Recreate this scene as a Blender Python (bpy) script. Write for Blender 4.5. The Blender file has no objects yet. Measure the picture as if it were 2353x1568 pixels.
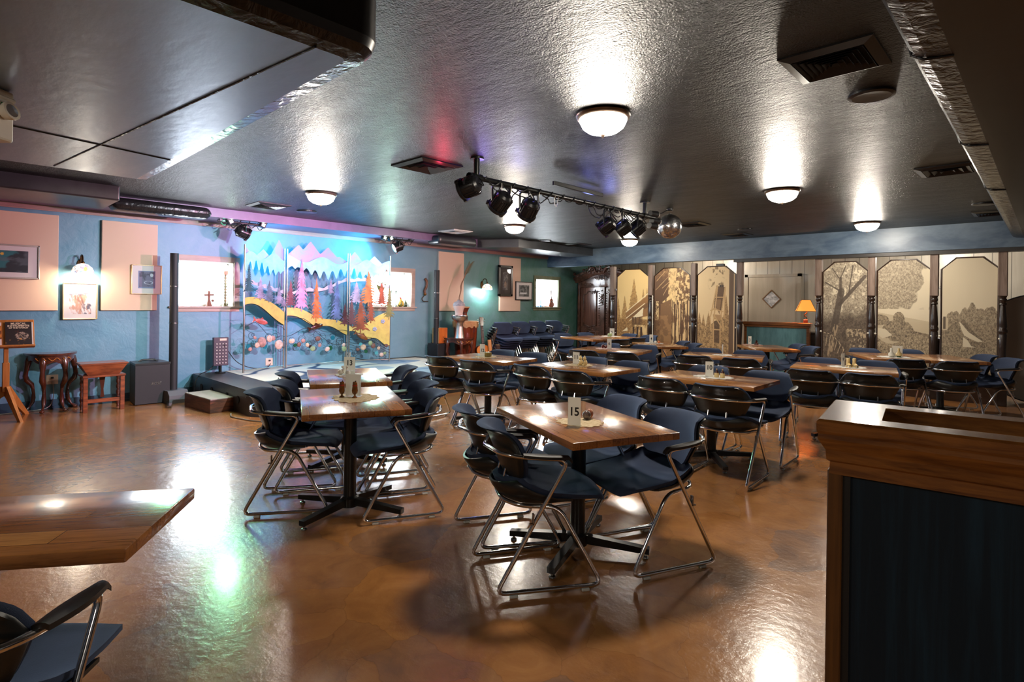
import bpy, bmesh, math, random
import numpy as np
from mathutils import Vector, Matrix

random.seed(7)
PI = math.pi
SC = bpy.context.scene
COL = SC.collection
def rad(d): return d*PI/180.0
def lin(c):
    c = c/255.0
    return c/12.92 if c <= 0.04045 else ((c+0.055)/1.055)**2.4
def rgb(r, g, b): return (lin(r), lin(g), lin(b), 1.0)

# ------------------------------------------------------------------ materials
def new_mat(name):
    m = bpy.data.materials.new(name); m.use_nodes = True
    nt = m.node_tree; nt.nodes.clear()
    out = nt.nodes.new('ShaderNodeOutputMaterial')
    p = nt.nodes.new('ShaderNodeBsdfPrincipled')
    nt.links.new(p.outputs[0], out.inputs[0])
    return m, nt, p
def node(nt, typ, **kw):
    n = nt.nodes.new(typ)
    for k, v in kw.items():
        if k.startswith('i_'):
            n.inputs[k[2:].replace('_', ' ')].default_value = v
        else: setattr(n, k, v)
    return n
def coords(nt, scale=(1,1,1), rot=(0,0,0), kind='Object'):
    tc = nt.nodes.new('ShaderNodeTexCoord'); mp = nt.nodes.new('ShaderNodeMapping')
    mp.inputs['Scale'].default_value = scale; mp.inputs['Rotation'].default_value = rot
    nt.links.new(tc.outputs[kind], mp.inputs['Vector'])
    return mp.outputs[0]
def noise(nt, vec, scale, detail=4, rough=0.55, dist=0.0):
    n = nt.nodes.new('ShaderNodeTexNoise')
    n.inputs['Scale'].default_value = scale; n.inputs['Detail'].default_value = detail
    n.inputs['Roughness'].default_value = rough; n.inputs['Distortion'].default_value = dist
    nt.links.new(vec, n.inputs['Vector']); return n.outputs['Fac']
def ramp(nt, fac, stops):
    r = nt.nodes.new('ShaderNodeValToRGB'); e = r.color_ramp.elements
    while len(e) < len(stops): e.new(0.5)
    for el, (p, c) in zip(e, stops):
        el.position = p; el.color = c if len(c) == 4 else (*c, 1)
    nt.links.new(fac, r.inputs[0]); return r.outputs[0]
def mix(nt, fac, a, b, blend='MIX'):
    n = nt.nodes.new('ShaderNodeMix'); n.data_type = 'RGBA'; n.blend_type = blend
    for v, i in ((fac, 0), (a, 6), (b, 7)):
        if hasattr(v, 'is_linked'): nt.links.new(v, n.inputs[i])
        else: n.inputs[i].default_value = v
    return n.outputs[2]
def bump(nt, p, height, strength, dist=0.01, nrm=None):
    b = nt.nodes.new('ShaderNodeBump'); b.inputs['Strength'].default_value = strength
    b.inputs['Distance'].default_value = dist
    nt.links.new(height, b.inputs['Height'])
    if nrm is not None: nt.links.new(nrm, b.inputs['Normal'])
    nt.links.new(b.outputs[0], p.inputs['Normal']); return b.outputs[0]
def mat(name, c1, rough=0.5, metal=0.0, c2=None, scale=6, stretch=(1,1,1), lo=0.35, hi=0.65,
        bmp=None, bscale=60, coat=0.0, spec=0.5, trans=0.0, alpha=1.0, emit=None, estr=0.0, sheen=0.0, rvar=0.0):
    m, nt, p = new_mat(name)
    p.inputs['Base Color'].default_value = c1
    p.inputs['Roughness'].default_value = rough
    p.inputs['Metallic'].default_value = metal
    p.inputs['Specular IOR Level'].default_value = spec
    p.inputs['Coat Weight'].default_value = coat
    p.inputs['Coat Roughness'].default_value = 0.08
    p.inputs['Transmission Weight'].default_value = trans
    p.inputs['Alpha'].default_value = alpha
    p.inputs['Sheen Weight'].default_value = sheen
    if emit:
        p.inputs['Emission Color'].default_value = emit
        p.inputs['Emission Strength'].default_value = estr
    if c2 is not None or bmp or rvar:
        v = coords(nt, stretch)
        if c2 is not None:
            f = noise(nt, v, scale, 5, 0.6, 0.4)
            nt.links.new(ramp(nt, f, [(lo, c1), (hi, c2)]), p.inputs['Base Color'])
        if rvar:
            f2 = noise(nt, v, scale*1.7, 4)
            mr = node(nt, 'ShaderNodeMapRange'); mr.inputs['To Min'].default_value = max(0.02, rough-rvar); mr.inputs['To Max'].default_value = rough+rvar
            nt.links.new(f2, mr.inputs['Value']); nt.links.new(mr.outputs[0], p.inputs['Roughness'])
        if bmp:
            f3 = noise(nt, v, bscale, 3, 0.6)
            bump(nt, p, f3, bmp, 0.004)
    return m
MT = {}
def picture_mat():
    m, nt, p = new_mat('printed_picture')
    a = nt.nodes.new('ShaderNodeVertexColor'); a.layer_name = 'Col'
    nt.links.new(a.outputs['Color'], p.inputs['Base Color'])
    p.inputs['Roughness'].default_value = 0.55
    return m

# ------------------------------------------------------------------ mesh building
class MB:
    def __init__(s): s.v = []; s.f = []
    def add(s, vs, fs):
        o = len(s.v); s.v += [tuple(v) for v in vs]; s.f += [tuple(i+o for i in f) for f in fs]; return s
    def box(s, x0, x1, y0, y1, z0, z1, M=None):
        vs = [(x,y,z) for z in (z0,z1) for y in (y0,y1) for x in (x0,x1)]
        if M is not None: vs = [M @ Vector(v) for v in vs]
        return s.add(vs, [(0,2,3,1),(4,5,7,6),(0,1,5,4),(2,6,7,3),(0,4,6,2),(1,3,7,5)])
    def bevbox(s, x0, x1, y0, y1, z0, z1, b=0.005, seg=2, M=None):
        bm = bmesh.new(); bmesh.ops.create_cube(bm, size=1)
        for v in bm.verts: v.co = Vector(((x0+x1)/2+v.co.x*(x1-x0), (y0+y1)/2+v.co.y*(y1-y0), (z0+z1)/2+v.co.z*(z1-z0)))
        bmesh.ops.bevel(bm, geom=list(bm.edges), offset=b, segments=seg, affect='EDGES', profile=0.5)
        return s.bm(bm, M)
    def bm(s, bm, M=None):
        bm.verts.ensure_lookup_table(); bm.verts.index_update()
        vs = [tuple((M @ v.co) if M is not None else v.co) for v in bm.verts]
        s.add(vs, [tuple(v.index for v in f.verts) for f in bm.faces]); bm.free(); return s
    def prism(s, pts, a, b, axis='z', M=None):
        n = len(pts)
        def P(p, h):
            return {'z': (p[0],p[1],h), 'y': (p[0],h,p[1]), 'x': (h,p[0],p[1])}[axis]
        vs = [P(p,a) for p in pts] + [P(p,b) for p in pts]
        if M is not None: vs = [M @ Vector(v) for v in vs]
        fs = [tuple(range(n))[::-1], tuple(range(n, 2*n))] + [(i,(i+1)%n,n+(i+1)%n,n+i) for i in range(n)]
        return s.add(vs, fs)
    def lathe(s, prof, n=24, M=None, cap=True):
        vs, fs = [], []
        for r, z in prof:
            for i in range(n):
                a = 2*PI*i/n; vs.append((r*math.cos(a), r*math.sin(a), z))
        for k in range(len(prof)-1):
            for i in range(n):
                fs.append((k*n+i, k*n+(i+1)%n, (k+1)*n+(i+1)%n, (k+1)*n+i))
        if cap:
            if prof[0][0] > 1e-5: fs.append(tuple(range(n))[::-1])
            if prof[-1][0] > 1e-5: fs.append(tuple(range((len(prof)-1)*n, len(prof)*n)))
        if M is not None: vs = [M @ Vector(v) for v in vs]
        return s.add(vs, fs)
    def cyl(s, p0, p1, r, n=12, r1=None):
        p0, p1 = Vector(p0), Vector(p1); d = p1-p0
        M = Matrix.Translation(p0) @ d.to_track_quat('Z','Y').to_matrix().to_4x4()
        return s.lathe([(r,0),(r if r1 is None else r1, d.length)], n, M)
    def sphere(s, c, r, n=14, m=8, sc=(1,1,1), M=None):
        pr = [(max(1e-6, r*math.sin(PI*k/m)), -r*math.cos(PI*k/m)) for k in range(m+1)]
        T = Matrix.Translation(Vector(c)) @ Matrix.Diagonal((*sc,1))
        return s.lathe(pr, n, (M @ T) if M is not None else T, cap=False)
    def tube(s, pts, r, n=8, closed=False, radii=None):
        P = [Vector(p) for p in pts]; N = len(P); vs, fs = [], []
        up = None
        for i in range(N):
            a = P[(i-1) % N] if (closed or i > 0) else P[i]
            b = P[(i+1) % N] if (closed or i < N-1) else P[i]
            t = (b-a).normalized()
            if up is None:
                up = t.orthogonal().normalized()
            up = (up - t*up.dot(t)).normalized()
            w = t.cross(up)
            rr = radii[i] if radii else r
            for k in range(n):
                an = 2*PI*k/n
                vs.append(P[i] + (up*math.cos(an)+w*math.sin(an))*rr)
        M_ = N if closed else N-1
        off = 0
        if closed:
            e0 = vs[0]-P[0]
            best = min(range(n), key=lambda k: ((vs[(N-1)*n+k]-P[N-1]) - e0).length)
            off = best
        for i in range(M_):
            j = (i+1) % N
            for k in range(n):
                k2 = (k+1) % n
                if closed and j == 0:
                    fs.append((i*n+(k+off)%n, i*n+(k2+off)%n, k2, k))
                else: fs.append((i*n+k, i*n+k2, j*n+k2, j*n+k))
        if not closed: fs += [tuple(range(n))[::-1], tuple(range((N-1)*n, N*n))]
        return s.add(vs, fs)
    def grid(s, fn, nu, nv, closed_u=False):
        vs = [fn(i/nu, j/nv) for j in range(nv+1) for i in range(nu+1)]
        w = nu+1
        return s.add(vs, [(j*w+i, j*w+i+1, (j+1)*w+i+1, (j+1)*w+i) for j in range(nv) for i in range(nu)])
    def shell(s, fn, th, nu, nv):
        """closed two-sided shell: fn(u,v) -> point, thickness along th(u,v) vector"""
        w = nu+1; n = w*(nv+1)
        A = [Vector(fn(i/nu, j/nv)) for j in range(nv+1) for i in range(nu+1)]
        B = [A[j*w+i] + Vector(th(i/nu, j/nv)) for j in range(nv+1) for i in range(nu+1)]
        fs = [(j*w+i, j*w+i+1, (j+1)*w+i+1, (j+1)*w+i) for j in range(nv) for i in range(nu)]
        fs += [tuple(n+q for q in f[::-1]) for f in fs]
        rim = [i for i in range(w)] + [j*w+nu for j in range(1, nv+1)] + [nv*w+i for i in range(nu-1, -1, -1)] + [j*w for j in range(nv-1, 0, -1)]
        for k in range(len(rim)):
            a, b = rim[k], rim[(k+1) % len(rim)]
            fs.append((b, a, n+a, n+b))
        return s.add(A+B, fs)
    def build(s, name, m, parent=None, smooth=None, loc=None, rotz=None):
        me = bpy.data.meshes.new(name)
        me.from_pydata(s.v, [], s.f)
        bm = bmesh.new(); bm.from_mesh(me); bmesh.ops.recalc_face_normals(bm, faces=bm.faces[:]); bm.to_mesh(me); bm.free()
        me.materials.append(MT[m] if isinstance(m, str) else m)
        if smooth is not None:
            me.polygons.foreach_set('use_smooth', [True]*len(me.polygons))
            me.set_sharp_from_angle(angle=rad(smooth))
        me.update()
        o = bpy.data.objects.new(name, me); COL.objects.link(o)
        if parent is not None: o.parent = parent
        if loc is not None: o.location = loc
        if rotz is not None: o.rotation_euler = (0,0,rotz)
        return o
def fillet(pts, rads, seg=5, closed=False):
    out = []; N = len(pts); P = [Vector(p) for p in pts]
    for i in range(N):
        r = rads[i] if isinstance(rads, (list, tuple)) else rads
        if (not closed and i in (0, N-1)) or r <= 0: out.append(P[i]); continue
        a, b, c = P[(i-1) % N], P[i], P[(i+1) % N]
        d1, d2 = (a-b), (c-b); l = min(r, d1.length*0.49, d2.length*0.49)
        p, q = b+d1.normalized()*l, b+d2.normalized()*l
        for k in range(seg+1):
            t = k/seg; out.append(p*(1-t)**2 + b*2*t*(1-t) + q*t*t)
    return out

def tag(o, label=None, cat=None, group=None, kind=None):
    if label: o['label'] = label
    if cat: o['category'] = cat
    if group: o['group'] = group
    if kind: o['kind'] = kind
    return o
def thing(name, loc, rz, label, cat, group=None):
    o = bpy.data.objects.new(name, None); COL.objects.link(o); o.empty_display_size = 0.05
    o.location = loc; o.rotation_euler = (0,0,rz)
    return tag(o, label, cat, group)
def struct(name, mb, m, smooth=None):
    return tag(mb.build(name, m, smooth=smooth), kind='structure')
def kids(o): return [c for c in bpy.data.objects if c.parent is o]
def dup(root, loc, rz, label, group=None):
    r = root.copy(); COL.objects.link(r); r.location = loc; r.rotation_euler = (0,0,rz); r['label'] = label
    if group: r['group'] = group
    for ch in KIDS[root.name]:
        c = ch.copy(); COL.objects.link(c); c.parent = r
        for g in KIDS.get(ch.name, ()):
            d = g.copy(); COL.objects.link(d); d.parent = c
    return r
KIDS = {}
def remember(root):
    KIDS[root.name] = kids(root)
    for c in KIDS[root.name]: KIDS[c.name] = kids(c)
    return root
def RZ(a, loc=(0,0,0)): return Matrix.Translation(Vector(loc)) @ Matrix.Rotation(a, 4, 'Z')
def text_mesh(name, s, size, m, parent, M, bold=0.0, sx=1.0, depth=0.0005, align='CENTER'):
    cu = bpy.data.curves.new(name, 'FONT'); cu.body = s; cu.size = size; cu.align_x = align; cu.align_y = 'CENTER'
    cu.offset = bold; cu.extrude = depth; cu.resolution_u = 4
    t = bpy.data.objects.new(name+'_src', cu); COL.objects.link(t)
    dg = bpy.context.evaluated_depsgraph_get(); dg.update()
    me = bpy.data.meshes.new_from_object(t.evaluated_get(dg))
    bpy.data.objects.remove(t); bpy.data.curves.remove(cu)
    me.transform(M @ Matrix.Diagonal((sx,1,1,1)))
    me.materials.clear(); me.materials.append(MT[m]); me.name = name
    o = bpy.data.objects.new(name, me); COL.objects.link(o)
    if parent is not None: o.parent = parent
    return o

# ------------------------------------------------------------------ numpy painting of printed pictures
def vnoise(x, y, seed=0):
    xi = np.floor(x).astype(np.int64); yi = np.floor(y).astype(np.int64)
    fx = x-xi; fy = y-yi; fx = fx*fx*(3-2*fx); fy = fy*fy*(3-2*fy)
    def h(a, b):
        n = (a*374761393 + b*668265263 + seed*1442695041) & 0x7fffffff
        n = ((n ^ (n >> 13))*1274126177) & 0x7fffffff
        return ((n ^ (n >> 16)) & 0xffff)/65535.0
    return (h(xi,yi)*(1-fx)+h(xi+1,yi)*fx)*(1-fy) + (h(xi,yi+1)*(1-fx)+h(xi+1,yi+1)*fx)*fy
def fbm(x, y, seed=0, o=4):
    r = 0; a = 0.5; t = 0
    for i in range(o):
        r = r + a*vnoise(x*2**i, y*2**i, seed+i); t += a; a *= 0.55
    return r/t
def sm(a, b, x):
    t = np.clip((x-a)/(b-a+1e-9), 0, 1); return t*t*(3-2*t)
def picture(name, w, h, nx, ny, fn, parent, M, chamfer=0.0, m='printed_picture'):
    """flat printed sheet, w x h, lower edge at z=0, centred on x, in its local XZ plane; fn(u,v)->Nx3 linear colours"""
    u = np.linspace(0,1,nx+1); v = np.linspace(0,1,ny+1)
    U, V = np.meshgrid(u, v); half = np.full_like(U, w/2)
    X = (U-0.5)*w; Z = V*h
    if chamfer:
        over = np.clip((Z-(h-chamfer[1]))/chamfer[1], 0, 1)
        lim = w/2 - over*chamfer[0]
        X = (U-0.5)*2*lim
    uu = X/w+0.5; vv = Z/h
    C = np.clip(fn(uu, vv), 0, 1)
    if C.ndim == 2: C = np.stack([C]*3, -1)
    co = np.stack([X, np.zeros_like(X), Z], -1).reshape(-1,3)
    W = nx+1
    j, i = np.meshgrid(np.arange(ny), np.arange(nx), indexing='ij')
    q = np.stack([j*W+i, j*W+i+1, (j+1)*W+i+1, (j+1)*W+i], -1).reshape(-1,4)
    me = bpy.data.meshes.new(name); me.from_pydata(co.tolist(), [], q.tolist())
    ca = me.color_attributes.new('Col', 'FLOAT_COLOR', 'POINT')
    ca.data.foreach_set('color', np.concatenate([C.reshape(-1,3), np.ones((len(co),1))], 1).astype(np.float32).ravel())
    me.transform(M); me.materials.append(MT[m]); me.update()
    o = bpy.data.objects.new(name, me); COL.objects.link(o)
    if parent is not None: o.parent = parent
    return o
def L3(r, g, b): return np.array([lin(r), lin(g), lin(b)])
def blend(base, c, k): return base*(1-k[...,None]) + np.asarray(c)*k[...,None]
# ------------------------------------------------------------------ material library
MT['printed_picture'] = picture_mat()
def wall_mat():
    m, nt, p = new_mat('faux_plaster_blue_to_green')
    v = coords(nt)
    sx = nt.nodes.new('ShaderNodeSeparateXYZ'); nt.links.new(v, sx.inputs[0])
    mr = node(nt, 'ShaderNodeMapRange'); mr.inputs['From Min'].default_value = 4.0; mr.inputs['From Max'].default_value = 9.5
    n0 = noise(nt, v, 0.5, 3)
    ad = node(nt, 'ShaderNodeMath', operation='MULTIPLY_ADD'); ad.inputs[1].default_value = 2.6; nt.links.new(n0, ad.inputs[0]); nt.links.new(sx.outputs[1], ad.inputs[2])
    sb = node(nt, 'ShaderNodeMath', operation='SUBTRACT'); sb.inputs[1].default_value = 1.3; nt.links.new(ad.outputs[0], sb.inputs[0])
    nt.links.new(sb.outputs[0], mr.inputs['Value'])
    base = ramp(nt, mr.outputs[0], [(0, rgb(84,136,160)), (0.45, rgb(104,136,152)), (0.75, rgb(78,128,118)), (1, rgb(58,106,92))])
    mo = ramp(nt, noise(nt, v, 1.6, 6, 0.62, 0.7), [(0.35,(0.0,0,0)), (0.75,(1,1,1))])
    c = mix(nt, mo, base, rgb(144,166,186), 'MIX')
    f = node(nt, 'ShaderNodeMix'); f.data_type = 'RGBA'; f.inputs[0].default_value = 0.35
    nt.links.new(base, f.inputs[6]); nt.links.new(c, f.inputs[7])
    nt.links.new(f.outputs[2], p.inputs['Base Color'])
    p.inputs['Roughness'].default_value = 0.45
    bump(nt, p, noise(nt, v, 9, 5, 0.6, 0.5), 0.22, 0.02)
    return m
MT['wall'] = wall_mat()
def floor_mat():
    m, nt, p = new_mat('stained_stamped_concrete')
    v = coords(nt, (1,1,1), (0,0,0.5))
    nz = nt.nodes.new('ShaderNodeTexNoise'); nz.inputs['Scale'].default_value = 2.2; nz.inputs['Detail'].default_value = 5
    nt.links.new(v, nz.inputs['Vector'])
    dv = node(nt, 'ShaderNodeVectorMath', operation='MULTIPLY_ADD'); dv.inputs[1].default_value = (0.45,0.45,0)
    nt.links.new(nz.outputs['Color'], dv.inputs[0]); nt.links.new(v, dv.inputs[2])
    vo = nt.nodes.new('ShaderNodeTexVoronoi'); vo.inputs['Scale'].default_value = 2.3; vo.inputs['Randomness'].default_value = 1.0
    nt.links.new(dv.outputs[0], vo.inputs['Vector'])
    sr = nt.nodes.new('ShaderNodeSeparateColor'); nt.links.new(vo.outputs['Color'], sr.inputs[0])
    cell = ramp(nt, sr.outputs[0], [(0.0, rgb(134,90,58)), (0.22, rgb(182,126,74)), (0.45, rgb(158,104,60)), (0.7, rgb(194,132,70)), (0.85, rgb(126,102,90)), (1.0, rgb(168,118,78))])
    big = ramp(nt, noise(nt, v, 5.5, 7, 0.62, 0.8), [(0.3, rgb(126,82,50)), (0.5, rgb(168,112,62)), (0.72, rgb(196,138,82))])
    c = mix(nt, 0.5, cell, big)
    vo2 = nt.nodes.new('ShaderNodeTexVoronoi'); vo2.feature = 'DISTANCE_TO_EDGE'; vo2.inputs['Scale'].default_value = 2.3
    nt.links.new(dv.outputs[0], vo2.inputs['Vector'])
    cr = ramp(nt, vo2.outputs['Distance'], [(0.0,(0.6,0.6,0.6)), (0.006,(1,1,1))])
    c = mix(nt, 0.55, c, mix(nt, 1.0, c, cr, 'MULTIPLY'))
    nt.links.new(c, p.inputs['Base Color'])
    mr = node(nt, 'ShaderNodeMapRange'); mr.inputs['To Min'].default_value = 0.12; mr.inputs['To Max'].default_value = 0.34
    nt.links.new(noise(nt, v, 3.0, 6, 0.65), mr.inputs['Value']); nt.links.new(mr.outputs[0], p.inputs['Roughness'])
    p.inputs['Specular IOR Level'].default_value = 0.75
    p.inputs['Coat Weight'].default_value = 0.5; p.inputs['Coat Roughness'].default_value = 0.14
    va = coords(nt, (1.0, 2.6, 1), (0,0,0.9))
    h = mix(nt, 0.5, noise(nt, va, 4.5, 7, 0.6, 0.6), noise(nt, v, 26, 4, 0.6))
    h = mix(nt, 0.06, h, cr)
    bump(nt, p, h, 0.30, 0.012)
    return m
MT['floor'] = floor_mat()
def ceil_mat():
    m, nt, p = new_mat('black_textured_ceiling_paint')
    v = coords(nt)
    p.inputs['Base Color'].default_value = rgb(12,13,15)
    p.inputs['Specular IOR Level'].default_value = 0.36
    mr = node(nt, 'ShaderNodeMapRange'); mr.inputs['To Min'].default_value = 0.26; mr.inputs['To Max'].default_value = 0.44
    nt.links.new(noise(nt, coords(nt, (1,3,1)), 2.5, 5, 0.6), mr.inputs['Value']); nt.links.new(mr.outputs[0], p.inputs['Roughness'])
    h = mix(nt, 0.55, noise(nt, v, 95, 3, 0.6), noise(nt, coords(nt, (1,2.2,1)), 11, 5, 0.6, 0.5))
    bump(nt, p, h, 0.95, 0.022)
    return m
MT['ceiling'] = ceil_mat()
def duct_mat():
    m, nt, p = new_mat('duct_wrap_painted_reflection')
    v = coords(nt, (1.2,5,4))
    p.inputs['Base Color'].default_value = rgb(122,138,158); p.inputs['Metallic'].default_value = 0.65  # reflected wall light is put into this lighter blue-grey base colour
    p.inputs['Specular IOR Level'].default_value = 0.6
    mr = node(nt, 'ShaderNodeMapRange'); mr.inputs['To Min'].default_value = 0.26; mr.inputs['To Max'].default_value = 0.44
    nt.links.new(noise(nt, v, 1.6, 6, 0.65), mr.inputs['Value']); nt.links.new(mr.outputs[0], p.inputs['Roughness'])
    bump(nt, p, noise(nt, coords(nt,(3,6,6)), 3, 4, 0.5), 0.10, 0.02)
    return m
MT['duct'] = duct_mat()
MT['duct_dark'] = mat('duct_wrap_shaded_copy', rgb(24,24,25), 0.36, c2=rgb(34,33,33), scale=3, bmp=0.1, bscale=8)  # shaded copy of the duct wrap, for faces without bright reflections
def crinkle_mat():
    m, nt, p = new_mat('crinkled_foil_tape')
    p.inputs['Base Color'].default_value = rgb(56,57,60); p.inputs['Metallic'].default_value = 0.6
    p.inputs['Roughness'].default_value = 0.25
    bump(nt, p, noise(nt, coords(nt,(2.2,2.2,1)), 7, 4, 0.5, 0.6), 0.6, 0.02)
    return m
MT['crinkle'] = crinkle_mat()
MT['black_bulk'] = mat('black_bulkhead_paint', rgb(40,42,48), 0.32, c2=rgb(56,60,66), scale=3, bmp=0.15, bscale=18)
MT['header'] = mat('blue_grey_header_paint', rgb(66,86,108), 0.4, c2=rgb(120,138,154), scale=1.6, stretch=(1,1,2.5), lo=0.4, hi=0.78, bmp=0.15, bscale=14)
MT['dark_wall'] = mat('dark_blue_wall_paint', rgb(70,84,98), 0.55, c2=rgb(90,104,116), scale=2)
def panel_mat():
    m, nt, p = new_mat('cream_grooved_panelling')
    v = coords(nt)
    w = nt.nodes.new('ShaderNodeTexWave'); w.wave_type = 'BANDS'; w.bands_direction = 'X'; w.inputs['Scale'].default_value = 1.25
    w.inputs['Distortion'].default_value = 0
    nt.links.new(v, w.inputs['Vector'])
    g = ramp(nt, w.outputs['Fac'], [(0.0,(0.35,0.35,0.35)), (0.012,(1,1,1))])
    base = ramp(nt, noise(nt, coords(nt,(5,1,0.4)), 2, 4), [(0.3, rgb(186,176,158)), (0.7, rgb(206,198,182))])
    nt.links.new(mix(nt, 1.0, base, g, 'MULTIPLY'), p.inputs['Base Color'])
    p.inputs['Roughness'].default_value = 0.3
    return m
MT['cream_panelling'] = panel_mat()
MT['trim_wood'] = mat('pale_pink_wood_trim', rgb(176,150,138), 0.5, c2=rgb(150,124,112), scale=9, stretch=(1,0.15,1))
MT['green_trim'] = mat('olive_green_wood_trim', rgb(116,120,92), 0.5, c2=rgb(96,102,80), scale=9)
MT['baseboard'] = mat('dark_teal_baseboard', rgb(36,66,84), 0.4)
MT['reveal'] = mat('white_window_reveal', rgb(222,224,214), 0.6)
def glass_mat(name, tint=(0.97,0.98,1,1), rough=0.02):
    m, nt, p = new_mat(name)
    nt.nodes.remove(p)
    out = [n for n in nt.nodes if n.type == 'OUTPUT_MATERIAL'][0]
    tr = nt.nodes.new('ShaderNodeBsdfTransparent'); tr.inputs[0].default_value = tint
    gl = nt.nodes.new('ShaderNodeBsdfGlossy'); gl.inputs['Roughness'].default_value = rough
    lw = nt.nodes.new('ShaderNodeLayerWeight'); lw.inputs['Blend'].default_value = 0.5
    pw = node(nt, 'ShaderNodeMath', operation='POWER'); pw.inputs[1].default_value = 5.0; nt.links.new(lw.outputs['Facing'], pw.inputs[0])
    fr = node(nt, 'ShaderNodeMath', operation='MULTIPLY_ADD'); fr.inputs[1].default_value = 0.9; fr.inputs[2].default_value = 0.025; nt.links.new(pw.outputs[0], fr.inputs[0])
    mx = nt.nodes.new('ShaderNodeMixShader')
    nt.links.new(fr.outputs[0], mx.inputs[0]); nt.links.new(tr.outputs[0], mx.inputs[1]); nt.links.new(gl.outputs[0], mx.inputs[2])
    nt.links.new(mx.outputs[0], out.inputs[0])
    return m
MT['glass'] = glass_mat('clear_pane_glass')
MT['acrylic'] = glass_mat('clear_acrylic', (0.98,0.99,0.99,1), 0.05)

# ------------------------------------------------------------------ camera (level, 1.36 m up, turned 44 degrees; slightly rolled)
cam = bpy.data.cameras.new('camera'); co = bpy.data.objects.new('camera', cam); COL.objects.link(co)
cam.sensor_width = 36.0; cam.lens = 1285.0/2353.0*36.0; cam.shift_y = -(784.0-693.0)/2353.0; cam.clip_start = 0.05
th = rad(46.0)
rgt = Vector((math.sin(th), math.cos(th), 0)); fwd = Vector((-math.cos(th), math.sin(th), 0)); upv = Vector((0,0,1))
R3 = Matrix((rgt, upv, -fwd)).transposed().to_4x4()
co.matrix_world = Matrix.Translation((0,0,1.36)) @ R3 @ Matrix.Rotation(0.01275, 4, 'Z')
SC.camera = co

# ------------------------------------------------------------------ the shell of the room
XL, XR, YB, YH, YA, ZC = -8.65, 3.6, -4.2, 10.15, 12.8, 2.55
struct('floor', MB().box(XL-0.3, XR+0.3, YB-0.3, YA+0.3, -0.12, 0.0), 'floor')
struct('ceiling', MB().box(XL-0.3, XR+0.3, YB-0.3, YH+0.2, ZC, ZC+0.15), 'ceiling')
struct('ceiling_alcove', MB().box(XL-0.3, XR+0.3, YH+0.2, YA+0.3, 2.42, 2.7), 'dark_wall')
# left wall with three window holes (y0,y1,z0,z1)
WIN = [(2.33,3.07,1.235,1.875), (5.36,6.23,1.235,1.875), (9.74,10.56,1.235,1.895)]
wl = MB(); xo = XL-0.24
ys = [YB-0.3]
for a, b, c, d in WIN:
    wl.box(xo, XL, ys[-1], a, 0, ZC)
    wl.box(xo, XL, a, b, 0, c); wl.box(xo, XL, a, b, d, ZC)
    ys.append(b)
wl.box(xo, XL, ys[-1], YA+0.3, 0, ZC)
struct('wall_left', wl, 'wall')
struct('wall_back', MB().box(XL, XR, YA, YA+0.2, 0, 2.5), 'cream_panelling')
struct('wall_right', MB().box(XR, XR+0.2, YB, YA, 0, ZC), mat('grey_blue_bar_wall', rgb(96,100,108), 0.6))
struct('wall_front', MB().box(XL, XR, YB-0.2, YB, 0, ZC), mat('grey_entry_wall', rgb(120,116,110), 0.6))
struct('wall_header', MB().box(XL, XR, YH, YH+0.2, 2.185, ZC+0.02), 'header')
struct('trim_header', MB().box(-4.2, XR, YH+0.02, YH+0.19, 2.13, 2.187), mat('dark_beam_trim', rgb(34,30,28), 0.4))
struct('trim_ceiling_left', MB().box(XL, XL+0.03, YB, YH, 2.385, 2.432).box(XL, XL+0.02, YB, YH, 2.372, 2.39), 'trim_wood')
struct('baseboard_left', MB().box(XL, XL+0.02, YB, 2.53, 0, 0.11).box(XL, XL+0.03, YB, 2.53, 0.0, 0.035).box(XL, XL+0.02, 6.4, YA, 0, 0.11), 'baseboard')
# bulkhead and duct boxes along the left wall
struct('trim_bulkhead', MB().box(XL, -8.0, YB, YH, 2.432, ZC+0.01), mat('bulkhead_purple_light_tint', rgb(120,96,132), 0.35, c2=rgb(104,84,118), scale=3))  # purple of the stage lights is put into the bulkhead colour
def duct_box(name, x0, x1, y0, y1, z0, z1, label, m='black_bulk', b=0.05):
    o = MB().bevbox(x0, x1, y0, y1, z0, z1, b, 5).build(name, m, smooth=40)
    return tag(o, label, 'duct')
duct_box('ceiling_duct', -8.15, -7.27, YB, 1.40, 2.395, ZC+0.03, 'square-ended black duct box along the wall above the sconce and pink panels', b=0.02)
duct_box('ceiling_duct', -8.16, -7.84, 1.43, 2.52, 2.375, ZC-0.02, 'short foil wrapped duct glowing purple beside the stage light cluster', 'crinkle', 0.09)
duct_box('ceiling_duct', -8.16, -7.80, 6.20, 7.13, 2.375, ZC-0.02, 'short dark duct section above the tall narrow pink panel', 'black_bulk', 0.06)
o = MB().prism([(-8.0,7.3),(-7.33,7.75),(-7.33,YH),(-8.0,YH)], 2.395, ZC+0.02).build('ceiling_duct', 'black_bulk')
tag(o, 'black duct box with slanted end reaching the blue grey header', 'duct')
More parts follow.
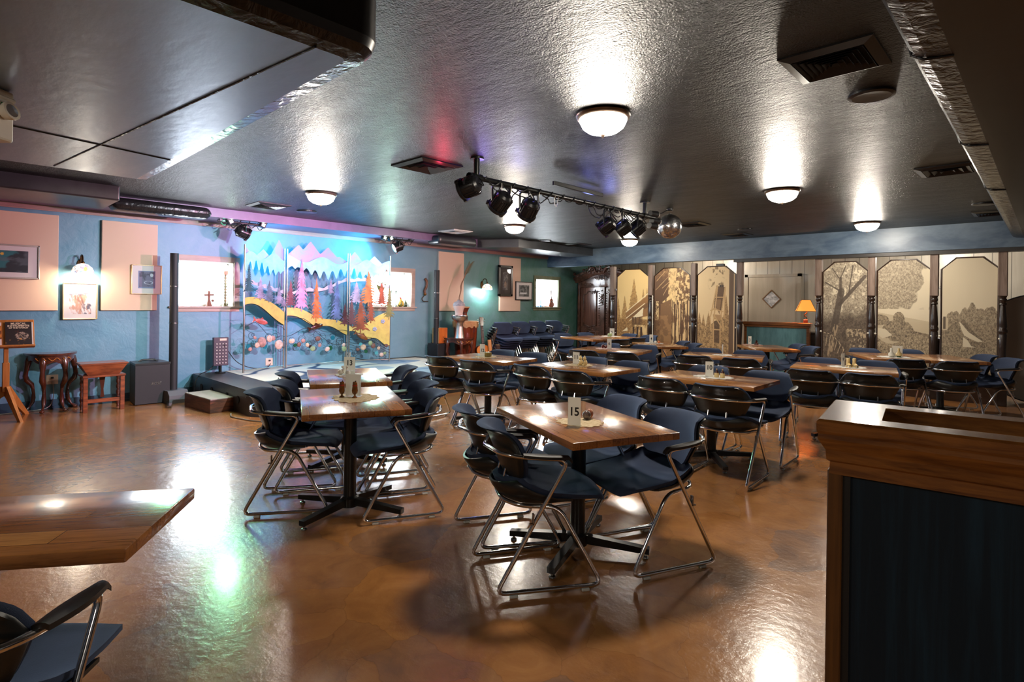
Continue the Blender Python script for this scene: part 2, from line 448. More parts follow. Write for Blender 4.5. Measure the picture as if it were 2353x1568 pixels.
# big ducts hanging under the ceiling
def duct_prof(name, prof, axis, a, b, label):
    return None
DL = thing('ceiling_duct', (-3.6,-1.5,2.3), 0, 'large black foil wrapped duct hanging near the white emergency lamp', 'duct')
def rect_round(x0, x1, y0, y1, r, seg=6):
    pts = [(x0,y0),(x1,y0)]
    pts += [(x1-r+r*math.cos(t), y1-r+r*math.sin(t)) for t in [PI/2*k/seg for k in range(seg+1)]]
    pts += [(x0,y1)]
    return pts
def rel(o, root):
    o.data.transform(Matrix.Translation(-Vector(root.location))); o.parent = root; return o
zb = 2.30
ml = MB()
ring = []
for (ins, z) in [(0.0,ZC+0.02),(0.0,zb+0.075),(0.012,zb+0.04),(0.04,zb+0.012),(0.115,zb)]:
    ring.append([(x,y,z) for x, y in rect_round(-5.32+ins*0.5, -1.90-ins*0.8, YB, 1.235-ins, max(0.02,0.11-ins*0.6))])
n = len(ring[0])
strip, body, side = MB(), MB(), MB()
for k in range(4):
    tgt = side if k < 2 else strip
    tgt.add(ring[k]+ring[k+1], [(i,(i+1)%n,n+(i+1)%n,n+i) for i in range(n)])
body.add(ring[4], [tuple(range(n))])
rel(side.build('duct_side', 'duct_dark', smooth=35), DL); rel(body.build('duct_body', 'duct', smooth=35), DL); rel(strip.build('edge_strip', 'crinkle', smooth=50), DL)
for (a, b) in [((-5.2,0.60),(-1.98,0.98)), ((-5.2,0.0),(-1.98,-0.2)), ((-4.35,1.12),(-3.6,-2.0))]:
    rel(MB().tube([(a[0],a[1],zb-0.001),(b[0],b[1],zb-0.001)], 0.005, 6).build('seam', 'crinkle'), DL)
DR = thing('ceiling_duct', (0.6,3,2.3), 0, 'long black duct with crinkled edge strip running to the header', 'duct')
prof = [(-0.41,ZC+0.02),(-0.41,zb+0.08),(-0.405,zb+0.05),(-0.385,zb+0.02),(-0.35,zb+0.008),(-0.275,zb),(1.7,zb),(1.7,ZC+0.02)]
b2, s2 = MB(), MB()
for k in range(len(prof)-1):
    q = [(prof[k][0],YB,prof[k][1]),(prof[k+1][0],YB,prof[k+1][1])]; NY = 1
    q2 = [(x,YH,z) for x, y, z in q]
    (s2 if 1 <= k <= 4 else b2).add(q+q2, [(0,1,3,2)])
rel(b2.build('duct_body', 'duct_dark'), DR); rel(s2.build('edge_strip', 'crinkle', smooth=60), DR)
for yy in (2.62, 4.2, 5.9):
    rel(MB().tube([(-0.41,yy,zb+0.075),(-0.40,yy,zb+0.03),(-0.36,yy,zb+0.004),(-0.27,yy+0.01,zb-0.003)], 0.005, 6).build('seam', 'crinkle'), DR)

# ------------------------------------------------------------------ windows
WNAMES = ['window_1','window_2','window_3']
for k, (a, b, c, d) in enumerate(WIN):
    tm = 'trim_wood' if k < 2 else 'green_trim'
    f = MB(); t = 0.075
    f.box(XL, XL+0.022, a-t, b+t, d, d+t).box(XL, XL+0.022, a-t, a, c, d).box(XL, XL+0.022, b, b+t, c, d)
    w = struct(WNAMES[k], f, tm)
    s = MB().box(XL-0.2, XL+0.05, a-t-0.03, b+t+0.03, c-0.022, c).box(XL, XL+0.02, a-t, b+t, c-0.075, c-0.022); s.build('window_sill', tm, w)
    MB().box(XL-0.21, XL, a, a+0.012, c, d).box(XL-0.21, XL, b-0.012, b, c, d).box(XL-0.21, XL, a, b, d-0.012, d).build('window_reveal', 'reveal', w)
    MB().box(XL-0.215, XL-0.205, a, b, c, d).build('window_pane', 'glass', w)
    fb = MB().box(XL-0.225, XL-0.195, a, a+0.03, c, d).box(XL-0.225, XL-0.195, b-0.03, b, c, d).box(XL-0.225, XL-0.195, a, b, c, c+0.03).box(XL-0.225, XL-0.195, a, b, d-0.03, d)
    fb.build('window_frame', 'reveal', w)

# door in the alcove wall
MT['door_paint'] = mat('taupe_door_paint', rgb(172,160,142), 0.28, c2=rgb(186,174,156), scale=2, stretch=(4,1,0.3))
MT['brass'] = mat('aged_brass', rgb(140,100,50), 0.35, 1.0)
dr = struct('door_1', MB().box(-4.93, -3.89, YA-0.04, YA, 0.0, 1.97), 'door_paint')
MB().box(-5.0, -4.93, YA-0.06, YA, 0, 2.03).box(-3.89, -3.82, YA-0.06, YA, 0, 2.03).box(-5.0, -3.82, YA-0.06, YA, 1.97, 2.03).build('door_frame', 'door_paint', dr)
D = [(0.175*math.cos(PI/2*k), 0.18*math.sin(PI/2*k)) for k in range(4)]
fr = MB(); n = 4
oo = [(x*1.14-4.42, YA-0.055, z*1.14+1.485) for x, z in D]; ii = [(x-4.42, YA-0.055, z+1.485) for x, z in D]
ob = [(x, YA-0.035, z) for x, y, z in oo]; ib = [(x, YA-0.035, z) for x, y, z in ii]
fr.add(oo+ii+ob+ib, [(i,(i+1)%4,4+(i+1)%4,4+i) for i in range(4)]+[(i,(i+1)%4,8+(i+1)%4,8+i) for i in range(4)]+[(4+i,4+(i+1)%4,12+(i+1)%4,12+i) for i in range(4)])
fr.build('diamond_frame', mat('brown_diamond_frame', rgb(120,84,48), 0.4), dr)
MB().prism([(x-4.42, z+1.485) for x, z in D], YA-0.046, YA-0.042, 'y').build('diamond_pane', mat('bright_diamond_pane', rgb(228,226,226), 0.15, c2=rgb(150,150,152), scale=14, stretch=(1,1,1.6)), dr)
# ------------------------------------------------------------------ stacking armchairs
def fabric():
    m, nt, p = new_mat('navy_woven_upholstery')
    v = coords(nt)
    nt.links.new(ramp(nt, noise(nt, v, 5, 4), [(0.3, rgb(23,34,56)), (0.7, rgb(34,48,76))]), p.inputs['Base Color'])
    p.inputs['Roughness'].default_value = 0.85; p.inputs['Sheen Weight'].default_value = 0.35; p.inputs['Sheen Tint'].default_value = rgb(120,150,200)
    bump(nt, p, noise(nt, v, 420, 2), 0.25, 0.002)
    return m
MT['navy_fabric'] = fabric()
MT['black_plastic'] = mat('black_moulded_plastic', rgb(30,32,32), 0.34, bmp=0.05, bscale=200)
MT['chrome'] = mat('chrome_tube', rgb(226,226,228), 0.12, 1.0)
MT['black_arm'] = mat('black_arm_pad', rgb(26,24,23), 0.42)
MT['clear_glide'] = mat('milky_plastic_glide', rgb(196,196,190), 0.3)
MT['black_metal'] = mat('black_powder_coat', rgb(20,22,23), 0.28)
MT['steel'] = mat('worn_steel', rgb(150,148,145), 0.25, 1.0)

Y0 = -0.25    # rear floor corner of the runner; s measures forward from it
def interp(x, xs, ys):
    return float(np.interp(x, xs, ys))
SV = [0.0, 0.06, 0.14, 0.3, 0.5, 0.66, 0.78, 0.88, 0.95, 1.0]
SS = [0.565, 0.545, 0.505, 0.40, 0.28, 0.19, 0.13, 0.085, 0.06, 0.05]
SZ = [0.418, 0.441, 0.452, 0.447, 0.437, 0.434, 0.441, 0.460, 0.484, 0.505]
SW = [0.178, 0.212, 0.232, 0.240, 0.240, 0.232, 0.216, 0.190, 0.160, 0.125]
SK = [-0.014, -0.014, -0.010, 0.006, 0.030, 0.060, 0.075, 0.066, 0.045, 0.015]
SF = [-0.02, -0.015, 0.0, 0.0, 0.0, 0.01, 0.02, 0.05, 0.07, 0.06]
def seat_pt(u, v, dz=0.0, grow=0.0):
    a = (u-0.5)*2
    w = interp(v, SV, SW)+grow
    return Vector((a*w, Y0+interp(v,SV,SS)+interp(v,SV,SF)*a*a, interp(v,SV,SZ)+interp(v,SV,SK)*abs(a)**2.2+dz))
def seat_n(fn, u, v):
    e = 0.02
    a = fn(min(1,u+e), v)-fn(max(0,u-e), v); b = fn(u, min(1,v+e))-fn(u, max(0,v-e))
    n = a.cross(b); n.normalize()
    return n if n.z >= 0 else -n
BV = [0.0, 0.08, 0.2, 0.4, 0.58, 0.75, 0.88, 0.96, 1.0]
BZ = [0.513, 0.521, 0.538, 0.585, 0.648, 0.700, 0.734, 0.750, 0.755]
BW = [0.140, 0.163, 0.182, 0.206, 0.234, 0.208, 0.182, 0.166, 0.146]
BS = [0.116, 0.110, 0.100, 0.080, 0.056, 0.036, 0.014, -0.014, -0.034]
BC = [0.03, 0.045, 0.06, 0.075, 0.085, 0.085, 0.075, 0.06, 0.045]
def back_pt(u, v, ds=0.0, grow=0.0):
    a = (u-0.5)*2; w = interp(v,BV,BW)+grow
    return Vector((a*w, Y0+interp(v,BV,BS)+interp(v,BV,BC)*a*a+ds, interp(v,BV,BZ)))
def make_chair():
    t = thing('stacking_armchair', (0,0,0), 0, 'x', 'chair', 'navy chrome armchairs around the tables')
    NU, NV = 14, 22
    vv = lambda v: v
    def dn(v):
        ph = rad(72)*min(1,max(0,(v-0.45)/0.5)); return Vector((0,-math.sin(ph),-math.cos(ph)))
    MB().shell(lambda u,v: seat_pt(u,v), lambda u,v: dn(v)*(0.044*(1-0.65*abs(2*u-1)**5)*(0.35+0.65*min(1,v/0.10)**0.5*(1 if v < 0.5 else 1-0.6*(v-0.5)/0.5))), NU, NV).build('seat', 'navy_fabric', t, smooth=75)
    def sh(u, v):
        w_ = 0.36+0.63*v
        return seat_pt(u, w_, 0, 0.004)+dn(w_)*(0.020+0.016*(1-abs(2*u-1)**4))+Vector((0,0,-0.010*v))
    MB().shell(sh, lambda u,v: dn(0.36+0.63*v)*0.012+Vector((0,0,-0.022*math.sin(PI*v)*(1-abs(2*u-1)**3))), NU, 14).build('seat_shell', 'black_plastic', t, smooth=60)
    def bt(u, v): return Vector((0,-1,-0.25)).normalized()*(0.026*(1-0.45*abs(2*u-1)**4))
    MB().shell(lambda u,v: back_pt(u,v), bt, NU, 18).build('backrest', 'navy_fabric', t, smooth=75)
    MB().shell(lambda u,v: back_pt(u,0.01+0.96*v,-0.022,0.002)+Vector((0,0,-0.006)), lambda u,v: Vector((0,-0.010,-0.002)), NU, 16).build('backrest_shell', 'black_plastic', t, smooth=60)
    H = 0.023
    half = [(0.0,-0.018,0.648),(0.185,0.028,0.648),(0.248,0.115,0.643),(0.262,0.335,0.626),(0.243,0.0,H),(0.243,0.512,H),(0.226,0.300,0.400),(0.190,0.120,0.400),(0.085,0.052,0.404)]
    rr = [0,0.09,0.06,0.05,0.05,0.05,0.06,0.08,0.05]
    pts = [(x, Y0+s, z) for x, s, z in half]
    mir = [(-x, y, z) for x, y, z in pts[1:]][::-1]
    path = fillet(pts+mir, rr+rr[1:][::-1], 5, closed=True)
    MB().tube(path, 0.0105, 8, closed=True).build('tube_frame', 'chrome', t, smooth=60)
    for sgn in (1, -1):
        a = MB()
        def ap(u, v, sgn=sgn):
            s = 0.118+0.232*v; k = (u-0.5)*2
            w = 0.012+0.014*math.sin(PI*min(1, 0.12+0.9*v))
            return Vector((sgn*(0.250+0.014*v+0.004*math.sin(PI*v))+k*w, Y0+s, 0.664-0.017*v-(0.018 if v > 0.93 else 0)*(v-0.93)/0.07-0.006*k*k))
        a.shell(ap, lambda u,v: Vector((0,0,-0.013)), 4, 12).build('armrest', 'black_arm', t, smooth=60)
    for sgn in (1, -1):
        for s in (0.085, 0.43):
            MB().bevbox(sgn*0.243-0.011, sgn*0.243+0.011, Y0+s-0.019, Y0+s+0.019, 0.0, 0.014, 0.003, 1).build('glide', 'clear_glide', t)
        MB().cyl((sgn*0.07, Y0+0.062, 0.49), (sgn*0.07, Y0+0.078, 0.556), 0.006, 8).build('back_strut', 'chrome', t)
        MB().sphere((sgn*0.10, Y0-0.022, 0.722), 0.005, 8, 5).build('screw', 'steel', t)
        MB().box(sgn*0.247, sgn*0.265, Y0+0.165, Y0+0.172, 0.335, 0.385).box(sgn*0.256, sgn*0.265, Y0+0.150, Y0+0.172, 0.335, 0.342).build('ganging_clip', 'steel', t)
    return remember(t)
CH0 = make_chair(); CH_USED = [False]
def chair(x, y, deg, label, group='navy chrome armchairs around the tables', z=0.0):
    rz = rad(deg-90)
    if not CH_USED[0]:
        CH_USED[0] = True
        CH0.location = (x,y,z); CH0.rotation_euler = (0,0,rz); CH0['label'] = label; CH0['group'] = group
        return CH0
    return dup(CH0, (x,y,z), rz, label, group)
CHAIRS = [
 # number fifteen table
 (-1.873,2.136,56,'navy armchair nearest the camera at the number fifteen table'),
 (-2.274,2.310,61,'navy armchair overlapping behind its neighbour at the number fifteen table, black back towards us'),
 (-1.573,2.716,-114,'navy armchair showing its whole blue seat beside the bright end of the fifteen table'),
 (-2.03,2.90,-112,'navy armchair half hidden beyond the number fifteen table'),
 # goblet shaker table
 (-3.636,1.681,55,'navy armchair beside the goblet shaker table on the stage step side, its seat fully seen'),
 (-3.94,1.97,62,'navy armchair tucked behind the lone armchair of the goblet shaker table, near the step'),
 (-3.07,2.138,-116,'navy armchair with blue back beside the goblet shaker table, nearer to us of that pair'),
 (-3.44,2.36,-115,'navy armchair with blue back beside the goblet shaker table, second of that pair'),
 # number thirteen table
 (-4.40,2.21,62,'navy armchair beside the number thirteen table, in front of the stage corner'),
 (-3.86,2.62,-115,'navy armchair beside the number thirteen table, the nearer of two with blue backs'),
 (-4.33,2.83,-115,'navy armchair beside the number thirteen table, the farther of two, against the stage edge'),
 # twelve
 (-4.87,4.06,96,'black-backed armchair at the number twelve table, closer to the stage'),
 (-4.32,4.08,98,'black-backed armchair at the number twelve table, closer to the eleven table'),
 (-4.85,4.72,-82,'blue-fronted armchair beyond the number twelve table, below the guitar'),
 (-4.37,4.76,-80,'blue-fronted armchair beyond the number twelve table, below the stacked chairs'),
 # eleven
 (-3.63,4.20,88,'black-backed armchair at the number eleven table, closer to the stage'),
 (-3.14,4.18,90,'black-backed armchair at the number eleven table, behind the fifteen sign'),
 (-3.62,4.86,-88,'blue-fronted armchair beyond the number eleven table, just behind the spotted cats'),
 (-3.10,4.82,-90,'blue-fronted armchair beyond the number eleven table, at its bare end'),
 # ten
 (-2.34,4.37,90,'black-backed armchair at the number ten table, closer to the eleven table'),
 (-1.83,4.33,92,'black-backed armchair at the number ten table with its sled leg fully seen'),
 (-2.38,5.05,-90,'blue-fronted armchair beyond the number ten table, behind the ten sign'),
 (-1.83,5.05,-88,'blue-fronted armchair beyond the number ten table, near the skate table'),
 # nine
 (-1.68,5.97,100,'black-backed armchair at the roller skate table, closer to the ten table'),
 (-1.22,6.06,101,'black-backed armchair at the roller skate table, just beyond the wooden planter wall'),
 (-1.86,6.92,-78,'blue-fronted armchair beyond the roller skate table, by its bare end'),
 (-1.35,7.02,-78,'blue-fronted armchair beyond the roller skate table, behind the skates'),
 # seven
 (-3.10,6.45,106,'black-backed armchair at the table with the edge-on sign, closer to the six table'),
 (-2.60,6.55,106,'black-backed armchair at the table with the edge-on sign, behind the ten sign'),
 (-3.32,7.14,-74,'blue-fronted armchair beyond the table with the edge-on sign, below the mine tower mural'),
 (-2.80,7.28,-74,'blue-fronted armchair beyond the table with the edge-on sign, below the brown post'),
 # six
 (-4.37,5.98,102,'black-backed armchair at the number six table, next to the stacked chairs'),
 (-3.87,6.10,102,'black-backed armchair at the number six table, at the bare end of the table'),
 (-4.70,6.80,-78,'blue-fronted armchair beyond the number six table, behind the red ornament'),
 (-4.18,6.95,-78,'blue-fronted armchair beyond the number six table, just right of the six sign'),
 # five
 (-6.62,8.40,-16,'dark armchair at the wall end of the number five table, nearer the stacks'),
 (-6.50,8.98,-14,'dark armchair at the wall end of the five table, before the carved wardrobe'),
 (-6.0,9.33,-104,'blue-fronted armchair beyond the number five table, below the barn mural'),
 (-5.5,9.22,-104,'blue-fronted armchair beyond the number five table, beside the white pole'),
 (-5.36,8.03,164,'black-backed armchair at the open end of the number five table, nearer to us'),
 (-5.42,8.66,164,'black-backed armchair at the open end of the number five table, behind the four sign'),
 # four
 (-4.42,8.30,-135,'blue armchair at the number four table, closer to the tree trunk mural'),
 (-4.06,7.95,-135,'blue armchair at the number four table, seat poking out beside the table post'),
 # three
 (-2.99,9.24,-142,'dark blue armchair at the number three table against the teal booth wall'),
 (-2.70,8.87,-142,'dark blue armchair at the number three table with its chrome arm towards us'),
 # vase tables
 (-1.30,8.00,120,'black-backed armchair at the paired vase tables, closer to the skate table'),
 (-0.84,8.20,121,'black-backed armchair at the paired vase tables, at the end near the round tabletop'),
 (-1.83,9.06,-59,'blue-fronted armchair beyond the paired vase tables, below the big tree mural'),
 (-1.37,9.34,-59,'blue-fronted armchair beyond the paired vase tables, just behind the vases'),
 (-0.77,9.27,-149,'blue armchair at the end of the paired vase tables, close to the tent mural'),
 (-0.52,8.87,-149,'blue armchair at the end of the paired vase tables, chrome legs seen in full'),
 # cut off table
 (-1.795,0.04,144,'navy armchair cut off at the frame corner beside the bare wooden table'),
]
for x, y, d, lab in CHAIRS: chair(x, y, d, lab)
# four stacks against the green wall, five chairs each
STK = [(-7.93,7.98,-14),(-7.95,8.52,-16),(-7.98,9.08,-14),(-8.0,9.66,-14)]
SN = ['by the guitar','second from the guitar','second from the wardrobe','nearest the wardrobe']
LV = ['bottom chair','second chair up','middle chair','second chair from the top','top chair']
for (x, y, d), nm in zip(STK, SN):
    f = Vector((math.cos(rad(d)), math.sin(rad(d)), 0))
    for k in range(5):
        chair(x+f.x*0.062*k-0.1, y+f.y*0.062*k, d, 'stacked navy armchair, %s in the stack %s' % (LV[k], nm), 'stacked navy armchairs', z=0.047*k)

# ------------------------------------------------------------------ pedestal tables
def wood_top():
    m, nt, p = new_mat('varnished_plank_tabletop')
    v = coords(nt)
    br = nt.nodes.new('ShaderNodeTexBrick'); br.inputs['Scale'].default_value = 1.0
    br.inputs['Brick Width'].default_value = 0.52; br.inputs['Row Height'].default_value = 0.088; br.inputs['Mortar Size'].default_value = 0.0012
    br.inputs['Color1'].default_value = (0,0,0,1); br.inputs['Color2'].default_value = (1,1,1,1); br.inputs['Mortar'].default_value = (0.1,0.1,0.1,1)
    br.inputs['Bias'].default_value = 0.0
    nt.links.new(v, br.inputs['Vector'])
    plank = ramp(nt, br.outputs['Color'], [(0, rgb(128,78,42)), (0.35, rgb(150,96,52)), (0.65, rgb(168,110,60)), (1, rgb(188,132,76))])
    g = noise(nt, coords(nt, (2.2,26,26)), 3.0, 7, 0.65, 0.9)
    c = mix(nt, 1.0, plank, ramp(nt, g, [(0.28,(0.45,0.4,0.38)),(0.5,(0.95,0.95,0.95)),(0.75,(1.15,1.1,1.0))]), 'MULTIPLY')
    mo = ramp(nt, br.outputs['Fac'], [(0,(1,1,1)),(1,(0.45,0.4,0.35))])
    nt.links.new(mix(nt, 1.0, c, mo, 'MULTIPLY'), p.inputs['Base Color'])
    p.inputs['Roughness'].default_value = 0.22; p.inputs['Coat Weight'].default_value = 0.5; p.inputs['Coat Roughness'].default_value = 0.1
    bump(nt, p, mix(nt, 0.4, noise(nt, coords(nt,(3,14,14)), 3, 5, 0.6), noise(nt, v, 30, 3)), 0.12, 0.006)
    return m
MT['table_wood'] = wood_top()
MT['edge_wood'] = mat('sawn_table_edge', rgb(150,100,52), 0.35, c2=rgb(104,66,34), scale=11, stretch=(1,1,0.4), lo=0.4, hi=0.6)
def make_table(L=0.93, W=0.61):
    t = thing('pedestal_table', (0,0,0), 0, 'x', 'table', 'wooden pedestal tables')
    MB().bevbox(-L/2, L/2, -W/2, W/2, 0.684, 0.72, 0.004, 2).build('tabletop', 'table_wood', t, smooth=40)
    MB().lathe([(0.040,0.06),(0.040,0.672)], 24).build('post', 'black_metal', t, smooth=40)
    MB().lathe([(0.19,0.672),(0.19,0.684)], 6).build('post_plate', 'black_metal', t, smooth=40); MB().lathe([(0.055,0.03),(0.058,0.085),(0.046,0.098)], 20).build('foot_hub', 'black_metal', t, smooth=40)
    for k in range(4):
        a = rad(50) if k == 0 else rad(130) if k == 1 else rad(230) if k == 2 else rad(310)
        M = RZ(a)
        q = [(0.045,0.088),(0.36,0.060),(0.385,0.058),(0.385,0.028),(0.35,0.030),(0.045,0.042)]
        f = MB().prism(q, -0.021, 0.021, 'y', M).build('foot', 'black_metal', t)
        MB().lathe([(0.016,0.0),(0.018,0.004),(0.016,0.010),(0.007,0.012),(0.007,0.03)], 12, RZ(a) @ Matrix.Translation((0.365,0,0))).build('levelling_glide', 'steel', f, smooth=40)
    return remember(t)
TB0 = make_table(); used_t = [False]
def table(x, y, deg, label):
    if not used_t[0]:
        used_t[0] = True
        TB0.location = (x,y,0); TB0.rotation_euler = (0,0,rad(deg)); TB0['label'] = label; return TB0
    return dup(TB0, (x,y,0), rad(deg), label)
TABLES = {
 '15':(-1.87,2.48,-22.5,'wooden table carrying the fifteen sign and a marbled egg'),
 '14':(-3.25,1.88,-24.5,'wooden table carrying two amber goblet shakers and a blank clear stand'),
 '13':(-4.27,2.43,-24.5,'wooden table carrying the thirteen sign and white bird shakers'),
 '12':(-4.60,4.39,7,'wooden table carrying the twelve sign and a mustard cube ornament'),
 '11':(-3.36,4.52,-1,'wooden table carrying the eleven sign and spotted cat figures'),
 '10':(-2.12,4.71,1,'wooden table carrying the ten sign and two corked jugs'),
 '9':(-1.55,6.56,11,'wooden table carrying a pair of cream roller skates'),
 '7':(-2.95,6.86,17,'wooden table with only an edge-on clear sign on it'),
 '6':(-4.33,6.47,13,'wooden table carrying the six sign and a red ornament'),
 '5a':(-6.05,8.30,-14,'nearer half of the paired tables below the five sign'),
 '5b':(-5.895,8.92,-14,'farther half of the paired tables carrying the five sign'),
 '4':(-4.40,7.86,-44,'wooden table carrying the four sign'),
 '3':(-3.09,8.75,-52,'wooden table carrying the three sign in front of the teal booth wall'),
 '2a':(-1.54,8.52,-59,'table with pale bottle vases, half of a pair nearer the skate table'),
 '2b':(-1.005,8.84,-59,'bare half of the paired vase tables, nearer the end post'),
}
for k, (x, y, d, lab) in TABLES.items(): table(x, y, d, lab)
# the narrow table cut off by the frame
tt = thing('pedestal_table', (-2.15,0.10,0), rad(54.5), 'bare wooden table cut off by the frame, chair tucked beside it', 'table', 'wooden pedestal tables')
MB().bevbox(-0.47, 0.47, -0.235, 0.235, 0.682, 0.72, 0.006, 2).build('tabletop', 'table_wood', tt, smooth=40)
MB().lathe([(0.040,0.06),(0.040,0.672)], 24).build('post', 'black_metal', tt, smooth=40)
MB().lathe([(0.16,0.670),(0.16,0.682)], 6).build('post_plate', 'black_metal', tt); MB().lathe([(0.055,0.03),(0.058,0.085),(0.046,0.098)], 20).build('foot_hub', 'black_metal', tt)
for k in range(4):
    M = RZ(rad([40,140,220,320][k]))
    MB().prism([(0.045,0.088),(0.30,0.060),(0.32,0.058),(0.32,0.0),(0.29,0.0),(0.285,0.03),(0.045,0.042)], -0.02, 0.02, 'y', M).build('foot', 'black_metal', tt)
# ------------------------------------------------------------------ signs, doilies and shakers on the tables
def paper_mat():
    m, nt, p = new_mat('white_translucent_card')
    out = [n for n in nt.nodes if n.type == 'OUTPUT_MATERIAL'][0]
    p.inputs['Base Color'].default_value = rgb(236,234,228); p.inputs['Roughness'].default_value = 0.6
    tl = nt.nodes.new('ShaderNodeBsdfTranslucent'); tl.inputs[0].default_value = rgb(244,240,232)
    mx = nt.nodes.new('ShaderNodeMixShader'); mx.inputs[0].default_value = 0.5
    nt.links.new(p.outputs[0], mx.inputs[1]); nt.links.new(tl.outputs[0], mx.inputs[2]); nt.links.new(mx.outputs[0], out.inputs[0])
    return m
MT['paper'] = paper_mat()
MT['ink'] = mat('black_ink', rgb(14,14,14), 0.6)
MT['doily'] = mat('cream_lace', rgb(214,194,160), 0.9, c2=rgb(176,150,112), scale=60, bmp=0.3, bscale=160)
MT['doily_pink'] = mat('pinkish_lace', rgb(206,178,170), 0.9, c2=rgb(176,140,132), scale=60)
MT['doily_white'] = mat('white_lace', rgb(222,220,214), 0.9, c2=rgb(190,186,178), scale=60)
ZT = 0.7205
def sign(x, y, facing, num, label, h=0.20, w=0.095, card=True, size=0.062, zoff=0.55):
    t = thing('table_sign', (x,y,ZT+0.003), rad(facing+90), label, 'sign', 'table number stands')
    MB().box(-w/2, w/2, -0.0045, 0.0045, 0.0, h).build('clear_holder', 'acrylic', t)
    MB().box(-w/2, w/2, -0.035, 0.035, -0.003, 0.0).build('holder_foot', 'acrylic', t)
    if card:
        MB().box(-w/2+0.002, w/2-0.002, -0.001, 0.001, 0.002, h*0.86).build('card', 'paper', t)
        if num:
            text_mesh('number', num, size, 'ink', t, Matrix.Translation((0,-0.0022,h*zoff)) @ Matrix.Rotation(PI/2,4,'X'), bold=0.0012, sx=0.9)
    return t
def doily(x, y, r, deg, label, m='doily', sx=1.0, z=ZT):
    n = 72; k = 14
    pts = []
    for i in range(n):
        a = 2*PI*i/n; rr = r*(0.93+0.07*math.cos(k*a)+0.05*math.sin(3*a+x))
        pts.append((rr*sx*math.cos(a), rr*math.sin(a)))
    o = MB().prism(pts, 0.0, 0.0022).build('doily', m, loc=(x,y,z), rotz=rad(deg))
    return tag(o, label, 'doily', 'lace doilies')
ZI = ZT+0.0024
def gloss(name, c, r=0.18, **k): return mat(name, c, r, coat=0.4, **k)
MT['amber'] = gloss('amber_lustre_glaze', rgb(122,74,28), 0.15, c2=rgb(84,44,18), scale=20)
MT['red_band'] = gloss('red_glaze', rgb(158,44,28))
MT['white_glaze'] = gloss('white_glaze', rgb(226,222,208), 0.2)
MT['cream_glaze'] = gloss('cream_glaze', rgb(214,188,132), 0.25)
MT['brown_glaze'] = gloss('dark_brown_glaze', rgb(66,30,16), 0.15)
MT['cork'] = mat('cork', rgb(196,158,104), 0.8)
MT['spot'] = mat('black_spots', rgb(24,22,20), 0.4)
MT['dark_red'] = gloss('dark_red_glaze', rgb(92,26,22), 0.2)
MT['green_glaze'] = gloss('pale_green_glaze', rgb(142,158,110), 0.25)
MT['mustard'] = gloss('mustard_glaze', rgb(150,132,64), 0.3, c2=rgb(90,84,44), scale=30)
MT['orange'] = gloss('orange_glaze', rgb(206,110,50), 0.3)
MT['marble'] = gloss('marbled_stone', rgb(112,92,84), 0.12, c2=rgb(60,56,58), scale=22)
MT['marble2'] = gloss('coral_stone', rgb(178,110,78), 0.12, c2=rgb(120,80,70), scale=22)

# fifteen
sign(-1.765,2.30,-62,'15','sign reading 15 in a clear stand with empty strip on top', 0.170, 0.070, size=0.06, zoff=0.42)
doily(-1.80,2.40,0.115,20,'lace doily under the fifteen sign and marbled egg', sx=1.15)
t = thing('egg_ornament', (-1.815,2.475,ZI), rad(30), 'small marbled stone egg leaning beside the fifteen sign', 'ornament')
MB().sphere((0,0,0.024), 0.024, 16, 10, (1,1,1.05)).build('egg', 'marble', t, smooth=80)
MB().sphere((0.012,0.03,0.027), 0.022, 16, 10, (1,1,1.2)).build('coral_egg', 'marble2', t, smooth=80)
# goblet table
doily(-3.25,1.91,0.15,-20,'wide scalloped doily under the amber goblet shakers', sx=1.25)
sign(-3.30,1.925,-50,'','blank clear stand behind the amber goblet shakers', 0.168, 0.105)
for k, (x, y) in enumerate([(-3.315,1.852),(-3.245,1.905)]):
    t = thing('goblet_shaker', (x,y,ZI), 0, ['amber goblet shaker with red band, nearer the stage step','amber goblet shaker with red band, nearer the fifteen table'][k], 'shaker', 'amber goblet shakers')
    MB().lathe([(0.018,0),(0.018,0.003),(0.006,0.012),(0.006,0.020),(0.017,0.030),(0.0195,0.045),(0.016,0.075),(0.0148,0.098),(0.012,0.104),(0.0,0.105)], 20).build('goblet', 'amber', t, smooth=50)
    MB().lathe([(0.0166,0.076),(0.0166,0.083),(0.0158,0.083)], 20, cap=False).build('band', 'red_band', t, smooth=50)
    MB().cyl((0,0,0.104),(0.006,0.004,0.109),0.003,8).build('stopper', 'brown_glaze', t)
# thirteen
doily(-4.27,2.45,0.12,-20,'doily under the thirteen sign','doily_white')
sign(-4.29,2.465,-50,'13','sign reading 13 with white bird shakers before it', 0.170, 0.10, size=0.062, zoff=0.56)
for k, (x, y) in enumerate([(-4.315,2.395),(-4.245,2.425)]):
    t = thing('bird_shaker', (x,y,ZI), rad(20+150*k), ['white bird shaker in front of the thirteen sign, nearer the stage','white bird shaker in front of the thirteen sign, nearer the twelve table'][k], 'shaker', 'white bird shakers')
    MB().sphere((0,0,0.022), 0.022, 14, 8, (1.3,0.9,1)).tube([(0.024,0,0.025),(0.034,0,0.05),(0.026,0,0.066)],0.008,8).sphere((0.022,0,0.068),0.010,10,6).build('body', 'white_glaze', t, smooth=80)
    MB().cyl((0.014,0,0.066),(0.004,0,0.063),0.003,6,0.001).build('beak', 'orange', t)
